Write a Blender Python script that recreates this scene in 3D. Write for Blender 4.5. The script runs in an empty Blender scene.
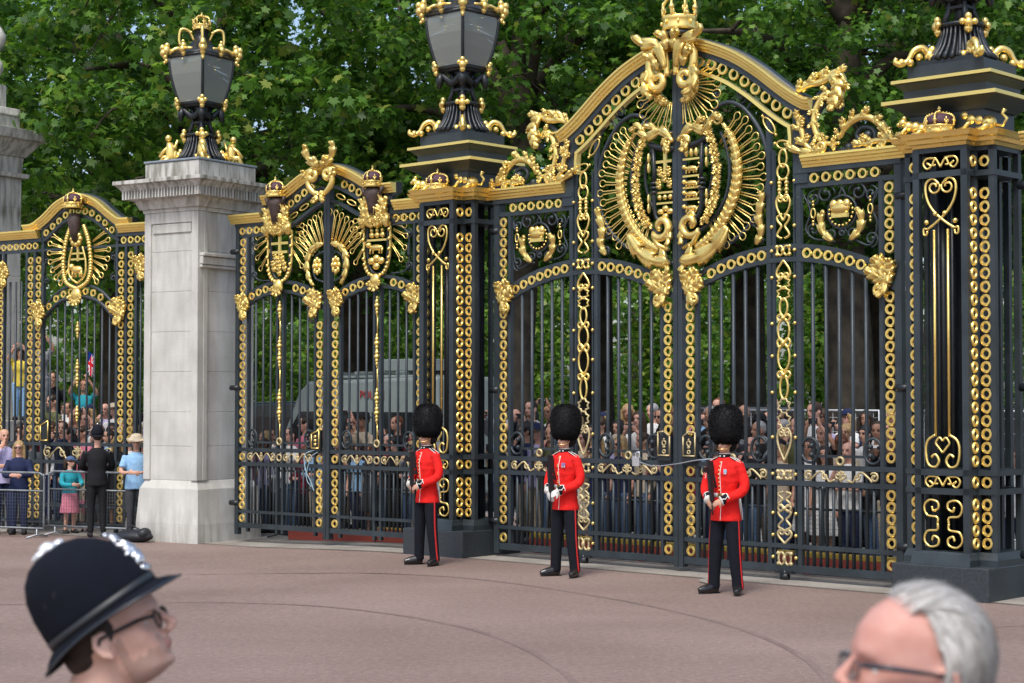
import bpy, bmesh, math, random
import numpy as np
from mathutils import Vector, Matrix
PI = math.pi
rnd = random.Random(7)
scene = bpy.context.scene
COL = scene.collection

# ------------------------------------------------------------------ materials
def new_mat(name):
    m = bpy.data.materials.new(name); m.use_nodes = True
    return m, m.node_tree, m.node_tree.nodes['Principled BSDF']

def mat(name, col, rough=0.6, metal=0.0, var=0.0, vscale=8.0, bump=0.0, bscale=40.0, spec=0.5, col2=None, coat=0.0):
    m, nt, b = new_mat(name)
    b.inputs['Base Color'].default_value = (*col, 1)
    b.inputs['Roughness'].default_value = rough
    b.inputs['Metallic'].default_value = metal
    b.inputs['Specular IOR Level'].default_value = spec
    b.inputs['Coat Weight'].default_value = coat
    tc = nt.nodes.new('ShaderNodeTexCoord')
    if var or col2:
        n = nt.nodes.new('ShaderNodeTexNoise'); n.inputs['Scale'].default_value = vscale; n.inputs['Detail'].default_value = 5
        nt.links.new(tc.outputs['Object'], n.inputs['Vector'])
        r = nt.nodes.new('ShaderNodeValToRGB')
        r.color_ramp.elements[0].position = 0.35; r.color_ramp.elements[1].position = 0.65
        c2 = col2 or tuple(max(0, c * (1 - var)) for c in col)
        c1 = col if col2 else tuple(min(1, c * (1 + var)) for c in col)
        r.color_ramp.elements[0].color = (*c2, 1); r.color_ramp.elements[1].color = (*c1, 1)
        nt.links.new(n.outputs['Fac'], r.inputs['Fac']); nt.links.new(r.outputs['Color'], b.inputs['Base Color'])
        mr = nt.nodes.new('ShaderNodeMapRange'); mr.inputs['To Min'].default_value = max(0, rough - .08); mr.inputs['To Max'].default_value = min(1, rough + .12)
        nt.links.new(n.outputs['Fac'], mr.inputs['Value']); nt.links.new(mr.outputs['Result'], b.inputs['Roughness'])
    if bump:
        n2 = nt.nodes.new('ShaderNodeTexNoise'); n2.inputs['Scale'].default_value = bscale; n2.inputs['Detail'].default_value = 4
        nt.links.new(tc.outputs['Object'], n2.inputs['Vector'])
        bp = nt.nodes.new('ShaderNodeBump'); bp.inputs['Strength'].default_value = bump; bp.inputs['Distance'].default_value = 0.01 if bscale > 10 else .035
        nt.links.new(n2.outputs['Fac'], bp.inputs['Height']); nt.links.new(bp.outputs['Normal'], b.inputs['Normal'])
    return m

M = {}
M['iron'] = mat('iron_paint', (.027, .037, .043), .40, 0, .22, 3.0, .25, 60, .45)
M['iron_black'] = mat('black_paint', (.012, .016, .019), .38, 0, .2, 4.0, .2, 60, .5)
M['gold'] = mat('gilding', (1.0, .75, .24), .27, .80, 0, 3.0, .22, 26, .5, col2=(.98, .71, .22))
M['gold_dull'] = mat('old_gilding', (.55, .45, .24), .5, .45, .25, 9.0, .3, 30)
M['purple'] = mat('crown_cap_cloth', (.07, .03, .045), .7, 0, .2, 20)
M['brownfig'] = mat('brown_bronze', (.055, .035, .028), .55, 0, .3, 20, .4, 40)
M['granite'] = mat('dark_granite', (.030, .038, .044), .45, 0, .25, 30, .2, 80)
M['white'] = mat('white_cloth', (.72, .71, .68), .75, 0, .06, 10, .2, 60)
M['silver'] = mat('polished_silver', (.82, .84, .87), .25, .9, .05, 20)
M['steel'] = mat('galvanised_steel', (.36, .38, .40), .42, .6, .12, 12)
M['black'] = mat('black_leather', (.012, .012, .013), .22, 0, .1, 10, .1, 30, .6)
M['rubber'] = mat('black_rubber', (.02, .02, .021), .8)
M['scarlet'] = mat('scarlet_wool', (.72, .016, .013), .78, 0, .10, 5, .9, 9, .2)
M['navy'] = mat('midnight_wool', (.008, .009, .014), .85, 0, .15, 14, .4, 160, .2)
M['redstripe'] = mat('red_braid', (.55, .015, .015), .7)
M['whitebraid'] = mat('white_braid', (.78, .76, .70), .7)
M['brass'] = mat('brass', (.85, .62, .25), .25, .9)
M['fur'] = mat('bearskin_fur', (.004, .004, .005), .62, 0, .3, 60, 0, 10, .35)
M['gunmetal'] = mat('gun_metal', (.012, .012, .013), .45, .2)
M['eye'] = mat('eye_dark', (.03, .02, .018), .35)
M['lip'] = mat('lip', (.43, .20, .16), .5)
def chips(m, col, thr=.70, sc=34, amt=.8):
    """small worn spots where the coat has gone"""
    nt = m.node_tree; b = nt.nodes['Principled BSDF']; L = nt.links; src = b.inputs['Base Color'].links[0].from_socket
    tc = nt.nodes.new('ShaderNodeTexCoord'); n = nt.nodes.new('ShaderNodeTexNoise'); n.inputs['Scale'].default_value = sc; n.inputs['Detail'].default_value = 6; n.inputs['Roughness'].default_value = .7
    L.new(tc.outputs['Object'], n.inputs['Vector']); g = nt.nodes.new('ShaderNodeMath'); g.operation = 'GREATER_THAN'; g.inputs[1].default_value = thr; L.new(n.outputs['Fac'], g.inputs[0])
    k = nt.nodes.new('ShaderNodeMath'); k.operation = 'MULTIPLY'; k.inputs[1].default_value = amt; L.new(g.outputs[0], k.inputs[0])
    x = nt.nodes.new('ShaderNodeMix'); x.data_type = 'RGBA'; L.new(k.outputs[0], x.inputs[0]); L.new(src, x.inputs[6]); x.inputs[7].default_value = (*col, 1)
    # each piece took the coat a little differently
    oi = nt.nodes.new('ShaderNodeObjectInfo'); r = nt.nodes.new('ShaderNodeMapRange'); r.inputs['To Min'].default_value = .84; r.inputs['To Max'].default_value = 1.06; L.new(oi.outputs['Random'], r.inputs['Value'])
    y = nt.nodes.new('ShaderNodeMix'); y.data_type = 'RGBA'; y.blend_type = 'MULTIPLY'; y.inputs[0].default_value = 1; L.new(x.outputs[2], y.inputs[6]); L.new(r.outputs['Result'], y.inputs[7])
    L.new(y.outputs[2], b.inputs['Base Color'])
chips(M['iron'], (.20, .21, .21), .69, 22, .6); chips(M['iron_black'], (.12, .12, .12), .70, 22, .5); chips(M['gold'], (.30, .17, .05), .665, 30, .7); chips(M['gold_dull'], (.25, .2, .12), .62, 30, .7)

def skin(name, col, stubble=None):
    m, nt, b = new_mat(name)
    b.inputs['Roughness'].default_value = .5; b.inputs['Specular IOR Level'].default_value = .35
    b.inputs['Subsurface Weight'].default_value = .12; b.inputs['Subsurface Radius'].default_value = (.012, .004, .002)
    tc = nt.nodes.new('ShaderNodeTexCoord')
    n = nt.nodes.new('ShaderNodeTexNoise'); n.inputs['Scale'].default_value = 26; n.inputs['Detail'].default_value = 9; n.inputs['Roughness'].default_value = .65
    nt.links.new(tc.outputs['Object'], n.inputs['Vector'])
    r = nt.nodes.new('ShaderNodeValToRGB')
    r.color_ramp.elements[0].position = .3; r.color_ramp.elements[1].position = .7
    r.color_ramp.elements[0].color = (col[0] * .93, col[1] * .78, col[2] * .72, 1)
    r.color_ramp.elements[1].color = (min(1, col[0] * 1.04), col[1] * 1.06, col[2] * 1.06, 1)
    nt.links.new(n.outputs['Fac'], r.inputs['Fac'])
    nt.links.new(r.outputs['Color'], b.inputs['Base Color'])
    n2 = nt.nodes.new('ShaderNodeTexNoise'); n2.inputs['Scale'].default_value = 260; n2.inputs['Detail'].default_value = 3
    nt.links.new(tc.outputs['Object'], n2.inputs['Vector'])
    bp = nt.nodes.new('ShaderNodeBump'); bp.inputs['Strength'].default_value = .22; bp.inputs['Distance'].default_value = .002
    nt.links.new(n2.outputs['Fac'], bp.inputs['Height']); nt.links.new(bp.outputs['Normal'], b.inputs['Normal'])
    return m
SK = [skin('skin_fair', (.66, .40, .31)), skin('skin_light', (.58, .35, .25)), skin('skin_tan', (.43, .25, .17)), skin('skin_brown', (.22, .12, .08))]

def cloth(name, col): return mat(name, col, .8, 0, .12, 18, .25, 120, .2)

# ------------------------------------------------------------------ mesh builder
class MB:
    def __init__(s, f=None):
        s.v = []; s.f = []; s.sm = []; s.mi = []; s.T = f; s.cur = 0; s.isl = []
    def add(s, vs, fs, smooth=True):
        o = len(s.v); fo = len(s.f)
        if s.T: vs = [s.T(p) for p in vs]
        s.v += [tuple(p) for p in vs]
        for f in fs: s.f.append([o + i for i in f]); s.sm.append(smooth); s.mi.append(s.cur)
        s.isl.append((o, len(s.v), fo, len(s.f)))
    def box(s, x0, x1, y0, y1, z0, z1):
        s.add([(x0,y0,z0),(x1,y0,z0),(x1,y1,z0),(x0,y1,z0),(x0,y0,z1),(x1,y0,z1),(x1,y1,z1),(x0,y1,z1)],
              [(0,3,2,1),(4,5,6,7),(0,1,5,4),(1,2,6,5),(2,3,7,6),(3,0,4,7)], False)
    def frus(s, x, y, z0, z1, a0, b0, a1, b1):
        s.add([(x-a0,y-b0,z0),(x+a0,y-b0,z0),(x+a0,y+b0,z0),(x-a0,y+b0,z0),(x-a1,y-b1,z1),(x+a1,y-b1,z1),(x+a1,y+b1,z1),(x-a1,y+b1,z1)],
              [(0,3,2,1),(4,5,6,7),(0,1,5,4),(1,2,6,5),(2,3,7,6),(3,0,4,7)], False)
    def tube(s, pts, r, n=8, fy=1.0, closed=False, ref=(0,1,0), smooth=True):
        P = [Vector(p if len(p) == 3 else (p[0], 0, p[1])) for p in pts]; N = len(P)
        if not hasattr(r, '__len__'): r = [r] * N
        elif len(r) != N:
            r = [float(np.interp(i / (N - 1), np.linspace(0, 1, len(r)), r)) for i in range(N)]
        ref = Vector(ref); vs = []; fs = []
        for i in range(N):
            if closed: T = P[(i + 1) % N] - P[i - 1]
            else: T = P[min(i + 1, N - 1)] - P[max(i - 1, 0)]
            if T.length < 1e-9: T = Vector((0, 0, 1))
            T.normalize()
            B = ref - T * ref.dot(T)
            if B.length < .05: B = Vector((1, 0, .01)) - T * T.x
            B.normalize(); A = T.cross(B)
            for k in range(n):
                a = 2 * PI * (k + .5) / n
                vs.append(P[i] + A * (math.cos(a) * r[i]) + B * (math.sin(a) * r[i] * fy))
        m = N if closed else N - 1
        for i in range(m):
            j = (i + 1) % N
            for k in range(n):
                l = (k + 1) % n
                fs.append((i * n + k, i * n + l, j * n + l, j * n + k))
        if not closed:
            fs.append(tuple(range(n))[::-1]); fs.append(tuple((N - 1) * n + k for k in range(n)))
        s.add(vs, fs, smooth)
    def flat_ring(s, P, ri, ro, d, ax, nrm, n=18):
        """pierced disc with chamfered rims; ax, up: in-plane axes, nrm: towards the viewer"""
        P = Vector(P); ax = Vector(ax); up = Vector((0, 0, 1)); nrm = Vector(nrm); c = (ro-ri)*.22
        pr = [(ri, 0), (ri+c, d), (ro-c, d), (ro, 0), (ro, -d*.6), (ri, -d*.6)]; k = len(pr); vs = []; fs = []
        for i in range(n):
            a = 2*PI*i/n
            for r, h in pr: vs.append(P + (ax*math.cos(a) + up*math.sin(a))*r + nrm*h)
        for i in range(n):
            for j in range(k): fs.append((i*k+j, i*k+(j+1) % k, ((i+1) % n)*k+(j+1) % k, ((i+1) % n)*k+j))
        s.add(vs, fs, False)
    def ring(s, x, z, R, r, y=0, n=18, fy=1.0, m=8, el=1.0):
        if fy > 1.25: s.flat_ring((x, y-.012, z), R-r*1.05, R+r*1.12, .014, (1, 0, 0), (0, -1, 0), n+2)
        else: s.tube([(x + R * math.cos(2*PI*i/n), y, z + el * R * math.sin(2*PI*i/n)) for i in range(n)], r, m, fy, True)
    def ell(s, c, rad, nu=12, nv=8, rot=None):
        vs = [(0, 0, -1)]; fs = []
        for j in range(1, nv):
            t = -PI/2 + PI * j / nv
            for i in range(nu):
                a = 2 * PI * i / nu
                vs.append((math.cos(t) * math.cos(a), math.cos(t) * math.sin(a), math.sin(t)))
        vs.append((0, 0, 1)); L = len(vs) - 1
        for i in range(nu): fs.append((0, 1 + (i + 1) % nu, 1 + i))
        for j in range(nv - 2):
            for i in range(nu):
                a = 1 + j * nu + i; b = 1 + j * nu + (i + 1) % nu
                fs.append((a, b, b + nu, a + nu))
        b0 = 1 + (nv - 2) * nu
        for i in range(nu): fs.append((b0 + i, b0 + (i + 1) % nu, L))
        if not hasattr(rad, '__len__'): rad = (rad,) * 3
        out = []
        for p in vs:
            q = Vector((p[0] * rad[0], p[1] * rad[1], p[2] * rad[2]))
            if rot is not None: q = rot @ q
            out.append(q + Vector(c))
        s.add(out, fs, True)
    def lathe(s, prof, c=(0,0,0), n=24, smooth=True, sq=0):
        vs = []; fs = []
        for (r, z) in prof:
            for i in range(n):
                a = 2 * PI * (i + .5) / n
                vs.append((c[0] + r * math.cos(a), c[1] + r * math.sin(a), c[2] + z))
        for j in range(len(prof) - 1):
            for i in range(n):
                k = (i + 1) % n
                fs.append((j*n+i, j*n+k, (j+1)*n+k, (j+1)*n+i))
        fs.append(tuple(range(n))[::-1]); fs.append(tuple((len(prof)-1)*n + i for i in range(n)))
        s.add(vs, fs, smooth)
    def loft(s, secs, n=20, smooth=True, pw=1.0):
        """secs: (cx,cy,z,rx,ry) ellipses; pw<1 squarer"""
        vs = []; fs = []
        for (cx, cy, z, rx, ry) in secs:
            for i in range(n):
                a = 2 * PI * i / n; c_, s_ = math.cos(a), math.sin(a)
                vs.append((cx + rx * math.copysign(abs(c_) ** pw, c_), cy + ry * math.copysign(abs(s_) ** pw, s_), z))
        for j in range(len(secs) - 1):
            for i in range(n):
                k = (i + 1) % n
                fs.append((j*n+i, j*n+k, (j+1)*n+k, (j+1)*n+i))
        fs.append(tuple(range(n))[::-1]); fs.append(tuple((len(secs)-1)*n + i for i in range(n)))
        s.add(vs, fs, smooth)
    def sweep(s, path, prof, smooth=False, closed=False):
        """path in (x,z); prof list of (along in-plane normal, y)"""
        P = [Vector((p[0], p[1])) for p in path]; N = len(P); vs = []; fs = []; k = len(prof)
        for i in range(N):
            a = P[i] - P[i-1] if i > 0 else P[1] - P[0]
            b = P[i+1] - P[i] if i < N-1 else P[-1] - P[-2]
            a = a.normalized(); b = b.normalized(); t = (a + b).normalized()
            nn = Vector((-t.y, t.x)); sc = 1 / max(.5, t.dot(a))
            for (h, y) in prof: vs.append((P[i].x + nn.x * h * sc, y, P[i].y + nn.y * h * sc))
        for i in range(N - 1):
            for j in range(k):
                l = (j + 1) % k
                fs.append((i*k+j, i*k+l, (i+1)*k+l, (i+1)*k+j))
        fs.append(tuple(range(k))); fs.append(tuple((N-1)*k + j for j in range(k))[::-1])
        s.add(vs, fs, smooth)
    def slab(s, poly, y0, y1):
        n = len(poly)
        s.add([(p[0], y0, p[1]) for p in poly] + [(p[0], y1, p[1]) for p in poly],
              [tuple(range(n)), tuple(range(2*n-1, n-1, -1))] + [(i, i+n, (i+1) % n + n, (i+1) % n) for i in range(n)], False)
    def leaf(s, pts, w, lobes=5, y=-.03, relief=.03, curl=.03, th=.015, seg=24, tip=.12):
        """acanthus-like leaf: spine through pts in (x,z), pointed fronds swept towards the tip, raised rib, deep grooves"""
        lobes = max(3, int(lobes*.7+.5)); N = lobes*5 + 1; sp = cat(pts, max(24, seg)); vs = []; fs = []
        for i in range(N):
            t = i / (N - 1); q = t * (len(sp) - 1); k0 = min(int(q), len(sp) - 2); f = q - k0
            x = sp[k0][0]*(1-f) + sp[k0+1][0]*f; z = sp[k0][1]*(1-f) + sp[k0+1][1]*f
            d = Vector((sp[k0+1][0]-sp[k0][0], sp[k0+1][1]-sp[k0][1])); d = d.normalized() if d.length > 1e-9 else Vector((0, 1))
            nn = Vector((-d.y, d.x))
            prof = max(.12, math.sin(PI * min(1, (t * .84 + .14)))) ** .6
            p = (lobes * t) % 1.0 if i < N-1 else 1.0
            sc = (math.sin(PI * min(1, p * .62)) if p < .999 else 1.0) if p < .82 else (1-p)/.18*.93
            hw = w * prof * (.58 + .52 * sc) + .003
            if t > 1 - tip: hw *= max(.2, (1 - t) / tip)
            fwd = hw * .95 * p
            yy = y - curl * t * t
            rb = relief * (.7 + .4 * prof); vg = rb * (.05 + 1.15 * sc)
            for (o, h) in ((-1, -.1*rb), (-.6, vg), (-.2, rb * .25), (0, rb * 1.15), (.2, rb * .25), (.6, vg), (1, -.1*rb)):
                e = abs(o) ** 1.5
                vs.append((x + nn.x * hw * o + d.x * fwd * e, yy - h, z + nn.y * hw * o + d.y * fwd * e))
            vs.append((x, yy + th, z))
        k = 8
        for i in range(N - 1):
            for j in range(k):
                l = (j + 1) % k
                fs.append((i*k+j, i*k+l, (i+1)*k+l, (i+1)*k+j))
        fs.append(tuple(range(k))); fs.append(tuple((N-1)*k + j for j in range(k))[::-1])
        s.add(vs, fs, True)
    def mesh(s, name, mats):
        me = bpy.data.meshes.new(name)
        me.from_pydata(s.v, [], s.f)
        me.polygons.foreach_set('use_smooth', s.sm)
        me.polygons.foreach_set('material_index', s.mi)
        bm = bmesh.new(); bm.from_mesh(me); bmesh.ops.recalc_face_normals(bm, faces=bm.faces); bm.to_mesh(me); bm.free()
        for m in (mats if isinstance(mats, (list, tuple)) else [mats]): me.materials.append(m)
        me.update()
        return me
    def build(s, name, mats, parent=None):
        o = bpy.data.objects.new(name, s.mesh(name, mats)); COL.objects.link(o)
        if parent is not None: o.parent = parent
        return o

def build_split(mb, name, m, parent, rz=0.0):
    """one part per run: pieces standing apart from each other become parts of their own"""
    n = len(mb.isl)
    if n < 2 or n > 900: return mb.build(name, m, parent)
    V = np.array(mb.v, float); c_, s_ = math.cos(rz), math.sin(rz)
    W = np.stack([V[:, 0]*c_ - V[:, 1]*s_, V[:, 0]*s_ + V[:, 1]*c_, V[:, 2]], 1)
    lo = np.array([W[a:b].min(0) for a, b, _, _ in mb.isl]); hi = np.array([W[a:b].max(0) for a, b, _, _ in mb.isl])
    size = (hi-lo).max(1); gap = np.maximum(0, np.maximum(lo[:, None]-hi[None], lo[None]-hi[:, None])); near = np.sqrt((gap**2).sum(2)) <= np.maximum(.0199, .49*np.maximum(size[:, None], size[None]))
    lab = -np.ones(n, int); k = 0
    for i in range(n):
        if lab[i] >= 0: continue
        st = [i]; lab[i] = k
        while st:
            a = st.pop()
            for b in np.nonzero(near[a] & (lab < 0))[0]: lab[b] = k; st.append(b)
        k += 1
    if k == 1: return mb.build(name, m, parent)
    first = None
    for g in range(k):
        sub = MB()
        for i in np.nonzero(lab == g)[0]:
            a, b, fa, fb = mb.isl[i]; o = len(sub.v) - a; sub.v += mb.v[a:b]
            for f in range(fa, fb): sub.f.append([q+o for q in mb.f[f]]); sub.sm.append(mb.sm[f]); sub.mi.append(mb.mi[f])
        ob = sub.build(name, m, parent); first = first or ob
    return first
def bevel(o, w=.006, seg=2):
    b = o.modifiers.new('bevel', 'BEVEL'); b.width = w; b.segments = seg; b.limit_method = 'ANGLE'; b.angle_limit = math.radians(40)
    return o

# ------------------------------------------------------------------ 2D curves
def cat(P, n=24, closed=False):
    P = [Vector(p) for p in P]; N = len(P); out = []
    segs = N if closed else N - 1
    per = max(1, n // segs)
    for i in range(segs):
        if closed: a, b, c, d = P[i-1], P[i], P[(i+1) % N], P[(i+2) % N]
        else: a, b, c, d = P[max(i-1, 0)], P[i], P[i+1], P[min(i+2, N-1)]
        for k in range(per):
            t = k / per
            out.append(tuple(.5 * ((2*b) + (c-a)*t + (2*a-5*b+4*c-d)*t*t + (3*b-a-3*c+d)*t*t*t)))
    if not closed: out.append(tuple(P[-1]))
    return out
def arc(cx, cz, r, a0, a1, n=16, rz=None):
    rz = r if rz is None else rz
    return [(cx + r * math.cos(math.radians(a0 + (a1-a0)*i/n)), cz + rz * math.sin(math.radians(a0 + (a1-a0)*i/n))) for i in range(n+1)]
def spiral(cx, cz, r0, r1, a0, a1, n=20):
    return [(cx + (r0+(r1-r0)*i/n) * math.cos(math.radians(a0 + (a1-a0)*i/n)), cz + (r0+(r1-r0)*i/n) * math.sin(math.radians(a0 + (a1-a0)*i/n))) for i in range(n+1)]
def at_y(pts, y): return [(p[0], y, p[1]) for p in pts]

# ------------------------------------------------------------------ scene object helpers
def tag(o, label=None, cat_=None, group=None, kind=None):
    if label: o['label'] = label
    if cat_: o['category'] = cat_
    if group: o['group'] = group
    if kind: o['kind'] = kind
    return o
def thing(name, label, cat_, loc=(0,0,0), rotz=0.0, group=None):
    o = bpy.data.objects.new(name, None); COL.objects.link(o)
    o.empty_display_size = .2
    o.location = loc; o.rotation_euler = (0, 0, rotz)
    return tag(o, label, cat_, group)
def copy_tree(o, parent=None):
    c = o.copy(); COL.objects.link(c)
    if parent is not None: c.parent = parent
    for ch in list(o.children): copy_tree(ch, c)
    return c
def remesh(mb, voxel, smooth=4, name='m', mats=None, fac=.5, keep=True):
    """one continuous surface from overlapping closed shapes"""
    me = mb.mesh(name, mats if mats is not None else SK[0])
    o = bpy.data.objects.new('tmp', me); COL.objects.link(o)
    r = o.modifiers.new('r', 'REMESH'); r.mode = 'VOXEL'; r.voxel_size = voxel; r.use_smooth_shade = True
    if smooth:
        sm = o.modifiers.new('s', 'SMOOTH'); sm.iterations = smooth; sm.factor = fac
    dg = bpy.context.evaluated_depsgraph_get(); dg.update()
    out = bpy.data.meshes.new_from_object(o.evaluated_get(dg))
    bpy.data.objects.remove(o); bpy.data.meshes.remove(me)
    out.name = name
    out.materials.clear()
    for m in (mats if isinstance(mats, (list, tuple)) else [mats or SK[0]]): out.materials.append(m)
    out.polygons.foreach_set('use_smooth', [True] * len(out.polygons))
    out.polygons.foreach_set('material_index', [0] * len(out.polygons))
    return out
def link(name, me, parent=None):
    o = bpy.data.objects.new(name, me); COL.objects.link(o)
    if parent is not None: o.parent = parent
    return o
def paint(me, rules):
    """rules: list of (slot, func(center)->bool) : material by place on one body"""
    for p in me.polygons:
        c = p.center
        for slot, fn in rules:
            if fn(c.x, c.y, c.z): p.material_index = slot; break

# ------------------------------------------------------------------ site geometry (metres)
FPX, CX, HY, CH = 1780., 512., 399., 2.22
class Line:
    """a straight run of railings: u along, v towards the court"""
    def __init__(s, o, ang):
        a = math.radians(ang); s.o = Vector(o); s.d = Vector((math.sin(a), -math.cos(a))); s.n = Vector((math.cos(a), math.sin(a)))
        s.rz = a - PI/2
    def at(s, u, v=0, z=0):
        p = s.o + s.d * u - s.n * v
        return Vector((p.x, p.y, z))
CEN = Line((5.148, 20.268), 47.2)
_p1 = CEN.at(-8.0)
_a = CEN.at(-8.6)
SID = Line((_a.x, _a.y), 51.2)
LEF = Line((-6.15, 29.9), 58.)
PIL = Line((-5.03, 28.46), 57.)
def gz(x, y):
    """ground height: the court falls gently towards the far left"""
    t = min(1, max(0, (-x - 1.5) / 3.0)) * min(1, max(0, (y - 15) / 8))
    return -.085 * t * t * (3 - 2 * t)
def smst(t): t = min(1, max(0, t)); return t*t*(3-2*t)
# ------------------------------------------------------------------ gates
GOLDP = [(0,-.02),(0,-.07),(.030,-.075),(.038,-.092),(.066,-.096),(.078,-.118),(.108,-.122),(.120,-.14),(.145,-.14),(.15,-.13),(.15,-.02)]
BACKP = [(.0,-.018),(.142,-.018),(.165,.0),(.165,.13),(0,.11)]   # cornice profile
GOLDF = [(h, y) for h, y in GOLDP]
ring_r, ring_t = .0505, .0165

def part(mb, name, m, root): return build_split(mb, name, M[m] if isinstance(m, str) else m, root, root.rotation_euler.z if root.parent is None else 0)
def arch_f(c, half, zc, sag):
    R = (half*half + sag*sag) / (2*sag)
    return lambda s: zc - R + math.sqrt(max(.01, R*R - (s-c)**2))
def hbar(mb, x0, x1, z, h=.035, d=.028): mb.box(x0, x1, -d, d, z-h, z+h)
def vbar(mb, x, z0, z1, w=.03, d=.03): mb.box(x-w, x+w, -d, d, z0, z1)
def knob(mb, x, z, r=.028, y=-.035): mb.ell((x, y, z), r, 8, 6)
def iron_scroll(mb, cx, cz, r, a0, turns=1.35, t=.016, dirn=1):
    mb.tube(at_y(spiral(cx, cz, r, r*.25, a0, a0 + dirn*360*turns, 26), 0), [t*.8, t, t*1.1], 6)
    p = spiral(cx, cz, r, r*.25, a0, a0 + dirn*360*turns, 26)[-1]
    mb.ell((p[0], 0, p[1]), t*2, 8, 6)

def scroll_panel(mb, x0, x1, z0, z1, y=-.035, t=.014, n=2, plain=False):
    """symmetrical run of gold scrolls: end volutes, long waves, a pair of volutes meeting in the middle"""
    m = (x0+x1)/2; zc = (z0+z1)/2; h = (z1-z0)/2
    for q in (-1, 1):
        X = lambda v: m + q*v
        L = (x1-x0)/2
        mb.tube(at_y([(m+q*(px_-m), pz) for px_, pz in spiral(m+L-h*.95, zc, h*.2, h*.82, 40, 500, 22)], y), [t*1.3, t, t], 6, .8)
        mb.ell((X(L-h*.95), y, zc), h*.22, 8, 6)
        mb.tube(at_y(cat([(X(L-h*1.3), zc-h*.75), (X(L-h*2.2), zc+h*.1), (X(L*.52), zc+h*.75), (X(L*.38), zc-h*.2), (X(L*.30), zc-h*.85), (X(L*.16), zc-h*.5)] if not plain else [(X(L-h*1.3), zc-h*.75), (X(L*.55), zc+h*.2), (X(L*.38), zc+h*.8), (X(L*.18), zc+h*.1), (X(L*.04), zc-h*.7)], 24), y), t, 6, .8)
        if plain: continue
        mb.tube(at_y([(m+q*(px_-m), pz) for px_, pz in spiral(m+L*.42, zc-h*.05, h*.15, h*.6, 0, 420, 16)], y), t*.9, 6, .8)
        mb.tube(at_y([(m+q*(px_-m), pz) for px_, pz in spiral(m+h*.62, zc+h*.1, h*.15, h*.6, 180, -270, 16)], y), t*.9, 6, .8)
        mb.ell((X(L-h*.95), y, zc), h*.22, 8, 6)
    mb.leaf([(m, zc-h*.9), (m, zc), (m, zc+h*.95)], h*.4, 3, y, .012, 0)

def deco_column(mb, x, segs, y=-.03, w=.105, t=.0155):
    """interlaced gold cartouches filling a pilaster; segs: (kind, z0, z1)"""
    for kind, z0, z1 in segs:
        h = z1 - z0; zc = (z0+z1)/2
        if kind == 'heart' or kind == 'ihe':
            f = 1 if kind == 'heart' else -1
            Z = lambda q: zc + f*(q-.5)*h
            for sg in (-1, 1):
                sp = spiral(x+sg*w*.42, Z(.84), w*.10, w*.42, 180 if sg > 0 else 0, (180-400*f if sg > 0 else 400*f), 16)
                mb.tube(at_y(sp, y), t*.9, 6, .8)
                mb.tube(at_y(cat([(x+sg*w*.05, Z(.9)), (x+sg*w*.5, Z(1.0)), (x+sg*w*.95, Z(.78)), (x+sg*w*.85, Z(.5)), (x+sg*w*.4, Z(.22)), (x, Z(0))], 20), y), t, 6, .8)
        elif kind == 'oval':
            mb.tube(at_y(arc(x, zc, w*.8, 0, 360, 20, h/2)[:-1], y), t, 6, .8, True)
        elif kind == 'lens':
            mb.tube(at_y(arc(x, zc, w*.55, 0, 360, 20, h/2)[:-1], y), t, 6, .8, True)
        elif kind == 'hex':
            pts = [(x-w*.35, z0), (x-w*.4, z0+h*.18), (x-w*.9, z0+h*.28), (x-w*.62, zc), (x-w*.9, z1-h*.28), (x-w*.4, z1-h*.18), (x-w*.35, z1),
                   (x+w*.35, z1), (x+w*.4, z1-h*.18), (x+w*.9, z1-h*.28), (x+w*.62, zc), (x+w*.9, z0+h*.28), (x+w*.4, z0+h*.18), (x+w*.35, z0)]
            mb.tube(at_y(pts, y), t, 6, .8, True)
        elif kind == 'vase':
            for sg in (-1, 1):
                pts = cat([(x+sg*w*.15, z1), (x+sg*w*.85, z1-h*.10), (x+sg*w*.7, z1-h*.3), (x+sg*w*.25, zc), (x+sg*w*.75, z0+h*.25), (x+sg*w*.8, z0+h*.1), (x+sg*w*.2, z0)], 26)
                mb.tube(at_y(pts, y), t, 6, .8)
        elif kind == 'beads':
            for sg in (-1, 1):
                for q, r in ((.1, .02), (.3, .03), (.5, .022), (.7, .03), (.9, .02)): mb.ell((x+sg*w*.5, y, z0+h*q), (r, r, h*.13), 8, 6)
        elif kind == 'knot':
            for sg in (-1, 1):
                mb.tube(at_y(arc(x+sg*w*.45, zc, w*.42, 0, 360, 16, h*.36)[:-1], y), t, 6, .8, True)
                for q in (-1, 1): mb.ell((x+sg*w*.9, y, zc+q*h*.3), t*1.7, 8, 6)
            mb.ell((x, y-.01, zc), (w*.25, .025, h*.2), 10, 6)
        elif kind == 'bow':
            for sg in (-1, 1):
                mb.tube(at_y(cat([(x, zc), (x+sg*w*.5, zc+h*.4), (x+sg*w*.9, zc+h*.1), (x+sg*w*.6, zc-h*.4), (x, zc)], 16), y), t*1.1, 6, .8)
            mb.ell((x, y-.012, zc), (w*.3, .03, h*.3), 10, 6)
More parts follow.
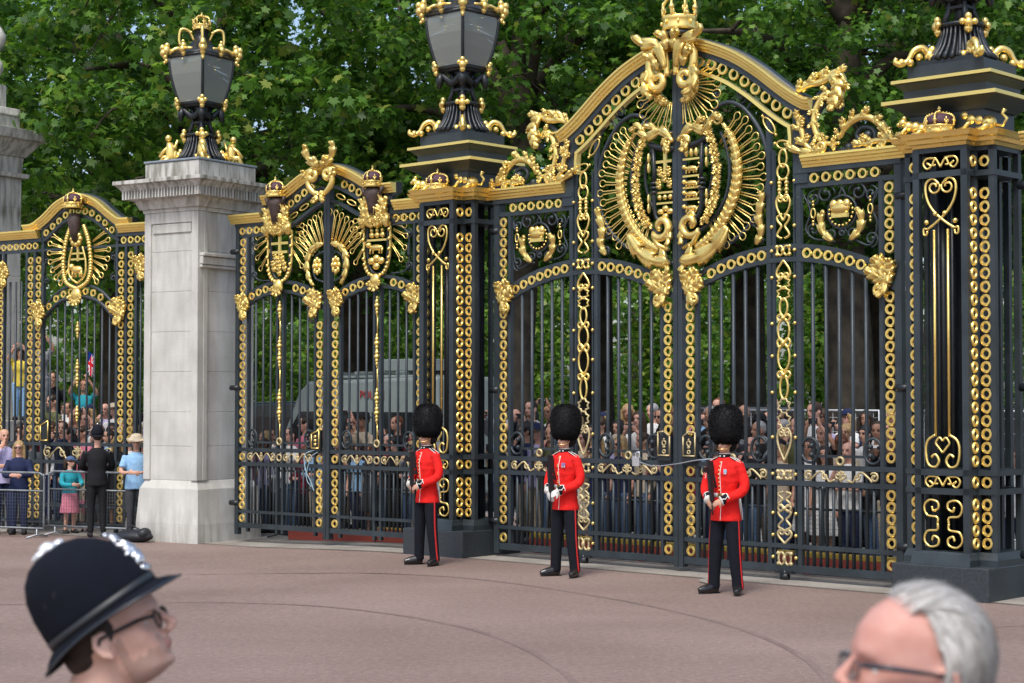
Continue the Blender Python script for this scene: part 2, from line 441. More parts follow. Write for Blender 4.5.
PIL_SEGS = [('knot', .16, .37), ('heart', .45, .62), ('vase', .62, .86), ('bow', .83, .93), ('vase', .9, 1.08), ('knot', 1.22, 1.36), ('heart', 1.46, 1.86), ('hex', 1.86, 2.05), ('hex', 2.05, 2.22), ('lens', 2.22, 2.5), ('bow', 2.47, 2.57),
            ('oval', 2.57, 2.9), ('bow', 2.84, 2.98), ('oval', 2.92, 3.2), ('bow', 3.17, 3.27), ('lens', 3.24, 3.46), ('hex', 3.44, 3.6), ('hex', 3.58, 3.72), ('ihe', 3.7, 3.93), ('knot', 3.97, 4.13), ('vase', 4.2, 4.5), ('heart', 4.42, 4.74), ('beads', 4.74, 4.95), ('oval', 4.93, 5.12), ('lens', 5.08, 5.3)]

def foliate(mb, pts, r, n, L, y=-.05, both=False, w=.055):
    """scrolling stem with acanthus fronds peeling off its outer side"""
    sp = cat(pts, 40); N = len(sp)
    mb.tube(at_y(sp, y), [r*.6, r*1.15, r*1.3, r*1.15, r*.6], 8, .9)
    for k in range(n):
        t = (k+.4)/n; i = min(N-2, int(t*(N-1))); p = Vector(sp[i]); d = (Vector(sp[i+1])-Vector(sp[max(0, i-1)])).normalized(); nn = Vector((-d.y, d.x))
        for q in ((1, -1) if both else (1,)):
            l = L*.62*(1-.35*abs(t-.45))*(1 if q > 0 else .7)
            mb.leaf([tuple(p-d*l*.5), tuple(p+nn*q*r*1.2+d*l*.05), tuple(p+nn*q*(r*1.2+l*.42)+d*l*.45), tuple(p+nn*q*(r*1.2+l*.50)+d*l*.85)], w*.72*(.8+.4*(k % 2)), 4, y-r*.5, .025, .02, .02, 14)

def corner_leaf(mb, x, z, sg, sc=1.0, y=-.06):
    """spray of acanthus where an arched rail meets a stile"""
    for a, L, w in ((98, .21, .085), (58, .27, .10), (18, .24, .09)):
        a = math.radians(a); dx, dz = math.cos(a)*sg, math.sin(a)
        mb.leaf([(x-dx*.05, z-.09*sc), (x+dx*L*.45*sc, z-.05*sc+dz*L*.5*sc), (x+dx*L*sc*1.05, z+dz*L*sc*.8)], w*sc, 5, y-.01, .035, .07, .02, 20)
    mb.leaf([(x+.02*sg, z+.02), (x+.05*sg, z-.13*sc), (x+.12*sg*sc, z-.22*sc)], .07*sc, 3, y-.02, .035, .05, .02, 14)
    mb.tube(at_y(spiral(x+.09*sg*sc, z-.17*sc, .07*sc, .02, 90, 90-sg*400, 14), y-.04), [.022*sc, .02*sc, .014*sc], 6)

def ray_fan(mb, cx, cz, items, y=-.02, t=.0085):
    """gold looped rays; items: (angle deg, r0, r1, halfwidth at r1)"""
    for a, r0, r1, w in items:
        a = math.radians(a); c, s_ = math.cos(a), math.sin(a)
        def P(r, o): return (cx + c*r - s_*o, y, cz + s_*r + c*o)
        H_ = [(r0, .25), (r0+(r1-r0)*.5, .34), (r1-w*2.2, .40), (r1-w*1.7, .75), (r1-w*1.1, .98), (r1-w*.45, .85), (r1-w*.1, .45)]
        mb.tube([P(r, -w*o) for r, o in H_] + [P(r1, 0)] + [P(r, w*o) for r, o in H_[::-1]], t, 5)

def crown(root_or_none, name, cx, cy, cz, R, H, parent, cap=True):
    """royal crown: circlet, crosses, four arches, orb"""
    mb = MB()
    mb.lathe([(R*.98, 0), (R*1.06, .04*H), (R*1.0, .10*H), (R*1.0, .22*H), (R*1.07, .27*H), (R*1.0, .31*H), (R*.93, .31*H), (R*.92, 0)], (cx, cy, cz), 24)
    for k in range(8):
        a = k*PI/4 + .2; x, y = cx+R*1.02*math.cos(a), cy+R*1.02*math.sin(a); z = cz+.30*H
        mb.ell((x, y, z+.06*H), (.10*R, .10*R, .09*H), 8, 6)
        if k % 2 == 0: mb.ell((x*1, y*1, z+.17*H), (.17*R, .17*R, .07*H), 8, 6)
        else:
            for q in (-1, 1): mb.ell((x-q*math.sin(a)*.12*R, y+q*math.cos(a)*.12*R, z+.13*H), (.07*R, .07*R, .06*H), 8, 6)
            mb.ell((x, y, z+.2*H), (.07*R, .07*R, .09*H), 8, 6)
        mb.ell((cx+R*1.05*math.cos(a+.39), cy+R*1.05*math.sin(a+.39), cz+.16*H), (.08*R, .08*R, .05*H), 8, 6)
    for k in range(4):
        a = k*PI/2 + .2; pts = []
        for i in range(11):
            t = i/10; r = R*1.0*math.cos(t*PI/2)**.55 if t < 1 else 0
            r = R*(1.0+.12*math.sin(t*PI))*(1-t**3)
            pts.append((cx+r*math.cos(a), cy+r*math.sin(a), cz+H*(.3+.47*math.sin(t*PI/2)**1.1)))
        mb.tube(pts, R*.09, 6, ref=(-math.sin(a), math.cos(a), 0))
        for i in range(1, 10, 1): mb.ell((pts[i][0]*1, pts[i][1]*1, pts[i][2]+R*.07), R*.085, 6, 5)
    mb.ell((cx, cy, cz+H*.84), R*.17, 10, 8)
    mb.box(cx-R*.04, cx+R*.04, cy-R*.04, cy+R*.04, cz+H*.88, cz+H*1.04); mb.box(cx-R*.13, cx+R*.13, cy-R*.035, cy+R*.035, cz+H*.94, cz+H*.985)
    o = mb.build(name, M['gold'], parent)
    if cap:
        c = MB(); c.lathe([(R*.9, .28*H), (R*.97, .45*H), (R*.85, .62*H), (R*.5, .74*H), (R*.1, .76*H)], (cx, cy, cz), 16); c.build('cap', M['purple'], o)
    return o

def central_leaf(sg, label, lowknob=True):
    root = thing('gate_leaf', label, 'gate', CEN.at(-4.05), CEN.rz, 'great central gate leaves')
    T = lambda p: (sg*p[0], p[1], p[2])
    at = arch_f(1.62, 1.38, 4.10, .32); ab = arch_f(1.62, 1.38, 3.94, .32)
    # --- frame
    f = MB(T)
    f.box(.004, .075, -.055, .055, .06, 6.55)                       # meeting stile
    vbar(f, .285, .1, at(.3)-.02, .022); vbar(f, 1.40, .1, 5.75); vbar(f, 1.84, .1, 5.74, .032); vbar(f, 2.99, .1, 4.85, .024); vbar(f, 3.23, .05, 4.98, .045, .045)
    vbar(f, 1.47, .1, 5.3, .011, .02); vbar(f, 1.77, .1, 5.3, .011, .02)
    for z, h in ((.15, .045), (.42, .026), (1.19, .030), (1.39, .030)): hbar(f, .077, 3.26, z, h, .034)
    hbar(f, .42, 1.25, 1.53, .016, .02); hbar(f, 1.98, 2.86, 1.53, .016, .02)
    for fn in (at, ab):
        for a, b in ((.08, 3.19),):
            pts = [(a+(b-a)*i/30, fn(a+(b-a)*i/30)) for i in range(31)]
            f.sweep(pts, [(-.03, -.034), (.03, -.034), (.03, .034), (-.03, .034)])
    hbar(f, 1.84, 3.25, 4.83, .03); f.box(1.8, 3.28, -.06, .06, 4.98, 5.045)
    f.box(1.78, 1.99, -.05, .05, 4.86, 5.76)
    part(f, 'frame', 'iron', root)
    # --- long bars
    for xs in ([.285 + .186*i for i in range(1, 6)] + [1.84 + .186*i for i in range(1, 6)]):
        b = MB(T); b.tube([(xs, 0, .14), (xs, 0, ab(xs))], .024, 8); part(b, 'upright_bar', 'iron', root)
    for xs in ([.285 + .186*(i+.5) for i in range(0, 6)] + [1.84 + .186*(i+.5) for i in range(0, 6)]):
        b = MB(T); b.tube([(xs, 0, .14), (xs, 0, 1.19)], .019, 8); part(b, 'short_bar', 'iron', root)
    # --- ring columns
    def col(x, z0, z1, step=.148, only=None):
        r = MB(T); n = int((z1-z0)/step + .5)
        for i in range(n+1): r.ring(x, z0+(z1-z0)*i/n, ring_r, ring_t, -.012, 16, 1.3)
        return r
    for x in (.18, 3.11):
        top = 3.42
        r = col(x, 1.53, top); r.T = T; n = 5
        for i in range(n): r.ring(x, .53+i*.140, ring_r, ring_t, -.012, 16, 1.3)
        r.ring(x, .275, ring_r, ring_t, -.012, 16, 1.3); r.ring(x, 1.295, ring_r, ring_t, -.012, 16, 1.3)
        part(r, 'ring_column', 'gold', root)
    r = MB(T)
    for i in range(6): r.ring(3.11, 4.0+i*.143, ring_r, ring_t, -.012, 16, 1.3)
    part(r, 'ring_column', 'gold', root)
    r = MB(T)
    for i in range(6): x = 2.07+i*.170; r.ring(x, 4.91, ring_r, ring_t, -.012, 16, 1.3)
    part(r, 'ring_row', 'gold', root)
    r = MB(T)
    for i in range(6): x = .52+i*.155; r.ring(x, (at(x)+ab(x))/2, .052, .0165, -.012, 16, 1.3)
    for i in range(7): x = 1.96+i*.152; r.ring(x, (at(x)+ab(x))/2, .052, .0165, -.012, 16, 1.3)
    part(r, 'ring_row', 'gold', root)
    r = MB(T)
    for x in (.84, 2.42): r.ring(x, 1.475, .045, .016, -.03, 16, 1.2)
    part(r, 'centre_ring', 'gold_dull', root)
    # --- iron C scrolls above the lock rail
    c = MB(T)
    for x, d in ((.42, 1), (1.24, -1), (1.98, 1), (2.86, -1)):
        c.tube(at_y(arc(x, 1.60, .12, 20, 340, 22, .15) if d < 0 else arc(x, 1.60, .12, 160, -160, 22, .15), -.01), .02, 6)
        for q in (-1, 1): c.ell((x+d*.03, -.02, 1.60+q*.055), .035, 8, 6)
    part(c, 'lock_rail_scroll', 'iron', root)
    s_ = MB(T); scroll_panel(s_, .34, 1.38, 1.215, 1.365, -.035, .014); part(s_, 'scroll_frieze', 'gold_dull', root)
    s_ = MB(T); scroll_panel(s_, 1.9, 2.96, 1.215, 1.365, -.035, .014); part(s_, 'scroll_frieze', 'gold_dull', root)
    # --- pilaster of cartouches
    d = MB(T); deco_column(d, 1.62, PIL_SEGS[:9]); part(d, 'cartouche_column', 'gold_dull', root)
    d = MB(T); deco_column(d, 1.62, PIL_SEGS[9:]); part(d, 'cartouche_column', 'gold', root)
    k = MB(T)
    for z in (.28, .55, .82, 1.3, 1.75, 2.3, 2.75, 3.15, 3.72, 4.05, 4.35, 4.9):
        for x in (1.452, 1.788): knob(k, x, z, .024)
    part(k, 'knob_row', 'gold', root)
    # --- corner sprays
    for x, s2 in ((.18, 1), (3.11, -1)):
        c = MB(T); corner_leaf(c, x, 3.68, s2, 1.12); part(c, 'acanthus_spray', 'gold', root)
    # --- side panel scrollwork
    p = MB(T)
    for x, z, r0, a, dn in ((2.05, 4.66, .1, 90, 1), (2.05, 4.28, .1, -90, -1), (2.85, 4.66, .1, 90, -1), (2.85, 4.12, .1, -90, 1), (2.22, 4.7, .13, 0, 1), (2.67, 4.7, .13, 180, -1), (2.3, 4.2, .09, -60, -1), (2.58, 4.2, .09, -120, 1), (2.45, 4.22, .06, 0, 1)):
        iron_scroll(p, x, z, r0, a, 1.3, .013, dn)
    p.ring(2.45, 4.47, .2, .014, 0, 26)
    for x in (2.3, 2.6): p.tube(at_y(arc(x, 4.62, .2, 0, 180, 14), 0), .012, 6)
    p.tube(at_y(cat([(1.9, 4.72), (2.0, 4.5), (1.93, 4.3), (2.05, 4.17), (2.3, 4.14)], 20), 0), .013, 6)
    p.tube(at_y(cat([(2.94, 4.72), (2.86, 4.5), (2.93, 4.3), (2.84, 4.05), (2.6, 4.14)], 20), 0), .013, 6)
    part(p, 'scrollwork', 'iron', root)
    g = MB(T)
    for q in (-1, 0, 1): g.ell((2.45+q*.09, -.05, 4.56), (.055, .035, .06), 10, 8)
    g.box(2.34, 2.56, -.075, -.03, 4.40, 4.46); g.loft([(2.45, -.05, 4.45, .115, .035), (2.45, -.05, 4.52, .14, .04), (2.45, -.05, 4.57, .12, .03)], 14)
    for i in range(14):
        a = math.radians(150+i*240/13); g.ell((2.45+.165*math.cos(a), -.03, 4.47+.165*math.sin(a)), .017, 6, 5)
    part(g, 'crown_badge', 'gold', root)
    for q in (-1, 1):
        g = MB(T); g.leaf([(2.45+q*.12, 4.13), (2.45+q*.26, 4.25), (2.45+q*.28, 4.42), (2.45+q*.22, 4.5)], .055, 5, -.03, .03, .03); part(g, 'acanthus_leaf', 'gold', root)
        g = MB(T); g.tube(at_y(arc(2.45+q*.4, 4.48, .032, 0, 360, 12, .06)[:-1], -.02), .01, 6, 1, True)
        for zz in (.1, .14, -.1, -.14): g.ell((2.45+q*.4, -.02, 4.48+zz), .018, 6, 5)
        part(g, 'link_ornament', 'gold', root)
    # --- cornices
    c = MB(T); c.sweep([(1.93, 5.04), (3.42, 5.04)], GOLDP); part(c, 'cornice', 'gold', root)
    c = MB(T); c.sweep([(1.94, 5.04), (3.41, 5.04)], BACKP); part(c, 'cornice_back', 'iron', root)
    peak = cat([(2.04, 5.74), (1.93, 5.76), (1.72, 5.88), (1.50, 6.04), (1.2, 6.27), (.85, 6.49), (.45, 6.66), (.15, 6.735), (.003, 6.74)], 40)
    peak = peak[::-1]
    c = MB(T); c.sweep([(x, z) for x, z in peak], GOLDP); part(c, 'arched_cornice', 'gold', root)
    c = MB(T); c.sweep(peak, BACKP); part(c, 'cornice_back', 'iron', root)
    off = lambda P, dlt: [(P[i][0] + dlt*(-(P[min(i+1,len(P)-1)][1]-P[max(i-1,0)][1]))/max(1e-6, math.dist(P[min(i+1,len(P)-1)], P[max(i-1,0)])), P[i][1] + dlt*((P[min(i+1,len(P)-1)][0]-P[max(i-1,0)][0]))/max(1e-6, math.dist(P[min(i+1,len(P)-1)], P[max(i-1,0)]))) for i in range(len(P))]
    c = MB(T); c.sweep(off(peak, -.02), [(-.05, -.05), (.03, -.05), (.03, .05), (-.05, .05)])
    part(c, 'arched_rail', 'iron', root)
    rr = MB(T); pk = off(peak, -.125); n = 0; acc = 0; last = pk[0]
    L = sum(math.dist(pk[i], pk[i+1]) for i in range(len(pk)-1)); tgt = [.34 + .198*i for i in range(11)]
    for i in range(len(pk)-1):
        seg = math.dist(pk[i], pk[i+1])
        while n < len(tgt) and tgt[n] <= acc+seg:
            t = (tgt[n]-acc)/seg; x = pk[i][0]*(1-t)+pk[i+1][0]*t; z = pk[i][1]*(1-t)+pk[i+1][1]*t
            if z > 5.6: rr.ring(x, z, .060, .0175, -.012, 16, 1.3)
            n += 1
        acc += seg
    part(rr, 'ring_arc', 'gold', root)
    c = MB(T); inn = [p for p in off(peak, -.26) if p[1] > 5.56]
    inn = inn + [(1.74, 5.44), (1.74, 5.28)]
    c.sweep([(max(p[0], .08), p[1]) for p in inn], [(-.022, -.06), (.022, -.06), (.022, .03), (-.022, .03)]); part(c, 'inner_band', 'gold', root)
    # elongated loops on the shoulder
    c = MB(T)
    for x, z, a, l in ((1.42, 5.62, 52, .13), (1.63, 5.36, 12, .1)):
        a = math.radians(a); pts = []
        for i in range(18):
            q = 2*PI*i/18; ex, ez = l*math.cos(q), .05*math.sin(q); pts.append((x - ex*math.cos(a)*1 , -.03, z + ex*math.sin(a) + ez*math.cos(a)))
        pts = [(x - (l*math.cos(2*PI*i/18)*math.cos(a) - .05*math.sin(2*PI*i/18)*math.sin(a)), -.03, z + l*math.cos(2*PI*i/18)*math.sin(a) + .05*math.sin(2*PI*i/18)*math.cos(a)) for i in range(18)]
        c.tube(pts, .012, 6, 1, True)
        for q in (-1, 1): c.ell((x - q*(l+.03)*math.cos(a), -.03, z + q*(l+.03)*math.sin(a)), .022, 6, 5)
    part(c, 'loop_ornament', 'gold', root)
    # --- big iron ovals round the achievement
    c = MB(T)
    c.tube(at_y(cat([(.08, 3.98), (.45, 4.06), (.95, 4.28), (1.27, 4.62), (1.39, 5.05), (1.3, 5.5), (1.05, 5.85), (.82, 5.98), (.62, 5.95), (.5, 5.82), (.3, 5.72), (.08, 5.68)], 60), 0), .028, 8)
    c.tube(at_y(cat([(.08, 4.3), (.45, 4.44), (.72, 4.75), (.8, 5.1), (.74, 5.45), (.66, 5.62)], 30), -.01), .022, 8)
    iron_scroll(c, .98, 6.05, .1, -90, 1.2, .016, 1); iron_scroll(c, .6, 6.12, .075, -90, 1.2, .014, -1)
    c.tube(at_y(cat([(1.05, 5.85), (1.2, 5.95), (1.38, 5.65), (1.4, 5.3)], 20), 0), .018, 6)
    iron_scroll(c, 1.2, 4.45, .09, 0, 1.2, .018, -1); iron_scroll(c, 1.24, 4.22, .075, 0, 1.2, .018, -1); iron_scroll(c, .2, 4.02, .055, 60, 1.2, .016, -1)
    part(c, 'oval_hoop', 'iron', root)
    # --- crescent with volute and rays
    c = MB(T)
    cres = cat([(.72, 5.72), (.87, 5.5), (.95, 5.15), (.9, 4.8), (.74, 4.5), (.52, 4.28), (.3, 4.17)], 44)
    c.tube(at_y(cres, -.035), [.02, .03, .036, .04, .045, .05, .06], 8, .9); c.leaf(cres[::-1][2:], .078, 32, -.06, .03, .0, .02)
    
    part(c, 'crescent', 'gold', root)
    c = MB(T)
    c.tube(at_y(spiral(.23, 4.46, .035, .165, -60, 330, 26) + [(.36, 4.35), (.28, 4.22), (.12, 4.16)], -.09), [.03, .045, .05, .055, .05, .03], 8)
    for pts, w in (([(.80, 4.40), (.62, 4.17), (.36, 4.03), (.10, 4.0)], .12), ([(.24, 4.2), (.2, 4.05), (.14, 3.95), (.1, 3.86)], .06), ([(.12, 4.5), (.1, 4.35), (.11, 4.2)], .05)):
        c.leaf(pts, w, 4, -.08, .04, .06, .02, 20)
    part(c, 'volute', 'gold', root)
    c = MB(T)
    its = []
    for i in range(17):
        a = 50 - i*7.4; its.append((a, .60, 1.22 + (.05 if i % 2 else 0) - (.10 if i > 13 else 0), .048))
    def fan(items):
        for a, r0, r1, w in items:
            ar = math.radians(a); x0, z0 = .28, 5.02
            ray_fan(c, x0, z0, [(a, r0*.98, r0 + (r1-r0)*.74, w)])
    fan(its)
    part(c, 'ray_fan', 'gold', root)
    # --- garland inside
    c = MB(T); gl = cat([(.52, 5.66), (.62, 5.4), (.66, 5.05), (.6, 4.75), (.46, 4.5)], 22)
    rg = random.Random(3)
    for i, (x, z) in enumerate(gl):
        for q in (-1, 1): a_ = rg.uniform(.3, 1.3); c.leaf([(x-q*.01, z+.02), (x+q*.03*a_, z-.005), (x+q*.058*math.cos(a_*.5), z-.05*a_)], .026, 4, -.06-.02*(i % 2), .03, .03, .015, 10)
        if i % 3 == 0: c.ell((x, -.10, z), .026, 8, 6)
    part(c, 'garland', 'gold', root)
    c = MB(T)
    for pts, w in (([(.08, 5.6), (.25, 5.72), (.45, 5.66), (.6, 5.74)], .07), ([(.2, 5.62), (.16, 5.5), (.1, 5.42)], .06), ([(.5, 5.68), (.62, 5.82), (.74, 5.76)], .05), ([(.3, 5.66), (.38, 5.78), (.5, 5.8)], .05)):
        c.leaf(pts, w, 4, -.08, .035, .04, .02, 16)
    c.tube(at_y(spiral(.13, 5.55, .08, .02, 180, -240, 16), -.09), [.03, .025, .018], 7); c.ring(.66, 5.78, .06, .018, -.07, 14)
    part(c, 'mantling', 'gold', root)
    # --- shield frame (black) and gold charges
    c = MB(T)
    c.tube(at_y(cat([(.05, 5.47), (.3, 5.5), (.46, 5.56)], 10), -.04), .045, 8); c.tube(at_y([(.40, 5.5), (.38, 5.2), (.38, 5.02)], -.05), [.03, .025, .03], 8)
    for zz in (5.04, 4.98, 4.92): c.ell((.39, -.05, zz), (.06, .05, .028), 10, 6)
    c.tube(at_y(cat([(.39, 4.92), (.36, 4.62), (.25, 4.52), (.06, 4.42)], 16), -.05), [.03, .025, .03, .035], 8)
    c.tube(at_y(cat([(.44, 5.5), (.55, 5.2), (.5, 4.9), (.38, 4.68)], 16), -.03), .02, 6)
    part(c, 'shield_frame', 'iron_black', root)
    c = MB(T)
    if sg < 0:
        c.box(.10, .36, -.045, -.02, 5.30, 5.335); c.box(.19, .23, -.05, -.02, 5.1, 5.44); c.box(.08, .37, -.045, -.02, 4.90, 4.925); c.box(.08, .35, -.045, -.02, 4.76, 4.785)
        for x, z in ((.14, 5.18), (.28, 5.18), (.21, 5.1), (.12, 5.02), (.3, 5.02)): c.leaf([(x, z-.06), (x+.01, z), (x, z+.07)], .045, 3, -.04, .025, .02, .015, 10)
        for x in (.12, .21, .3): c.ell((x, -.04, 4.85), (.035, .03, .035), 8, 6)
        for x, z in ((.12, 4.66), (.2, 4.6), (.28, 4.66), (.2, 4.7)): c.ell((x, -.045, z), (.055, .035, .04), 8, 6)
    else:
        for z in (5.3, 5.08, 4.93, 4.78): c.box(.08, .36, -.045, -.02, z, z+.025)
        for x in (.14, .22, .3): c.ell((x, -.04, 5.4), (.03, .03, .06), 8, 6)
        for z in (5.19, 5.0, 4.86, 4.68):
            c.ell((.22, -.045, z), (.1, .035, .035), 10, 6); c.ell((.11, -.05, z+.02), .032, 8, 6)
            for x in (.15, .2, .27, .31): c.tube([(x, -.045, z), (x-.015, -.045, z-.06)], .014, 5)
            c.tube(at_y(cat([(.32, z), (.36, z+.03), (.33, z+.07)], 8), -.045), .011, 5)
        c.leaf([(.22, 4.66), (.2, 4.55), (.12, 4.48)], .08, 3, -.04, .03, .02)
    part(c, 'heraldic_charges', 'gold', root)
    c = MB(T)
    for z in (5.38, 5.25, 4.84, 4.72): c.ell((.47, -.05, z), (.02, .03, .07), 8, 6)
    part(c, 'tassel', 'gold', root)
    # --- leaf on the pilaster side
    c = MB(T); c.leaf([(1.22, 4.15), (1.3, 4.3), (1.27, 4.5), (1.33, 4.72), (1.3, 4.8)], .06, 9, -.04, .035, .05); part(c, 'acanthus_leaf', 'gold', root)
    # --- top: sunburst and palm volutes
    c = MB(T); ray_fan(c, .07, 6.30, [(-86+i*13.5, .22, .68 - .02*abs(i-3), .055) for i in range(9)], -.03, .009)
    part(c, 'sunburst', 'gold', root)
    c = MB(T)
    c.tube(at_y(spiral(.22, 6.36, .04, .14, 0, 400, 26) + cat([(.35, 6.46), (.35, 6.66), (.22, 6.80), (.1, 6.66), (.07, 6.4)], 20)[1:], -.17), [.035, .05, .06, .065, .055, .04], 8, .8)
    c.leaf(arc(.08, 6.32, .25, 15, -88, 14), .07, 7, -.10, .04, .0, .02)
    for pts, w in (([(.08, 6.5), (.2, 6.82), (.42, 6.86), (.56, 6.98)], .085), ([(.06, 6.74), (.08, 6.9), (.18, 6.97)], .07), ([(.35, 6.5), (.42, 6.36), (.36, 6.2), (.25, 6.12)], .06), ([(.2, 6.5), (.28, 6.65), (.4, 6.7)], .06)):
        c.leaf(pts, w, 4, -.2, .05, .07, .03, 18)
    part(c, 'crest_volute', 'gold', root)
    # --- shoulder ornament over the side cornice
    c = MB(T)
    c.tube(at_y(cat([(1.86, 5.22), (2.1, 5.16), (2.4, 5.22), (2.72, 5.2), (2.9, 5.28), (2.88, 5.42), (2.74, 5.46), (2.66, 5.38), (2.7, 5.3)], 40), 0), .028, 8)
    c.tube(at_y(cat([(2.1, 5.9), (2.28, 6.0), (2.36, 5.9), (2.2, 5.8), (2.06, 5.55), (2.12, 5.3), (2.3, 5.2)], 36), 0), .032, 8)
    c.ell((2.42, 0, 5.72), .055, 8, 6); c.ell((2.82, 0, 5.36), .06, 8, 6); c.ell((2.55, 0, 5.24), .05, 8, 6)
    part(c, 'shoulder_scroll', 'iron', root)
    c = MB(T)
    foliate(c, [(1.86, 5.99), (2.02, 6.05), (2.22, 6.07), (2.40, 6.15), (2.50, 6.06), (2.48, 5.88), (2.38, 5.78)], .04, 6, .17)
    c.leaf([(2.36, 6.14), (2.46, 6.0), (2.44, 5.84), (2.36, 5.68)], .10, 7, -.10, .05, .05, .03, 24)
    c.leaf([(1.9, 5.98), (2.02, 6.1), (2.2, 6.16), (2.34, 6.16)], .06, 5, -.02, .04, .04, .03, 20)
    foliate(c, [(2.38, 5.86), (2.27, 5.93), (2.15, 5.8), (2.09, 5.6), (2.15, 5.4), (2.28, 5.31), (2.45, 5.30)], .034, 8, .12, -.05, True, .035)
    part(c, 'acanthus_scroll', 'gold', root)
    c = MB(T)
    foliate(c, [(3.36, 5.24), (3.15, 5.27), (2.95, 5.27), (2.8, 5.25), (2.73, 5.33)], .030, 4, .15, -.06, True)
    foliate(c, [(2.47, 5.36), (2.52, 5.46), (2.66, 5.56), (2.84, 5.57), (3.0, 5.46), (3.08, 5.3)], .036, 6, .16)
    c.leaf([(3.2, 5.24), (3.08, 5.4), (2.98, 5.5)], .06, 4, -.07, .04, .05)
    part(c, 'acanthus_scroll', 'gold', root)
    c = MB(T)
    foliate(c, [(2.16, 5.22), (2.0, 5.3), (1.93, 5.48), (1.88, 5.62), (1.92, 5.68)], .03, 4, .14, -.07, True)
    c.leaf([(2.26, 5.24), (2.1, 5.22), (1.92, 5.24), (1.78, 5.3), (1.72, 5.36)], .05, 5, -.07, .04, .05, .03, 22)
    c.tube(at_y(spiral(2.2, 5.27, .07, .02, -90, 330, 16), -.08), [.03, .025, .015], 7)
    part(c, 'acanthus_leaf', 'gold', root)
    # --- lock box plate
    c = MB(T); c.box(.09, .32, -.085, -.036, 1.42, 1.74); part(c, 'lock_box', 'iron_black', root)
    c = MB(T)
    for a, b in (((.11, 1.49), (.30, 1.49)), ((.11, 1.49), (.11, 1.74)), ((.30, 1.49), (.30, 1.79)), ((.11, 1.74), (.2, 1.80)), ((.2, 1.80), (.30, 1.79))): c.tube([(a[0], -.09, a[1]), (b[0], -.09, b[1])], .011, 6)
    c.ring(.2, 1.65, .03, .010, -.09, 12); c.ring(.2, 1.54, .022, .009, -.09, 12); c.ell((.2, -.09, 1.60), (.028, .015, .02), 8, 6); c.ell((.2, -.09, 1.70), .014, 8, 6)
    part(c, 'lock_plate', 'gold_dull', root)
    if lowknob:
        c = MB(T); c.tube([(1.62, -.03, .12), (1.62, -.03, .05)], .03, 8); c.tube([(1.57, -.03, .045), (1.67, -.03, .045)], .045, 12, ref=(0, 0, 1)); c.box(1.5, 1.74, -.05, .05, .085, .12)
        part(c, 'ground_wheel', 'iron_black', root)
    # hinges
    c = MB(T)
    for z in (.5, 2.35, 4.6): c.tube([(3.2, -.02, z), (3.36, -.02, z)], .05, 8); 
    part(c, 'hinge_strap', 'iron_black', root)
    return root

gl = central_leaf(-1, 'far left hand leaf of the tall central gate, shield half showing a gold cross')
gr = central_leaf(1, 'near right hand leaf of the tall central gate, below the big crown')
# bracket and crown on top of the meeting stile
b = MB(); b.box(-.03, .06, -.06, .06, 6.7, 6.95); b.lathe([(.02, 0), (.2, .02), (.22, .06), (.2, .09), (.04, .09)], (0, 0, 6.9), 20); b.build('crown_bracket', M['iron_black'], gr)
crown(None, 'crown', 0, 0, 7.0, .22, .62, gr, False)

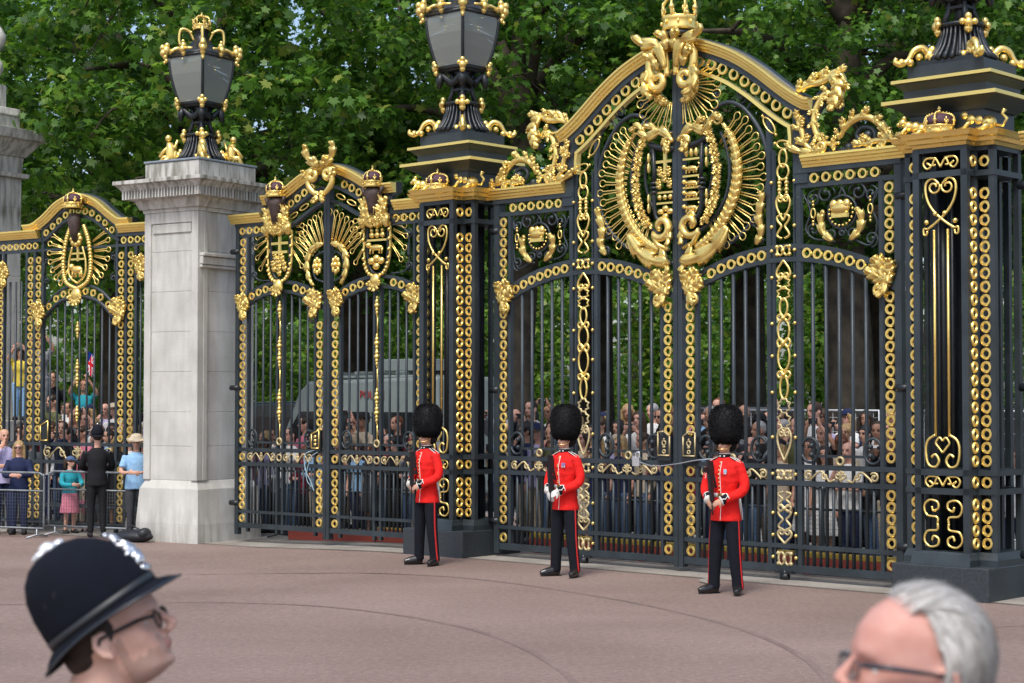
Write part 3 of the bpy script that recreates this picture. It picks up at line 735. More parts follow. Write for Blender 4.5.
# ------------------------------------------------------------------ side gate
def side_leaf(sg, label, leftm):
    root = thing('gate_leaf', label, 'gate', SID.at(-2.14), SID.rz, 'side gate leaves')
    T = lambda p: (sg*p[0], p[1], p[2])
    at = arch_f(1.05, .86, 4.07, .24); ab = arch_f(1.05, .86, 3.92, .24)
    f = MB(T)
    f.box(.004, .065, -.05, .05, .06, 5.45); vbar(f, .27, .1, at(.3), .02); vbar(f, 1.79, .1, 4.9, .02); vbar(f, 2.03, .05, 5.0, .04, .04)
    vbar(f, .985, .1, 3.95, .022); vbar(f, 1.115, .1, 3.95, .022)
    for z, h in ((.2, .04), (.42, .022), (1.18, .03), (1.41, .03)): hbar(f, .067, 2.06, z, h, .034)
    hbar(f, .36, 1.7, 1.53, .016, .02)
    for fn in (at, ab):
        pts = [(.07+1.94*i/26, fn(.07+1.94*i/26)) for i in range(27)]
        f.sweep(pts, [(-.026, -.034), (.026, -.034), (.026, .034), (-.026, .034)])
    hbar(f, 1.33, 2.06, 4.85, .026); f.box(1.3, 2.08, -.05, .05, 4.99, 5.045); f.box(1.28, 1.36, -.04, .04, 4.85, 5.42)
    part(f, 'frame', 'iron', root)
    for xs in [.27+.179*i for i in range(1, 4)] + [1.115+.169*i for i in range(1, 4)]:
        b = MB(T); b.tube([(xs, 0, .2), (xs, 0, ab(xs))], .02, 8); part(b, 'upright_bar', 'iron', root)
    for xs in [.27+.179*(i+.5) for i in range(0, 4)] + [1.115+.169*(i+.5) for i in range(0, 4)]:
        b = MB(T); b.tube([(xs, 0, .2), (xs, 0, 1.18)], .016, 8); part(b, 'short_bar', 'iron', root)
    for x in (.167, 1.91):
        r = MB(T)
        for i in range(13): r.ring(x, 1.56+i*.15, .0495, .0165, -.012, 16, 1.3)
        for i in range(5): r.ring(x, .52+i*.137, .0495, .0165, -.012, 16, 1.3)
        r.ring(x, .31, .0495, .0165, -.012, 16, 1.3); r.ring(x, 1.295, .0495, .0165, -.012, 16, 1.3)
        part(r, 'ring_column', 'gold', root)
    r = MB(T)
    for i in range(6): r.ring(1.91, 4.0+i*.148, .0495, .0165, -.012, 16, 1.3)
    part(r, 'ring_column', 'gold', root)
    r = MB(T)
    for i in range(4): r.ring(1.43+i*.165, 4.925, .0495, .0165, -.012, 16, 1.3)
    part(r, 'ring_row', 'gold', root)
    r = MB(T)
    for x in (.38, .54, .70, 1.38, 1.54, 1.70): r.ring(x, (at(x)+ab(x))/2, .05, .016, -.012, 16, 1.3)
    part(r, 'ring_row', 'gold', root)
    b = MB(T)
    for z in (3.62, 3.05, 2.85, 2.22, 2.0): 
        for dz, rr in ((.12, .02), (.07, .035), (.01, .05), (-.05, .032), (-.1, .025), (-.14, .012)): b.ell((1.05, -.03, z+dz), (rr, rr, .04), 8, 6)
    for z0, z1 in ((2.35, 2.72), (1.55, 1.88), (3.15, 3.5)): b.tube([(1.05, -.02, z0), (1.05, -.02, z1)], .011, 6)
    part(b, 'finial_column', 'gold', root)
    b = MB(T); b.ring(1.05, 1.55, .05, .016, -.03, 14); b.ring(1.05, 1.295, .05, .016, -.03, 14); part(b, 'centre_ring', 'gold_dull', root)
    c = MB(T)
    for x, d in ((.40, 1), (1.68, -1)):
        c.tube(at_y(arc(x, 1.60, .1, 20, 340, 22, .13) if d < 0 else arc(x, 1.60, .1, 160, -160, 22, .13), -.01), .018, 6)
        for q in (-1, 1): c.ell((x+d*.03, -.02, 1.60+q*.05), .032, 8, 6)
    part(c, 'lock_rail_scroll', 'iron', root)
    for a, b_ in ((.30, .98), (1.12, 1.8)):
        s_ = MB(T); scroll_panel(s_, a, b_, 1.215, 1.375, -.03, .011, 2, True); part(s_, 'scroll_frieze', 'gold_dull', root)
    for x, s2 in ((.167, 1), (1.91, -1)):
        c = MB(T); corner_leaf(c, x, 3.72, s2, 1.0); part(c, 'acanthus_spray', 'gold', root)
    # cornices
    c = MB(T); c.sweep([(1.42, 5.04), (2.16, 5.04)], GOLDP); part(c, 'cornice', 'gold', root)
    c = MB(T); c.sweep([(1.43, 5.04), (2.15, 5.04)], BACKP); part(c, 'cornice_back', 'iron', root)
    peak = cat([(.003, 5.70), (.2, 5.68), (.5, 5.57), (.8, 5.42), (1.0, 5.34), (1.18, 5.31), (1.42, 5.31)], 36)
    c = MB(T); c.sweep(peak, GOLDP); part(c, 'arched_cornice', 'gold', root)
    c = MB(T); c.sweep(peak, BACKP); part(c, 'cornice_back', 'iron', root)
    def off(P, dlt):
        out = []
        for i in range(len(P)):
            a, b2 = P[max(i-1, 0)], P[min(i+1, len(P)-1)]; L = math.dist(a, b2)
            out.append((max(.07, P[i][0] - dlt*(b2[1]-a[1])/L), P[i][1] + dlt*(b2[0]-a[0])/L))
        return out
    c = MB(T)
    for dd in (-.02, -.20, -.42): c.sweep(off(peak, dd), [(-.025, -.04), (.025, -.04), (.025, .04), (-.025, .04)])
    part(c, 'arched_rail', 'iron', root)
    r = MB(T); pk = off(peak, -.11); acc = 0; n = 0; tg = [.30+.17*i for i in range(5)]
    for i in range(len(pk)-1):
        sgm = math.dist(pk[i], pk[i+1])
        while n < len(tg) and tg[n] <= acc+sgm:
            t = (tg[n]-acc)/max(sgm, 1e-6); r.ring(pk[i][0]*(1-t)+pk[i+1][0]*t, pk[i][1]*(1-t)+pk[i+1][1]*t, .052, .0165, -.012, 16, 1.3); n += 1
        acc += sgm
    part(r, 'ring_arc', 'gold', root)
    c = MB(T)
    for i, q in enumerate((10, 15, 20)):
        p = off(peak, -.31)[q]; a = math.radians(-22); l = .10
        c.tube([(p[0] + l*math.cos(2*PI*k/14)*math.cos(a) - .035*math.sin(2*PI*k/14)*math.sin(a), -.03, p[1] + l*math.cos(2*PI*k/14)*math.sin(a) + .035*math.sin(2*PI*k/14)*math.cos(a)) for k in range(14)], .011, 6, 1, True)
    part(c, 'loop_ornament', 'gold', root)
    # shell rays
    c = MB(T); ray_fan(c, -.02, 4.2, [(86-i*8.2, .42, .96-.012*i, .045) for i in range(0, 7)], -.02, .009)
    part(c, 'shell_rays', 'gold', root)
    c = MB(T); its = cat([(.09, 4.62), (.3, 4.56), (.42, 4.38), (.4, 4.15), (.3, 3.98)], 22)
    c.tube(at_y(its, -.03), .022, 7); c.leaf(its, .06, 9, -.05, .03, 0, .02)
    for k in range(8):
        a = k*PI/4; c.ell((.2+.07*math.cos(a), -.05, 4.28+.1*math.sin(a)), (.03, .03, .045), 7, 5)
    c.ell((.2, -.06, 4.28), .05, 8, 6)
    part(c, 'wreath', 'gold', root)
    c = MB(T); c.tube(at_y(cat([(.10, 4.5), (.25, 4.45), (.33, 4.3), (.28, 4.1), (.1, 4.03)], 18), -.01), .018, 6)
    iron_scroll(c, 1.66, 4.68, .08, 90, 1.2, .013, -1); iron_scroll(c, 1.66, 4.2, .08, -90, 1.2, .013, 1); c.tube(at_y(cat([(1.4, 4.83), (1.62, 4.72), (1.68, 4.45), (1.62, 4.15), (1.3, 4.1)], 20), 0), .014, 6)
    c.box(1.66, 1.70, -.03, .0, 4.36, 4.54); c.tube(at_y(cat([(.75, 4.0), (.95, 4.1), (.8, 4.25)], 12), 0), .015, 6)
    part(c, 'scrollwork', 'iron', root)
    # crest: bordered shield
    def shield(mb, w, z0, z1, n=30):
        out = []
        for sg2 in (1, -1):
            pts = cat([(0, z0), (sg2*w*.6, z0+.08*(z1-z0)), (sg2*w*.95, z0+.35*(z1-z0)), (sg2*w, z1-.05), (sg2*w*.96, z1)], n)
            out.append(pts)
        return out
    c = MB(T)
    for pts in shield(c, .27, 4.06, 4.86):
        P = [(1.05+x, z) for x, z in pts]
        for i in range(len(P)): 
            if i % 2 == 0: c.ell((P[i][0], -.06, P[i][1]), (.032, .03, .03), 7, 5)
        c.tube(at_y(P, -.035), .02, 6)
    part(c, 'shield_border', 'gold', root)
    c = MB(T)
    for pts in shield(c, .21, 4.1, 4.84): c.tube(at_y([(1.05+x, z) for x, z in pts], -.02), .022, 6)
    c.tube([(.84, -.02, 4.84), (1.26, -.02, 4.84)], .018, 6)
    part(c, 'shield_frame', 'iron_black', root)
    c = MB(T)
    if leftm:
        c.box(1.03, 1.075, -.05, -.02, 4.3, 4.83); c.box(.86, 1.24, -.045, -.02, 4.66, 4.7); c.box(.88, 1.22, -.045, -.02, 4.52, 4.56)
        for x, z in ((.93, 4.32), (1.17, 4.32), (1.05, 4.25), (.98, 4.42), (1.12, 4.42), (1.05, 4.36)): c.leaf([(x, z-.09), (x, z), (x+.02, z+.08)], .05, 3, -.04, .03, .03, .015, 12)
    else:
        c.box(.85, 1.25, -.045, -.02, 4.60, 4.63)
        for x in (.95, 1.06, 1.17): c.ell((x, -.045, 4.69), (.05, .03, .045), 8, 6); c.ell((x, -.045, 4.76), (.025, .03, .04), 8, 6)
        c.ell((1.05, -.05, 4.5), (.14, .04, .045), 10, 6); c.ell((.9, -.055, 4.54), .045, 8, 6)
        for x in (.93, .99, 1.12, 1.17): c.tube([(x, -.045, 4.5), (x-.02, -.045, 4.41)], .016, 5)
        for x, z in ((.95, 4.3), (1.15, 4.3), (1.05, 4.22), (1.05, 4.34)): c.ell((x, -.05, z), (.07, .04, .055), 8, 6)
    part(c, 'heraldic_charges', 'gold', root)
    c = MB(T)
    for q in (-1, 1): ray_fan(c, 1.05, 4.9, [(-90+q*(38+i*14), .34, .80-.07*i, .04) for i in range(5)], -.01, .008)
    part(c, 'ray_fan', 'gold', root)
    c = MB(T); rg = random.Random(5)
    for k in range(9):
        x = .78+k*.068; c.leaf([(1.05, 4.88), ((1.05+x)/2, 4.93+.03*(k % 2)), (x, 4.88+.11*(k % 3))], .065, 3, -.08-.01*(k % 3), .04, .06, .02, 12)
    for pts in ([(.82, 4.95), (.84, 5.1), (.78, 5.25)], [(1.28, 4.95), (1.27, 5.1), (1.33, 5.25)], [(.9, 5.0), (.88, 5.15), (.93, 5.3)], [(1.2, 5.0), (1.22, 5.15), (1.16, 5.32)]):
        c.leaf(pts, .055, 3, -.10, .04, .03, .02, 14)
    c.leaf([(.80, 4.80), (.84, 4.98), (.98, 5.08), (1.05, 5.0)], .09, 5, -.10, .05, .04); c.leaf([(1.30, 4.80), (1.26, 4.98), (1.12, 5.08), (1.05, 5.0)], .09, 5, -.10, .05, .04); c.leaf([(.78, 5.0), (.92, 4.92), (1.05, 4.84)], .09, 5, -.09, .05, .02); c.leaf([(1.32, 5.0), (1.18, 4.92), (1.05, 4.84)], .09, 5, -.09, .05, .02)
    for k in range(10): c.ell((.85+.04*k+rg.uniform(-.01, .01), -.12, 4.95+rg.uniform(-.05, .08)), .038, 7, 5)
    part(c, 'mantling', 'gold', root)
    c = MB(T); c.loft([(1.05, -.12, 4.98, .07, .06), (1.05, -.13, 5.12, .09, .08), (1.05, -.14, 5.24, .12, .1), (1.05, -.14, 5.33, .14, .11), (1.05, -.14, 5.4, .1, .08)], 14)
    c.tube([(.9, -.14, 5.28), (.84, -.14, 5.4)], .03, 6); c.tube([(1.2, -.14, 5.28), (1.26, -.14, 5.4)], .03, 6)
    part(c, 'helm', 'brownfig', root)
    o = crown(None, 'crest_crown', 1.05*sg, -.14, 5.40, .14, .32, root, True)
    c = MB(T); c.ell((1.05, -.07, 4.0), (.10, .06, .11), 10, 8)
    for k in range(5): a = math.radians(200+k*35); c.leaf([(1.05, 4.02), (1.05+.08*math.cos(a), 4.0+.08*math.sin(a)), (1.05+.15*math.cos(a), 4.0+.17*math.sin(a))], .04, 3, -.09, .03, .03, .02, 12)
    part(c, 'mask', 'gold', root)
    # crest volutes over the middle
    c = MB(T)
    c.tube(at_y(spiral(.15, 5.68, .03, .10, 0, 420, 24) + cat([(.22, 5.74), (.26, 5.55), (.16, 5.42), (.05, 5.36)], 16)[1:], -.2), [.025, .04, .045, .05, .05, .035], 8, .8)
    for pts, w in (([(.1, 5.8), (.24, 5.92), (.3, 6.06), (.28, 6.16)], .065), ([(.05, 5.78), (.1, 5.9), (.2, 5.92)], .05), ([(.05, 5.42), (.06, 5.32), (.12, 5.24)], .05), ([(.2, 5.6), (.3, 5.66), (.34, 5.76)], .05)):
        c.leaf(pts, w, 4, -.2, .045, .05, .025, 16)
    part(c, 'crest_volute', 'gold', root)
    c = MB(T)
    for z in (.55, 2.4, 4.6): c.tube([(2.0, -.02, z), (2.18, -.02, z)], .045, 8)
    part(c, 'hinge_strap', 'iron_black', root)
    return root
sl = side_leaf(-1, 'left leaf of the smaller side gate, next to the pale stone pillar', True)
sr = side_leaf(1, 'right leaf of the smaller side gate, lion on its gold shield', False)
c = MB(); c.box(-.30, -.09, -.08, -.036, 1.42, 1.74); lb = c.build('lock_box', M['iron_black'], sl)
c = MB()
for a, b in (((-.28, 1.46), (-.12, 1.46)), ((-.28, 1.46), (-.28, 1.68)), ((-.12, 1.46), (-.12, 1.74)), ((-.28, 1.68), (-.12, 1.74))): c.tube([(a[0], -.085, a[1]), (b[0], -.085, b[1])], .011, 6)
for z in (1.52, 1.58, 1.64): c.ell((-.2, -.085, z), (.03, .02, .025), 8, 6)
c.build('lock_plate', M['gold'], lb)

# ------------------------------------------------------------------ next gate beyond the right pier
nx = thing('gate_leaf', 'dark iron gate edge at the right border of the picture, past the near pier', 'gate', CEN.at(.86), CEN.rz)
c = MB(); c.box(.0, .09, -.045, .045, .05, 4.98); c.box(.3, .34, -.03, .03, .1, 4.9)
for z in (.15, .42, 1.13, 1.46, 4.83): c.box(.09, 2.2, -.034, .034, z-.03, z+.03)
c.build('frame', M['iron'], nx)
c = MB()
for i in range(13): c.ring(.2, 1.62+i*.148, ring_r, ring_t, -.012, 16, 1.3)
for i in range(6): c.ring(.2, 4.0+i*.143, ring_r, ring_t, -.012, 16, 1.3)
for i in range(5): c.ring(.2, .51+i*.134, ring_r, ring_t, -.012, 16, 1.3)
c.build('ring_column', M['gold'], nx)
c = MB(); c.sweep([(-.1, 5.04), (2.3, 5.04)], GOLDP); c.build('cornice', M['gold'], nx)
c = MB(); corner_leaf(c, .2, 3.68, 1, 1.1); c.build('acanthus_spray', M['gold'], nx)
for i in range(8):
    c = MB(); c.tube([(.5+i*.186, 0, .14), (.5+i*.186, 0, 4.8)], .021, 8); c.build('upright_bar', M['iron'], nx)
c = MB()
for z in (.5, 2.35, 4.6): c.tube([(-.16, -.02, z), (.03, -.02, z)], .05, 8)
part(c, 'hinge_strap', 'iron_black', nx)

# ------------------------------------------------------------------ far left screen with a small arched wicket
def left_screen():
    root = thing('railing_screen', 'railing screen left of the stone pillar with an arched gold topped gateway', 'railings', LEF.at(0), LEF.rz)
    f = MB()
    for x in (-2.84, -2.64, -2.44, -.66, -.45, -.22): vbar(f, x, -.05, 5.0 if x not in (-2.44, -.66) else 5.2, .028)
    for a, b in ((-5.2, -2.45), (-.65, .2)):
        hbar(f, a, b, 4.83, .026); f.box(a, b, -.05, .05, 4.98, 5.045)
    for z in (.08, .38, 1.13, 1.44): hbar(f, -5.2, .2, z, .03)
    hbar(f, -2.44, -.66, 4.83, .02)
    wz = lambda x: 3.98 - .42*abs((x+1.57)/.87)**2.6
    f.tube(at_y([(-2.44+1.74*i/24, wz(-2.44+1.74*i/24)) for i in range(25)], -.02), .035, 8)
    f.tube(at_y([(-2.44+1.76*i/24, wz(-2.44+1.76*i/24)+.2) for i in range(25)], -.0), .028, 8)
    for x in (-3.42, -3.55, -5.1): vbar(f, x, -.05, 4.9, .022)
    part(f, 'frame', 'iron', root)
    for x in [-2.44+.178*i for i in range(1, 10)]:
        b = MB(); b.tube([(x, 0, .08), (x, 0, wz(x))], .02, 8); part(b, 'upright_bar', 'iron', root)
    for x in [-2.84-.145*i for i in range(1, 4)] + [-3.6-.16*i for i in range(1, 9)] + [-.12, .02]:
        b = MB(); b.tube([(x, 0, .08), (x, 0, 4.3)], .02, 8); part(b, 'upright_bar', 'iron', root)
    for x in (-2.74, -2.54, -.555, -.335, -3.485):
        r = MB()
        for i in range(22 if x > -3 else 19): r.ring(x, 1.55+i*.148, .0485, .0165, -.012, 16, 1.3)
        for i in range(7): r.ring(x, .2+i*.137, .0485, .0165, -.012, 16, 1.3)
        part(r, 'ring_column', 'gold', root)
    r = MB()
    for i in range(17): r.ring(-2.62-.16*i, 4.915, .0485, .0165, -.012, 16, 1.3)
    for i in range(4): r.ring(-.5+.16*i, 4.915, .0485, .0165, -.012, 16, 1.3)
    part(r, 'ring_row', 'gold', root)
    r = MB()
    for i in range(9): x = -2.28+.178*i; r.ring(x, wz(x)+.1, .05, .016, -.012, 16, 1.3)
    part(r, 'ring_arc', 'gold', root)
    for a, b in ((-5.2, -2.52), (-.60, .25)): 
        c = MB(); c.sweep([(a, 5.04), (b, 5.04)], GOLDP); part(c, 'cornice', 'gold', root)
    pk = cat([(-2.86, 5.14), (-2.6, 5.16), (-2.3, 5.3), (-1.95, 5.53), (-1.57, 5.62), (-1.2, 5.53), (-.85, 5.3), (-.6, 5.16), (-.32, 5.14)], 48)
    c = MB(); c.sweep(pk, GOLDP); part(c, 'arched_cornice', 'gold', root)
    c = MB(); c.sweep(pk, BACKP); part(c, 'cornice_back', 'iron', root)
    c = MB()
    for dd in (-.03, -.24): c.sweep([(x, z+dd) for x, z in pk if -2.5 < x < -.6], [(-.025, -.04), (.025, -.04), (.025, .04), (-.025, .04)])
    part(c, 'arched_rail', 'iron', root)
    r = MB()
    for i in range(11):
        x = -2.36+.158*i; z = min(pk, key=lambda p: abs(p[0]-x))[1]-.14; r.ring(x, z, .0485, .0165, -.012, 16, 1.3)
    part(r, 'ring_arc', 'gold', root)
    c = MB()
    for q in (-1, 1):
        ray_fan(c, -1.57, 4.75+.0, [(90-q*(62+i*13), .38, .78-.01*i, .045) for i in range(7)], -.02, .012)
    part(c, 'ray_fan', 'gold', root)
    c = MB()
    for q in (-1, 1):
        P = cat([(-1.57, 4.12), (-1.57+q*.26, 4.25), (-1.57+q*.33, 4.55), (-1.57+q*.27, 4.95), (-1.57+q*.16, 5.2)], 30)
        for x, z in P: c.ell((x, -.06, z), (.045, .04, .035), 7, 5)
        P2 = cat([(-1.57, 4.22), (-1.57+q*.18, 4.35), (-1.57+q*.2, 4.6), (-1.57+q*.12, 4.85)], 20)
        c.tube(at_y(P2, -.05), .02, 6)
    for k in range(8): a = k*PI/4; c.ell((-1.57+.1*math.cos(a), -.08, 4.98+.09*math.sin(a)), .05, 7, 5)
    part(c, 'crest_border', 'gold', root)
    c = MB(); c.box(-1.72, -1.42, -.05, -.02, 4.72, 4.75); c.box(-1.59, -1.55, -.05, -.02, 4.6, 4.86); c.box(-1.74, -1.40, -.05, -.02, 4.62, 4.65)
    c.ell((-1.57, -.06, 4.45), (.14, .05, .07), 10, 7); c.ell((-1.68, -.07, 4.5), .06, 8, 6)
    for x in (-1.67, -1.6, -1.5, -1.46): c.tube([(x, -.06, 4.44), (x, -.06, 4.32)], .022, 6)
    part(c, 'heraldic_charges', 'gold', root)
    c = MB(); c.loft([(-1.57, -.1, 4.95, .06, .06), (-1.57, -.12, 5.1, .09, .08), (-1.57, -.14, 5.3, .13, .1), (-1.57, -.12, 5.42, .08, .08)], 14); part(c, 'helm', 'brownfig', root)
    crown(None, 'crest_crown', -1.57, -.16, 5.5, .16, .34, root, True)
    for x, s2 in ((-2.54, 1), (-.5, -1), (-3.45, 1), (-.12, 1)):
        c = MB(); corner_leaf(c, x, 3.72 if x in (-2.54, -.5) else 4.45, s2, 1.05); part(c, 'acanthus_spray', 'gold', root)
    c = MB(); c.ell((-1.57, -.07, 4.02), (.12, .06, .12), 10, 8); 
    for k in range(6): a = math.radians(190+k*32); c.leaf([(-1.57, 4.02), (-1.57+.1*math.cos(a), 4.0+.1*math.sin(a)), (-1.57+.17*math.cos(a), 4.0+.18*math.sin(a))], .045, 3, -.09, .03, .03, .02, 12)
    part(c, 'mask', 'gold', root)
    b = MB()
    for z in (3.4, 2.75, 2.55, 1.95):
        for dz, rr in ((.12, .02), (.07, .035), (.01, .05), (-.05, .032), (-.1, .025)): b.ell((-1.57, -.03, z+dz), (rr, rr, .04), 8, 6)
    part(b, 'finial_column', 'gold', root)
    c = MB()
    for x, z in ((-2.36, 4.65), (-2.36, 4.3), (-.76, 4.65), (-.76, 4.3)): iron_scroll(c, x, z, .07, 90, 1.2, .013, 1)
    c.ring(-.7, 4.5, .02, .012, -.02, 10, 1, 6, 5); c.ring(-2.42, 4.5, .02, .012, -.02, 10, 1, 6, 5)
    part(c, 'scrollwork', 'iron', root)
    c = MB(); scroll_panel(c, -2.4, -.7, 1.165, 1.41, -.03, .016, 3); part(c, 'scroll_frieze', 'gold_dull', root)
    c = MB(); c.box(-2.42, -2.2, -.08, -.03, 1.46, 1.85); lbx = part(c, 'lock_box', 'iron_black', root)
    c = MB(); 
    for a, b in (((-2.4, 1.5), (-2.22, 1.5)), ((-2.4, 1.5), (-2.4, 1.76)), ((-2.22, 1.5), (-2.22, 1.84)), ((-2.4, 1.76), (-2.22, 1.84))): c.tube([(a[0], -.085, a[1]), (b[0], -.085, b[1])], .012, 6)
    part(c, 'lock_plate', 'gold', lbx)
    return root
left_screen()
# ------------------------------------------------------------------ iron piers
def gold_figure(mb, x, y, z, q=1, sc=1.0, ang=0):
    """small crouching lion: haunch, chest, head, paws"""
    R = Matrix.Rotation(ang, 3, 'Z')
    def P(a, b, c): v = R @ Vector((a*sc*q, b*sc, c*sc)); return (x+v.x, y+v.y, z+v.z)
    mb.ell(P(.10, 0, .10), .10*sc, 10, 8); mb.ell(P(0, 0, .14), .09*sc, 10, 8); mb.ell(P(-.11, 0, .16), .085*sc, 10, 8)
    mb.ell(P(-.20, 0, .22), .07*sc, 10, 8); mb.ell(P(-.27, 0, .20), .035*sc, 8, 6); mb.ell(P(-.18, 0, .29), .04*sc, 8, 6)
    mb.tube([P(-.12, .05, .14), P(-.2, .06, .06), P(-.3, .06, .02)], [.035*sc, .028*sc, .03*sc], 7); mb.tube([P(-.12, -.05, .14), P(-.2, -.06, .06), P(-.3, -.06, .02)], [.035*sc, .028*sc, .03*sc], 7)
    mb.tube([P(.12, -.06, .08), P(.05, -.09, .03), P(-.03, -.09, .02)], [.05*sc, .035*sc, .03*sc], 7)
    mb.tube([P(.17, 0, .08), P(.28, 0, .05), P(.33, 0, .14), P(.27, 0, .2), P(.3, 0, .26)], [.025*sc, .02*sc, .02*sc, .02*sc, .035*sc], 7)
def iron_pier(u, label):
    root = thing('iron_pier', label, 'gate pier', CEN.at(u), CEN.rz, 'iron piers of the central gate')
    b = MB(); b.box(-.6, .6, -.6, .6, -.05, .37); bevel(b.build('base_block', M['granite'], root), .012)
    p = MB()
    p.frus(0, 0, .37, .44, .585, .36, .585, .36); p.frus(0, 0, .44, .52, .585, .36, .56, .32); p.frus(0, -.2, .372, .438, .37, .36, .37, .36); p.frus(0, -.2, .44, .52, .37, .36, .34, .32)
    p.frus(0, -.0, .372, .5, .37, .585, .35, .55)
    # corner posts of the shaft
    for x in (-.3, .3):
        p.box(x-.04, x+.04, -.525, -.45, .5, 5.04); p.box(x-.035, x+.035, .45, .52, .5, 5.04)
    for x in (-.525, .525):
        for y in (-.285, .285): p.box(x-.035, x+.035, y-.035, y+.035, .5, 5.04)
    for x in (-.3, .3):
        for y in (-.285, .285): p.box(x-.025, x+.025, y-.03, y+.03, .5, 5.04)
    for z in (1.19, 1.40, 4.74):
        p.box(-.335, .335, -.525, .525, z-.035, z+.035); p.box(-.57, .57, -.33, .33, z-.032, z+.032)
    p.box(-.335, .335, -.52, .52, 4.99, 5.04); p.box(-.56, .56, -.32, .32, 4.992, 5.038)
    part(p, 'shaft_frame', 'iron', root)
    # dark lattice core behind the panels
    k = MB()
    for x in (-.17, 0, .17): k.tube([(x, -.25, .5), (x, -.25, 5.0)], .022, 6)
    for x in (-.2, .2):
        for y in (-.1, .1): k.tube([(x, y, .5), (x, y, 5.0)], .05, 8)
    k.box(-.22, .22, .18, .24, .5, 5.0)
    part(k, 'core_bars', 'iron_black', root)
    # ring columns
    def rc(x, y, face):
        r = MB()
        zs = [.62+i*.143 for i in range(4)] + [1.295] + [1.53+i*.149 for i in range(21)] + [4.87]
        for z in zs:
            if face == 'f': r.flat_ring((x, y-.012, z), .033, .069, .014, (1, 0, 0), (0, -1, 0), 20)
            else: r.flat_ring((x+(.01 if x > 0 else -.01), y, z), .033, .069, .014, (0, 1, 0), (1 if x > 0 else -1, 0, 0), 20)
        part(r, 'ring_column', 'gold', root)
    rc(.44, -.3, 'f'); rc(-.44, -.3, 'f'); rc(.335, -.395, 's'); rc(-.335, -.395, 's')
    # front panel of scrolls
    y = -.5; g = MB(); t = .016
    for q in (-1, 1):
        # heart
        g.tube(at_y(spiral(q*.085, 4.60, .03, .078, 180 if q > 0 else 0, (-200 if q > 0 else 380), 20), y), t*.85, 6)
        g.tube(at_y(cat([(q*.02, 4.63), (q*.1, 4.70), (q*.185, 4.64), (q*.175, 4.48), (q*.09, 4.33), (-q*.06, 4.20), (-q*.17, 4.13)], 30), y), t, 6)
        g.tube(at_y(cat([(q*.17, 4.13), (q*.215, 4.14), (q*.215, 4.07), (q*.18, 4.07), (q*.17, 4.11)], 14), y), t*.8, 6)
        g.ell((q*.06, y-.02, 4.30), .028, 8, 6); g.ell((q*.18, y, 4.21), .03, 8, 6)
        # long rods
        g.tube([(q*.085, y, 4.12), (q*.085, y, 1.80)], t, 6)
        # lower lyre
        g.tube(at_y(cat([(q*.085, 1.82), (q*.18, 1.76), (q*.21, 1.64), (q*.18, 1.49), (q*.09, 1.46), (q*.045, 1.53), (q*.09, 1.60), (q*.14, 1.57)], 30), y), t, 6)
        g.tube(at_y(cat([(q*.0, 1.62), (q*.05, 1.68), (q*.085, 1.73), (q*.04, 1.79), (0, 1.75)], 16), y), t*.8, 6)
        # frieze pair
        for zc in (1.295, 4.87):
            g.tube(at_y(cat([(0, zc-.05), (q*.06, zc+.05), (q*.1, zc-.02), (q*.06, zc-.02)], 14), y), t*.8, 6)
            g.tube(at_y(cat([(q*.05, zc+.055), (q*.17, zc+.06), (q*.215, zc), (q*.17, zc-.06), (q*.12, zc-.03), (q*.17, zc+.01)], 22), y), t*.85, 6)
        # bottom panel
        for zc, f in ((1.0, 1), (.66, -1)):
            g.tube(at_y(cat([(q*.07, .83), (q*.075, zc-f*.1), (q*.2, zc-f*.08), (q*.235, zc+f*.02), (q*.17, zc+f*.09), (q*.07, zc+f*.07), (q*.06, zc-f*.0), (q*.12, zc-f*.03), (q*.14, zc+f*.02)], 34), y), t*.9, 6)
    part(g, 'scroll_panel', 'gold', root)
    # crowning
    c = MB()
    def stepc(hx, hy, z0, m=1):
        pr = [(0, .0), (.035, .02), (.045, .045), (.085, .055), (.10, .085), (.135, .10), (.16, .115)]
        for i in range(len(pr)-1):
            c.frus(0, 0, z0+pr[i][0], z0+pr[i+1][0], hx+pr[i][1], hy+pr[i][1], hx+pr[i+1][1], hy+pr[i+1][1])
    stepc(.33, .53, 5.045); stepc(.57, .34, 5.042)
    part(c, 'gold_cornice', 'gold', root)
    k = MB(); k.box(-.46, .46, -.36, .36, 5.19, 5.45)
    for i in range(6): 
        a = i/6; b2 = (i+1)/6
        k.frus(0, 0, 5.45+.13*a, 5.45+.13*b2, .50+.19*a**1.6, .38+.17*a**1.6, .50+.19*b2**1.6, .38+.17*b2**1.6)
    k.box(-.52, .52, -.40, .40, 5.625, 5.74)
    for i in range(4): a = i/4; b2 = (i+1)/4; k.frus(0, 0, 5.74+.08*a, 5.74+.08*b2, .52+.08*a, .40+.08*a, .52+.08*b2, .40+.08*b2)
    k.box(-.48, .48, -.38, .38, 5.87, 6.02)
    part(k, 'stepped_cap', 'iron', root)
    k = MB(); k.box(-.715, .715, -.57, .57, 5.58, 5.622); k.box(-.625, .625, -.505, .505, 5.825, 5.862); part(k, 'gilt_edge', 'gold', root)
    gy = -.5
    crown(None, 'relief_crown', -.02, gy+.02, 5.2, .16, .30, root, True)
    g = MB(); gold_figure(g, -.33, gy+.04, 5.2, 1, .75, .2); part(g, 'lion_figure', 'gold', root)
    g = MB(); gold_figure(g, .40, gy+.2, 5.2, 1, .9, .1); part(g, 'unicorn_figure', 'gold', root)
    return root
iron_pier(0, 'near right iron pier, topped by a lantern cut off at the picture edge')
iron_pier(-8, 'iron pier between the side gate and the tall central gate')

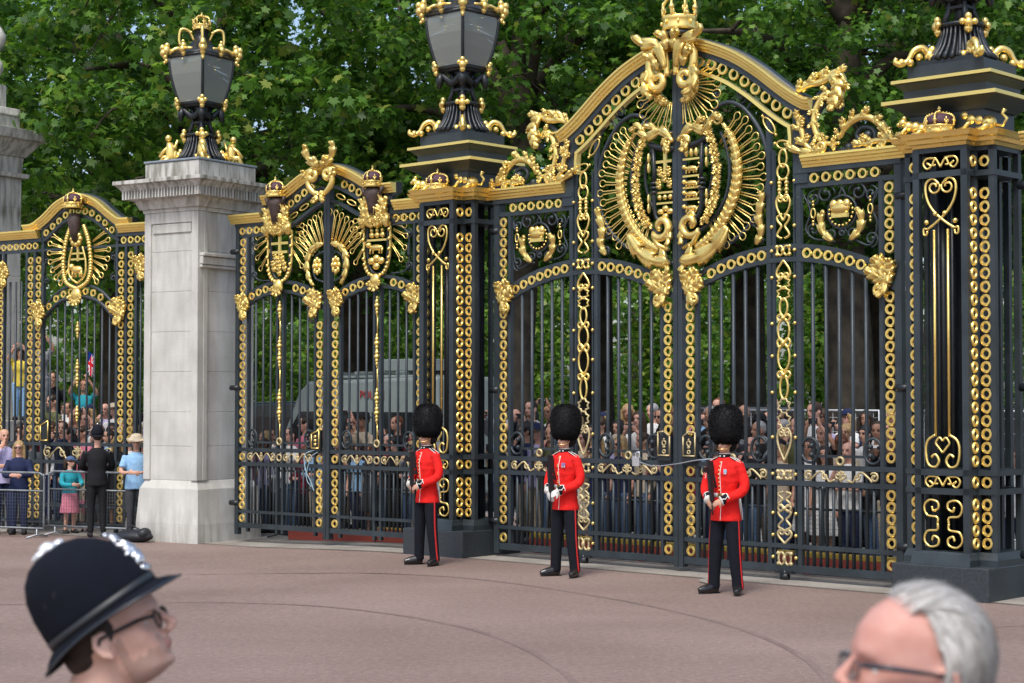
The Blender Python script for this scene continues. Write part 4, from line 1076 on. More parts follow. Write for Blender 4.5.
# ------------------------------------------------------------------ lanterns
gm, nt, bb = new_mat('lantern_glass')
bb.inputs['Base Color'].default_value = (.75, .8, .78, 1); bb.inputs['Roughness'].default_value = .06; bb.inputs['Transmission Weight'].default_value = 0
nt.nodes.remove(bb)
out = nt.nodes['Material Output']; gls = nt.nodes.new('ShaderNodeBsdfGlossy'); gls.inputs['Roughness'].default_value = .05
trn = nt.nodes.new('ShaderNodeBsdfTransparent'); trn.inputs['Color'].default_value = (.66, .70, .66, 1)
dif = nt.nodes.new('ShaderNodeBsdfDiffuse'); dif.inputs['Color'].default_value = (.62, .68, .62, 1)
mx1 = nt.nodes.new('ShaderNodeMixShader'); mx1.inputs[0].default_value = .30
mx2 = nt.nodes.new('ShaderNodeMixShader'); lw = nt.nodes.new('ShaderNodeLayerWeight'); lw.inputs['Blend'].default_value = .35
nt.links.new(trn.outputs[0], mx1.inputs[1]); nt.links.new(dif.outputs[0], mx1.inputs[2]); nt.links.new(mx1.outputs[0], mx2.inputs[1]); nt.links.new(gls.outputs[0], mx2.inputs[2]); nt.links.new(lw.outputs['Fresnel'], mx2.inputs[0]); nt.links.new(mx2.outputs[0], out.inputs['Surface'])
M['glass'] = gm

def lantern(loc, rz, label, figures):
    root = thing('lantern', label, 'lantern', loc, rz, 'crowned lanterns on the piers'); root.scale = (1.02, 1.02, 1.06)
    b = MB()
    # fluted bell base
    b.frus(0, 0, 0, .05, .36, .36, .36, .36)
    for k in range(28):
        a = 2*PI*k/28; R = lambda r: (r*math.cos(a), r*math.sin(a))
        prof = [(.39, .05), (.34, .11), (.28, .2), (.235, .32), (.22, .42)]
        b.tube([(r*math.cos(a), r*math.sin(a), z) for r, z in prof], [.03, .027, .022, .018, .018], 6, ref=(-math.sin(a), math.cos(a), 0))
    b.lathe([(.3, .04), (.26, .12), (.2, .22), (.17, .4), (.25, .42), (.26, .45), (.2, .47)], (0, 0, 0), 20)
    part(b, 'bell_base', 'iron_black', root)
    s_ = MB()
    for k in range(4):
        a = PI/4 + k*PI/2; c, s = math.cos(a), math.sin(a)
        s_.tube([(.2*c, .2*s, .44), (.14*c, .14*s, .6), (.11*c, .11*s, .75), (.18*c, .18*s, .92)], [.04, .032, .03, .04], 7)
        s_.tube([(.3*c, .3*s, .86), (.32*c, .32*s, .76), (.33*c, .33*s, .66)], [.045, .06, .03], 7)
        a2 = a + PI/2; c2, s2 = math.cos(a2), math.sin(a2)
        mid = ((c+c2)/2*.4*.62, (s+s2)/2*.4*.62, .72)
        s_.tube(cat3([(.3*c, .3*s, .86), mid, (.3*c2, .3*s2, .86)], 8), [.03, .045, .055, .045, .03], 7)
    s_.lathe([(.08, .4), (.06, .6), (.07, .8), (.2, .93)], (0, 0, 0), 14); s_.frus(0, 0, .62, .65, .12, .12, .12, .12)
    part(s_, 'stem', 'iron_black', root)
    # glazed box: side half widths by height
    H = [(.93, .245), (1.05, .275), (1.2, .312), (1.38, .345), (1.55, .362), (1.66, .365)]
    g = MB()
    for q in range(4):
        R = Matrix.Rotation(q*PI/2, 3, 'Z'); vs = []; fs = []
        for z, w in H:
            vs += [R @ Vector((-w, -w, z)), R @ Vector((w, -w, z))]
        for i in range(len(H)-1): fs.append((2*i, 2*i+1, 2*i+3, 2*i+2))
        g.add(vs, fs, False)
    me = bpy.data.meshes.new('glazing'); me.from_pydata(g.v, [], g.f); me.materials.append(M['glass']); link('glazing', me, root)
    f = MB()
    for sx in (-1, 1):
        for sy in (-1, 1): f.tube([(sx*w, sy*w, z) for z, w in H], .024, 6)
    f.frus(0, 0, .88, .95, .22, .22, .275, .275)
    for q in range(4):
        R = Matrix.Rotation(q*PI/2, 3, 'Z')
        for z, w in (H[0], H[-1]): f.tube([R @ Vector((-w, -w, z)), R @ Vector((w, -w, z))], .026, 6)
    # roof
    f.lathe([(.50, 1.69), (.47, 1.73), (.40, 1.76), (.30, 1.80), (.2, 1.86), (.13, 1.95), (.1, 2.05), (.12, 2.08), (.1, 2.12), (.05, 2.13)], (0, 0, 0), 4)
    f.tube([(0, 0, 1.0), (0, 0, 1.25)], .03, 8)
    part(f, 'glazing_frame', 'iron_black', root)
    g = MB()
    for k in range(4):
        a = PI/4 + k*PI/2; c, s = math.cos(a), math.sin(a); nrm = (-s, c, 0)
        # corner masks
        for r, z, q in ((.56, 1.76, .07), (.61, 1.72, .06), (.62, 1.80, .05), (.58, 1.66, .045), (.56, 1.60, .035), (.55, 1.84, .045), (.59, 1.57, .025)): g.ell((r*c, r*s, z), (q, q, q*1.1), 8, 6)
        g.tube([(.52*c, .52*s, 1.72), (.4*c, .4*s, 1.80), (.3*c, .3*s, 1.8)], [.05, .03, .04], 7, ref=nrm)
        # roof ribs
        g.tube(cat3([(.12*c, .12*s, 1.93), (.2*c, .2*s, 2.08), (.33*c, .33*s, 2.1), (.36*c, .36*s, 1.95), (.34*c, .34*s, 1.86)], 16), [.02, .022, .025, .022, .025], 7, ref=nrm)
        g.ell((.17*c, .17*s, 2.06), .03, 8, 6)
        # low ornaments
        for r, z, q in ((.38, .93, .055), (.4, 1.0, .035), (.37, .87, .04), (.28, .43, .055), (.27, .5, .04), (.26, .37, .05), (.36, .12, .06), (.35, .05, .05), (.33, .18, .045)): g.ell((r*c, r*s, z), (q, q, q*1.1), 8, 6)
        for q in (-1, 1): g.ell((.38*c - q*s*.05, .38*s + q*c*.05, .96), .035, 7, 5); g.ell((.28*c - q*s*.07, .28*s + q*c*.07, .44), .04, 7, 5); g.ell((.35*c - q*s*.08, .35*s + q*c*.08, .07), .05, 7, 5)
        # mid-side mask
        a = k*PI/2; c, s = math.cos(a), math.sin(a)
        for r, z, q in ((.42, 1.80, .05), (.44, 1.74, .055), (.42, 1.68, .04), (.43, 1.86, .03)): g.ell((r*c, r*s, z), (q, q, q*1.1), 8, 6)
        for q in (-1, 1): g.tube([(.43*c, .43*s, 1.76), (.43*c - q*s*.2, .43*s + q*c*.2, 1.74)], [.03, .015], 6)
    part(g, 'gilt_mounts', 'gold', root)
    crown(None, 'crown', 0, 0, 2.10, .14, .28, root, False)
    for k in range(4):
        a = PI/4 + k*PI/2; c, s = math.cos(a), math.sin(a)
        m = MB()
        if figures:
            m.loft([(0, 0, 0, .07, .06), (0, 0, .1, .09, .075), (0, 0, .22, .08, .07), (-.02, 0, .32, .05, .05)], 12)
            m.ell((-.04, 0, .39), .055, 10, 8); m.tube([(0, .03, .28), (-.12, .03, .2), (-.2, .02, .1)], [.035, .03, .025], 7); m.tube([(0, -.03, .28), (.08, -.03, .24), (.12, -.03, .36)], [.035, .028, .022], 7)
            m.tube([(0, .05, .08), (-.14, .05, .1), (-.2, .05, 0)], [.05, .04, .03], 7); m.tube([(0, -.05, .08), (-.08, -.06, .02), (-.18, -.05, .02)], [.05, .04, .03], 7); m.ell((.06, 0, .12), (.06, .05, .1), 8, 6)
        else:
            m.tube(cat3([(.12, 0, .12), (.04, 0, .2), (-.06, 0, .17), (-.12, 0, .07), (-.2, 0, .02), (-.27, 0, .04), (-.26, 0, .09)], 18), [.045, .04, .035, .03, .035, .03, .02], 8)
            for q in (.1, .0, -.1, -.2): m.ell((q, 0, .10 if q > -.1 else .04), .045, 7, 5)
        o = part(m, 'cherub_figure' if figures else 'scroll_foot', 'gold', root)
        o.location = (.48*c, .48*s, 0); o.rotation_euler = (0, 0, a + PI)
        if figures: o.rotation_euler = (0, 0, a + PI + (.3 if k % 2 else -.3))
        o.rotation_euler.z = a + PI if not figures else o.rotation_euler.z
    return root
def cat3(P, n=24):
    P = [Vector(p) for p in P]; N = len(P); out = []; per = max(1, n // (N-1))
    for i in range(N-1):
        a, b, c, d = P[max(i-1, 0)], P[i], P[i+1], P[min(i+2, N-1)]
        for k in range(per):
            t = k/per; out.append(tuple(.5*((2*b)+(c-a)*t+(2*a-5*b+4*c-d)*t*t+(3*b-a-3*c+d)*t*t*t)))
    out.append(tuple(P[-1])); return out
lantern(CEN.at(0, 0, 6.02), CEN.rz, 'lantern on the near right pier, only its gold trimmed base in view', False)
lantern(CEN.at(-8, 0, 6.02), CEN.rz, 'four sided crowned lantern on the iron pier beside the central gate', False)

# ------------------------------------------------------------------ stone
def stone_mat():
    m, nt, b = new_mat('portland_stone'); b.inputs['Roughness'].default_value = .85
    tc = nt.nodes.new('ShaderNodeTexCoord'); L = nt.links
    n1 = nt.nodes.new('ShaderNodeTexNoise'); n1.inputs['Scale'].default_value = 1.6; n1.inputs['Detail'].default_value = 7; L.new(tc.outputs['Object'], n1.inputs['Vector'])
    r1 = nt.nodes.new('ShaderNodeValToRGB'); r1.color_ramp.elements[0].position = .3; r1.color_ramp.elements[1].position = .7
    r1.color_ramp.elements[0].color = (.45, .44, .395, 1); r1.color_ramp.elements[1].color = (.61, .60, .55, 1); L.new(n1.outputs['Fac'], r1.inputs['Fac'])
    # vertical weather streaks below the cap, algae near the foot
    mp = nt.nodes.new('ShaderNodeMapping'); mp.inputs['Scale'].default_value = (5, 5, .8); L.new(tc.outputs['Object'], mp.inputs['Vector'])
    n2 = nt.nodes.new('ShaderNodeTexNoise'); n2.inputs['Scale'].default_value = 2.2; n2.inputs['Detail'].default_value = 6; L.new(mp.outputs['Vector'], n2.inputs['Vector'])
    sx = nt.nodes.new('ShaderNodeSeparateXYZ'); L.new(tc.outputs['Object'], sx.inputs[0])
    zr = nt.nodes.new('ShaderNodeValToRGB'); zr.color_ramp.interpolation = 'LINEAR'
    e = zr.color_ramp.elements; e[0].position = 0; e[0].color = (.35, .35, .35, 1); e[1].position = 1; e[1].color = (.62, .62, .62, 1)
    for p, v in ((.04, .3), (.12, .10), (.60, .10), (.84, .28), (.955, .85)):
        q = e.new(p); q.color = (v, v, v, 1)
    mm = nt.nodes.new('ShaderNodeMath'); mm.operation = 'DIVIDE'; mm.inputs[1].default_value = 6.15; L.new(sx.outputs['Z'], mm.inputs[0]); L.new(mm.outputs[0], zr.inputs['Fac'])
    m2 = nt.nodes.new('ShaderNodeMath'); m2.operation = 'SUBTRACT'; L.new(n2.outputs['Fac'], m2.inputs[0]); m2.inputs[1].default_value = .40
    m3 = nt.nodes.new('ShaderNodeMath'); m3.operation = 'MULTIPLY'; m3.inputs[1].default_value = 4.0; m3.use_clamp = True; L.new(m2.outputs[0], m3.inputs[0])
    m4 = nt.nodes.new('ShaderNodeMath'); m4.operation = 'MULTIPLY'; L.new(m3.outputs[0], m4.inputs[0]); L.new(zr.outputs['Color'], m4.inputs[1])
    mx = nt.nodes.new('ShaderNodeMix'); mx.data_type = 'RGBA'; L.new(m4.outputs[0], mx.inputs[0]); L.new(r1.outputs['Color'], mx.inputs[6]); mx.inputs[7].default_value = (.10, .095, .065, 1)
    L.new(mx.outputs[2], b.inputs['Base Color'])
    n3 = nt.nodes.new('ShaderNodeTexNoise'); n3.inputs['Scale'].default_value = 30; n3.inputs['Detail'].default_value = 6; L.new(tc.outputs['Object'], n3.inputs['Vector'])
    bp = nt.nodes.new('ShaderNodeBump'); bp.inputs['Strength'].default_value = .35; bp.inputs['Distance'].default_value = .01; L.new(n3.outputs['Fac'], bp.inputs['Height']); L.new(bp.outputs['Normal'], b.inputs['Normal'])
    return m
M['stone'] = stone_mat()
def stone_pillar():
    c0 = PIL.at(-.60, -.70); base = -.09
    root = thing('stone_pillar', 'tall pale Portland stone pillar with moulded cap and weather streaks', 'pillar', (c0.x, c0.y, base), PIL.rz)
    s_ = MB()
    W, D = .56, .66
    s_.box(-W-.12, W+.12, -D-.1, D+.1, 0, .30); s_.frus(0, 0, .30, .86, W+.12, D+.1, W+.08, D+.06); s_.frus(0, 0, .86, 1.0, W+.08, D+.06, W, D)
    zs = [1.0, 1.55, 2.1, 2.75, 3.4, 4.05, 4.7, 5.34]
    for i in range(len(zs)-1):
        s_.box(-W, W, -D, D, zs[i]+.003, zs[i+1]-.003); s_.box(-W+.005, W-.005, -D+.005, D-.005, zs[i+1]-.0035, zs[i+1]+.0035)
    bevel(s_.build('shaft', M['stone'], root), .006)
    p = MB()   # raised margins making sunk panels
    for q in ((-W-.03, -W+.11), (W-.11, W+.03)): p.box(q[0], q[1], -D-.035, -D+.1, 1.0, 5.34)
    p.box(-W+.112, W-.112, -D-.035, -D+.02, 5.16, 5.34)
    p.box(-W+.14, W-.14, -D-.022, -D+.02, 5.0, 5.155); 
    p.box(W-.02, W+.035, -D+.102, -D+.2, 1.0, 5.338); p.box(W-.02, W+.03, D-.14, D+.0, 1.0, 5.338)
    bevel(p.build('panel_margin', M['stone'], root), .01)
    h = MB(); 
    for z0, z1, a, b in ((4.42, 4.47, .03, .06), (4.475, 4.60, .045, .045), (4.605, 4.66, .08, .05)): h.box(W-.01, W+.05+a, -D+.01, -D+1.15, z0, z1)
    bevel(h.build('hinge_corbel', M['stone'], root), .012)
    c = MB()
    prof = [(5.34, .045), (5.40, .055), (5.405, .09), (5.47, .12), (5.55, .16), (5.555, .21), (5.70, .235), (5.705, .30), (5.78, .36), (5.80, .40), (5.86, .40)]
    for i in range(len(prof)-1):
        if prof[i+1][0]-prof[i][0] > .01: c.frus(0, 0, prof[i][0], prof[i+1][0], W+prof[i][1], D+prof[i][1], W+prof[i+1][1], D+prof[i+1][1])
        else: c.frus(0, 0, prof[i][0], prof[i+1][0], W+prof[i+1][1], D+prof[i+1][1], W+prof[i+1][1], D+prof[i+1][1])
    for i in range(26):   # worn dentil course
        x = -W-.27+i*(2*W+.54)/25; c.box(x-.012, x+.02, -D-.30, -D-.2, 5.56, 5.70)
    for i in range(28):
        y = -D-.27+i*(2*D+.54)/27; c.box(W+.2, W+.30, y-.012, y+.02, 5.56, 5.70)
    bevel(c.build('cornice', M['stone'], root), .008)
    t = MB(); t.box(-W-.03, W+.03, -D-.03, D+.03, 5.862, 6.16); bevel(t.build('cap_block', M['stone'], root), .012)
    l = MB(); l.box(-W-.05, W+.05, -D-.05, D+.05, 6.165, 6.2); bevel(l.build('lead_flashing', mat('lead', (.25, .29, .33), .5, .3, .1, 6), root), .01)
    return Vector((c0.x, c0.y, base+6.2))
top = stone_pillar()
lantern(top, PIL.rz, 'four sided crowned lantern with gold cherubs on the stone pillar', True)
# rusty hinge pin between pillar and side gate is part of the leaf

def far_column():
    # at x<22px, cap to x=45, behind the railings
    root = thing('stone_column', 'massive pale stone column at the far left edge, behind the railings', 'column', (-10.81, 34.6, -.17), LEF.rz); root.scale = (1.03,)*3
    s_ = MB()
    W = .82
    s_.box(-1.3, 1.5, -1.1, 1.1, 0, 1.92)
    for i in range(6): s_.box(-W, W, -W, W, 1.925+i*.68, 2.60+i*.68); s_.box(-W+.005, W-.005, -W+.005, W-.005, 2.595+i*.68, 2.61+i*.68)
    bevel(s_.build('shaft', M['stone'], root), .01)
    c = MB()
    for z0, z1, a, b in ((5.95, 6.52, W+.005, W+.005), (6.52, 6.60, W+.10, W+.12), (6.605, 6.92, W+.01, W+.03), (6.92, 7.22, W+.06, W+.28), (7.22, 7.40, W+.36, W+.42)): c.frus(0, 0, z0, z1, a, a, b, b)
    bevel(c.build('cornice', M['stone'], root), .01)
    u = MB(); u.box(-.8, .8, -.8, .8, 7.40, 7.7); u.frus(0, 0, 7.7, 7.85, .84, .84, .8, .8); u.box(-.62, .62, -.62, .62, 7.85, 8.3)
    bevel(u.build('plinth', M['stone'], root), .02)
    u = MB(); u.lathe([(.55, 8.3), (.62, 8.4), (.6, 8.55), (.35, 8.72), (.45, 8.85), (.58, 9.0), (.62, 9.25), (.52, 9.5), (.38, 9.65), (.3, 9.9), (.34, 10.2), (.2, 10.6)], (0, 0, 0), 28)
    for k in range(4):
        a = k*PI/2+.6; u.tube(cat3([(.5*math.cos(a), .5*math.sin(a), 8.4), (.72*math.cos(a), .72*math.sin(a), 8.6), (.6*math.cos(a), .6*math.sin(a), 8.85), (.75*math.cos(a), .75*math.sin(a), 9.2), (.5*math.cos(a), .5*math.sin(a), 9.5)], 18), [.14, .12, .12, .14, .08], 10)
    u.build('urn', M['stone'], root)
far_column()
# ------------------------------------------------------------------ ground
def ground_mat(name, c1, c2, speck, sc=1.0, bump=.3, streak=None):
    m, nt, b = new_mat(name); L = nt.links; b.inputs['Roughness'].default_value = .9
    tc = nt.nodes.new('ShaderNodeTexCoord')
    n1 = nt.nodes.new('ShaderNodeTexNoise'); n1.inputs['Scale'].default_value = .35*sc; n1.inputs['Detail'].default_value = 6; L.new(tc.outputs['Object'], n1.inputs['Vector'])
    r = nt.nodes.new('ShaderNodeValToRGB'); r.color_ramp.elements[0].position = .35; r.color_ramp.elements[1].position = .68
    r.color_ramp.elements[0].color = (*c1, 1); r.color_ramp.elements[1].color = (*c2, 1); L.new(n1.outputs['Fac'], r.inputs['Fac'])
    n2 = nt.nodes.new('ShaderNodeTexNoise'); n2.inputs['Scale'].default_value = 15; n2.inputs['Detail'].default_value = 8; n2.inputs['Roughness'].default_value = .85; L.new(tc.outputs['Object'], n2.inputs['Vector'])
    r2 = nt.nodes.new('ShaderNodeMapRange'); r2.inputs['From Min'].default_value = .3; r2.inputs['From Max'].default_value = .7; r2.inputs['To Min'].default_value = 1-speck; r2.inputs['To Max'].default_value = 1+speck; L.new(n2.outputs['Fac'], r2.inputs['Value'])
    mx = nt.nodes.new('ShaderNodeMix'); mx.data_type = 'RGBA'; mx.blend_type = 'MULTIPLY'; mx.inputs[0].default_value = 1; L.new(r.outputs['Color'], mx.inputs[6]); L.new(r2.outputs['Result'], mx.inputs[7])
    last = mx.outputs[2]
    # single pale and dark chippings
    vo = nt.nodes.new('ShaderNodeTexVoronoi'); vo.inputs['Scale'].default_value = 20; L.new(tc.outputs['Object'], vo.inputs['Vector'])
    g = nt.nodes.new('ShaderNodeMath'); g.operation = 'LESS_THAN'; g.inputs[1].default_value = .16; L.new(vo.outputs['Distance'], g.inputs[0])
    sp = nt.nodes.new('ShaderNodeSeparateColor'); L.new(vo.outputs['Color'], sp.inputs[0])
    g2 = nt.nodes.new('ShaderNodeMath'); g2.operation = 'GREATER_THAN'; g2.inputs[1].default_value = .8; L.new(sp.outputs[0], g2.inputs[0])
    g3 = nt.nodes.new('ShaderNodeMath'); g3.operation = 'MULTIPLY'; L.new(g.outputs[0], g3.inputs[0]); L.new(g2.outputs[0], g3.inputs[1])
    g4 = nt.nodes.new('ShaderNodeMath'); g4.operation = 'MULTIPLY'; g4.inputs[1].default_value = .55; L.new(g3.outputs[0], g4.inputs[0])
    mc = nt.nodes.new('ShaderNodeMix'); mc.data_type = 'RGBA'; L.new(g4.outputs[0], mc.inputs[0]); L.new(last, mc.inputs[6]); mc.inputs[7].default_value = (.48, .40, .36, 1); last = mc.outputs[2]
    if streak:   # rubbed wheel tracks and dark repair seams that follow the kerb
        mp = nt.nodes.new('ShaderNodeMapping'); mp.inputs['Rotation'].default_value = (0, 0, math.radians(43)); mp.inputs['Scale'].default_value = (.28, .8, 1); L.new(tc.outputs['Object'], mp.inputs['Vector'])
        n4 = nt.nodes.new('ShaderNodeTexNoise'); n4.inputs['Scale'].default_value = 1.3; n4.inputs['Detail'].default_value = 4; L.new(mp.outputs['Vector'], n4.inputs['Vector'])
        r4 = nt.nodes.new('ShaderNodeMapRange'); r4.inputs['From Min'].default_value = .35; r4.inputs['From Max'].default_value = .65; r4.inputs['To Min'].default_value = .95; r4.inputs['To Max'].default_value = 1.05; L.new(n4.outputs['Fac'], r4.inputs['Value'])
        m4 = nt.nodes.new('ShaderNodeMix'); m4.data_type = 'RGBA'; m4.blend_type = 'MULTIPLY'; m4.inputs[0].default_value = 1; L.new(last, m4.inputs[6]); L.new(r4.outputs['Result'], m4.inputs[7]); last = m4.outputs[2]
    L.new(last, b.inputs['Base Color'])
    bp = nt.nodes.new('ShaderNodeBump'); bp.inputs['Strength'].default_value = bump; bp.inputs['Distance'].default_value = .008; L.new(n2.outputs['Fac'], bp.inputs['Height']); L.new(bp.outputs['Normal'], b.inputs['Normal'])
    return m
def gsheet(name, pts_fn, m, dz, kind='structure'):
    pass
def grid_sheet(name, xs, ys, m, dz=0, keep=None):
    vs = [(x, y, gz(x, y)+dz) for y in ys for x in xs]; nx_ = len(xs); fs = []
    for j in range(len(ys)-1):
        for i in range(nx_-1): fs.append((j*nx_+i, j*nx_+i+1, (j+1)*nx_+i+1, (j+1)*nx_+i))
    me = bpy.data.meshes.new(name); me.from_pydata(vs, [], fs); me.materials.append(m); me.polygons.foreach_set('use_smooth', [True]*len(fs))
    return tag(link(name, me), kind='structure')
def fine(a, b, n): return [a+(b-a)*i/n for i in range(n+1)]
xs = [-900, -300, -100, -60]+fine(-40, 40, 80)+[60, 100, 300, 900]; ys = [-900, -300, -60, -20]+fine(-5, 75, 80)+[100, 200, 400, 1500]
grid_sheet('ground', xs, ys, ground_mat('red_court_surface', (.188, .131, .107), (.238, .171, .144), .40, streak=True))
def strip(name, P, w0, w1, m, dz, th=None, y_smooth=True):
    """sheet or low kerb following world polyline P between offsets w0..w1 (towards the gate positive)"""
    vs = []; fs = []; N = len(P)
    for i in range(N):
        a = Vector(P[max(i-1, 0)]); b = Vector(P[min(i+1, N-1)]); d = (b-a).normalized(); n = Vector((-d.y, d.x)); p = Vector(P[i])
        for w in (w0, w1):
            q = p + n*w; vs.append((q.x, q.y, gz(q.x, q.y)+dz))
    for i in range(N-1): fs.append((2*i, 2*i+2, 2*i+3, 2*i+1))
    if th:
        k = len(vs); vs += [(x, y, z-th) for x, y, z in vs]
        fs += [(2*i+k, 2*i+1+k, 2*i+3+k, 2*i+2+k) for i in range(N-1)] + [(2*i, 2*i+k, 2*i+2+k, 2*i+2) for i in range(N-1)] + [(2*i+1, 2*i+3, 2*i+3+k, 2*i+1+k) for i in range(N-1)] + [(0, 1, 1+k, k), (2*N-2, 2*N-2+k, 2*N-1+k, 2*N-1)]
    me = bpy.data.meshes.new(name); me.from_pydata(vs, [], fs); me.materials.append(m)
    return tag(link(name, me), kind='structure')
# gate line polyline from far left to right (world xy)
gl_pts = [LEF.at(-14), LEF.at(-6), LEF.at(-.2), SID.at(-4.4), SID.at(-2), CEN.at(-8), CEN.at(-4), CEN.at(0), CEN.at(6), CEN.at(14)]
gl_pts = [(p.x, p.y) for p in gl_pts]
dense = []
for i in range(len(gl_pts)-1):
    for k in range(12): t = k/12; dense.append((gl_pts[i][0]*(1-t)+gl_pts[i+1][0]*t, gl_pts[i][1]*(1-t)+gl_pts[i+1][1]*t))
dense.append(gl_pts[-1])
kerbm = ground_mat('granite_setts', (.22, .20, .17), (.33, .305, .26), .28, 3)
strip('kerb', dense, -.50, .55, kerbm, .006)
strip('kerb_seam', dense, -.56, -.50, ground_mat('dirty_joint', (.10, .085, .07), (.2, .17, .14), .3, 4), .004)
strip('pavement', dense, .55, 7.5, ground_mat('grey_pavement', (.17, .165, .16), (.25, .24, .23), .2, 1), .010)
strip('road', dense, 7.5, 26, ground_mat('asphalt', (.045, .045, .047), (.07, .07, .072), .25, 1), .014)
lawnm = ground_mat('grass_ground', (.05, .12, .02), (.10, .20, .035), .35, 2)
strip('lawn', dense, 26, 160, lawnm, .02)
# paving joints sweeping round in front of the gates
jm = ground_mat('joint_sealant', (.160, .112, .094), (.205, .148, .127), .4, 3)
for pts_ in ([(120, 566), (300, 570), (460, 577), (600, 596), (720, 622), (800, 655), (840, 700)], [(-60, 600), (150, 598), (330, 606), (470, 628), (560, 668), (600, 730)], [(905, 640), (960, 628), (1080, 622)]):
    w_ = [((x-CX)/FPX*(FPX*CH/(y-HY)), FPX*CH/(y-HY)) for x, y in pts_]
    strip('paving_joint', cat(w_, 60), -.035, .035, jm, .003)
# curved granite threshold where the leaf swings
arcp = []
c0 = CEN.at(-4.05)
for a in range(0, 26):
    p = CEN.at(-2.70 + .48*math.cos(math.radians(90+a*4.0)), .52 + .50*math.sin(math.radians(90+a*4.0))); arcp.append((p.x, p.y))
strip('threshold_curve', arcp, -.05, .05, kerbm, .012)

# ------------------------------------------------------------------ trees
def leafmat(name, c, tr):
    m, nt, b = new_mat(name); L = nt.links
    b.inputs['Roughness'].default_value = .45; b.inputs['Specular IOR Level'].default_value = .35
    geo = nt.nodes.new('ShaderNodeNewGeometry'); tc = nt.nodes.new('ShaderNodeTexCoord')
    n = nt.nodes.new('ShaderNodeTexNoise'); n.inputs['Scale'].default_value = .9; n.inputs['Detail'].default_value = 3; L.new(tc.outputs['Object'], n.inputs['Vector'])
    r = nt.nodes.new('ShaderNodeValToRGB'); r.color_ramp.elements[0].position = .3; r.color_ramp.elements[1].position = .7
    r.color_ramp.elements[0].color = (c[0]*.7, c[1]*.78, c[2]*.7, 1); r.color_ramp.elements[1].color = (c[0]*1.3, c[1]*1.2, c[2]*1.1, 1)
    L.new(n.outputs['Fac'], r.inputs['Fac']); L.new(r.outputs['Color'], b.inputs['Base Color'])
    t = nt.nodes.new('ShaderNodeBsdfTranslucent'); t.inputs['Color'].default_value = (*tr, 1)
    mx = nt.nodes.new('ShaderNodeMixShader'); mx.inputs[0].default_value = .32
    L.new(b.outputs[0], mx.inputs[1]); L.new(t.outputs[0], mx.inputs[2]); L.new(mx.outputs[0], nt.nodes['Material Output'].inputs['Surface'])
    return m
LM = [leafmat('leaf_deep', (.034, .092, .013), (.11, .28, .03)), leafmat('leaf_mid', (.068, .158, .020), (.21, .46, .04)), leafmat('leaf_fresh', (.125, .245, .034), (.34, .60, .06)), leafmat('leaf_yellowing', (.21, .26, .05), (.38, .48, .06))]
BARK = mat('plane_bark', (.105, .085, .062), .9, 0, .0, 3.0, .7, 14, .2, col2=(.045, .038, .03))

def leaf_cloud(name, centers, per, spread, size, seed, lobed=True, droop=.5, w=(.36, .36, .22, .06), fl=1.0):
    """thousands of individual leaf faces gathered in clumps"""
    g = np.random.default_rng(seed)
    C_ = np.asarray(centers, float); n = len(C_)*per
    ctr = np.repeat(C_[:, :3], per, 0); rad = np.repeat(C_[:, 3:4], per, 0) if C_.shape[1] > 3 else np.full((n, 1), spread)
    d = g.normal(size=(n, 3)); d /= np.linalg.norm(d, axis=1, keepdims=True)
    rr = rad * (g.random((n, 1))**.45)
    pos = ctr + d*rr*np.array([1, 1, .62*fl])
    if lobed:
        ang = np.radians([-90, -60, -25, -5, 22, 40, 62, 78, 90, 102, 118, 140, 158, 185, 205, 240])
        rad_ = np.array([.12, .42, .62, .38, .85, .48, .62, .5, 1.0, .5, .62, .48, .85, .38, .62, .42])
        tmpl = np.stack([np.cos(ang)*rad_, np.sin(ang)*rad_, np.zeros(len(ang))], 1)
        tmpl[:, 2] = -np.abs(tmpl[:, 0])*.22 - .15*np.maximum(0, tmpl[:, 1])**2
    else:
        tmpl = np.array([(-.5, -.1, 0), (0, -.6, .05), (.5, 0, -.05), (.1, .7, .0)])
    k = len(tmpl)
    # local frames: normal mostly up/outward, tip drooping
    nrm = d*.8 + np.array([0, 0, .75]) + g.normal(size=(n, 3))*.45; nrm /= np.linalg.norm(nrm, axis=1, keepdims=True)
    tip = g.normal(size=(n, 3)) + d*.6 + np.array([0, 0, -droop*1.4]); tip -= nrm*np.sum(tip*nrm, 1, keepdims=True); tip /= np.linalg.norm(tip, axis=1, keepdims=True)
    sid = np.cross(tip, nrm); sz = size*(g.random((n, 1))*.7+.6)
    V = (pos[:, None, :] + sz[:, None, :]*(tmpl[None, :, 0:1]*sid[:, None, :] + tmpl[None, :, 1:2]*tip[:, None, :] + tmpl[None, :, 2:3]*nrm[:, None, :])).reshape(-1, 3)
    me = bpy.data.meshes.new(name)
    me.vertices.add(len(V)); me.vertices.foreach_set('co', V.ravel().astype(np.float32))
    me.loops.add(n*k); me.loops.foreach_set('vertex_index', np.arange(n*k, dtype=np.int32))
    me.polygons.add(n); me.polygons.foreach_set('loop_start', np.arange(0, n*k, k, dtype=np.int32)); me.polygons.foreach_set('loop_total', np.full(n, k, dtype=np.int32))
    mi = g.choice(4, n, p=w).astype(np.int32)
    me.polygons.foreach_set('material_index', mi)
    for m in LM: me.materials.append(m)
    me.update(calc_edges=True); me.validate()
    return me

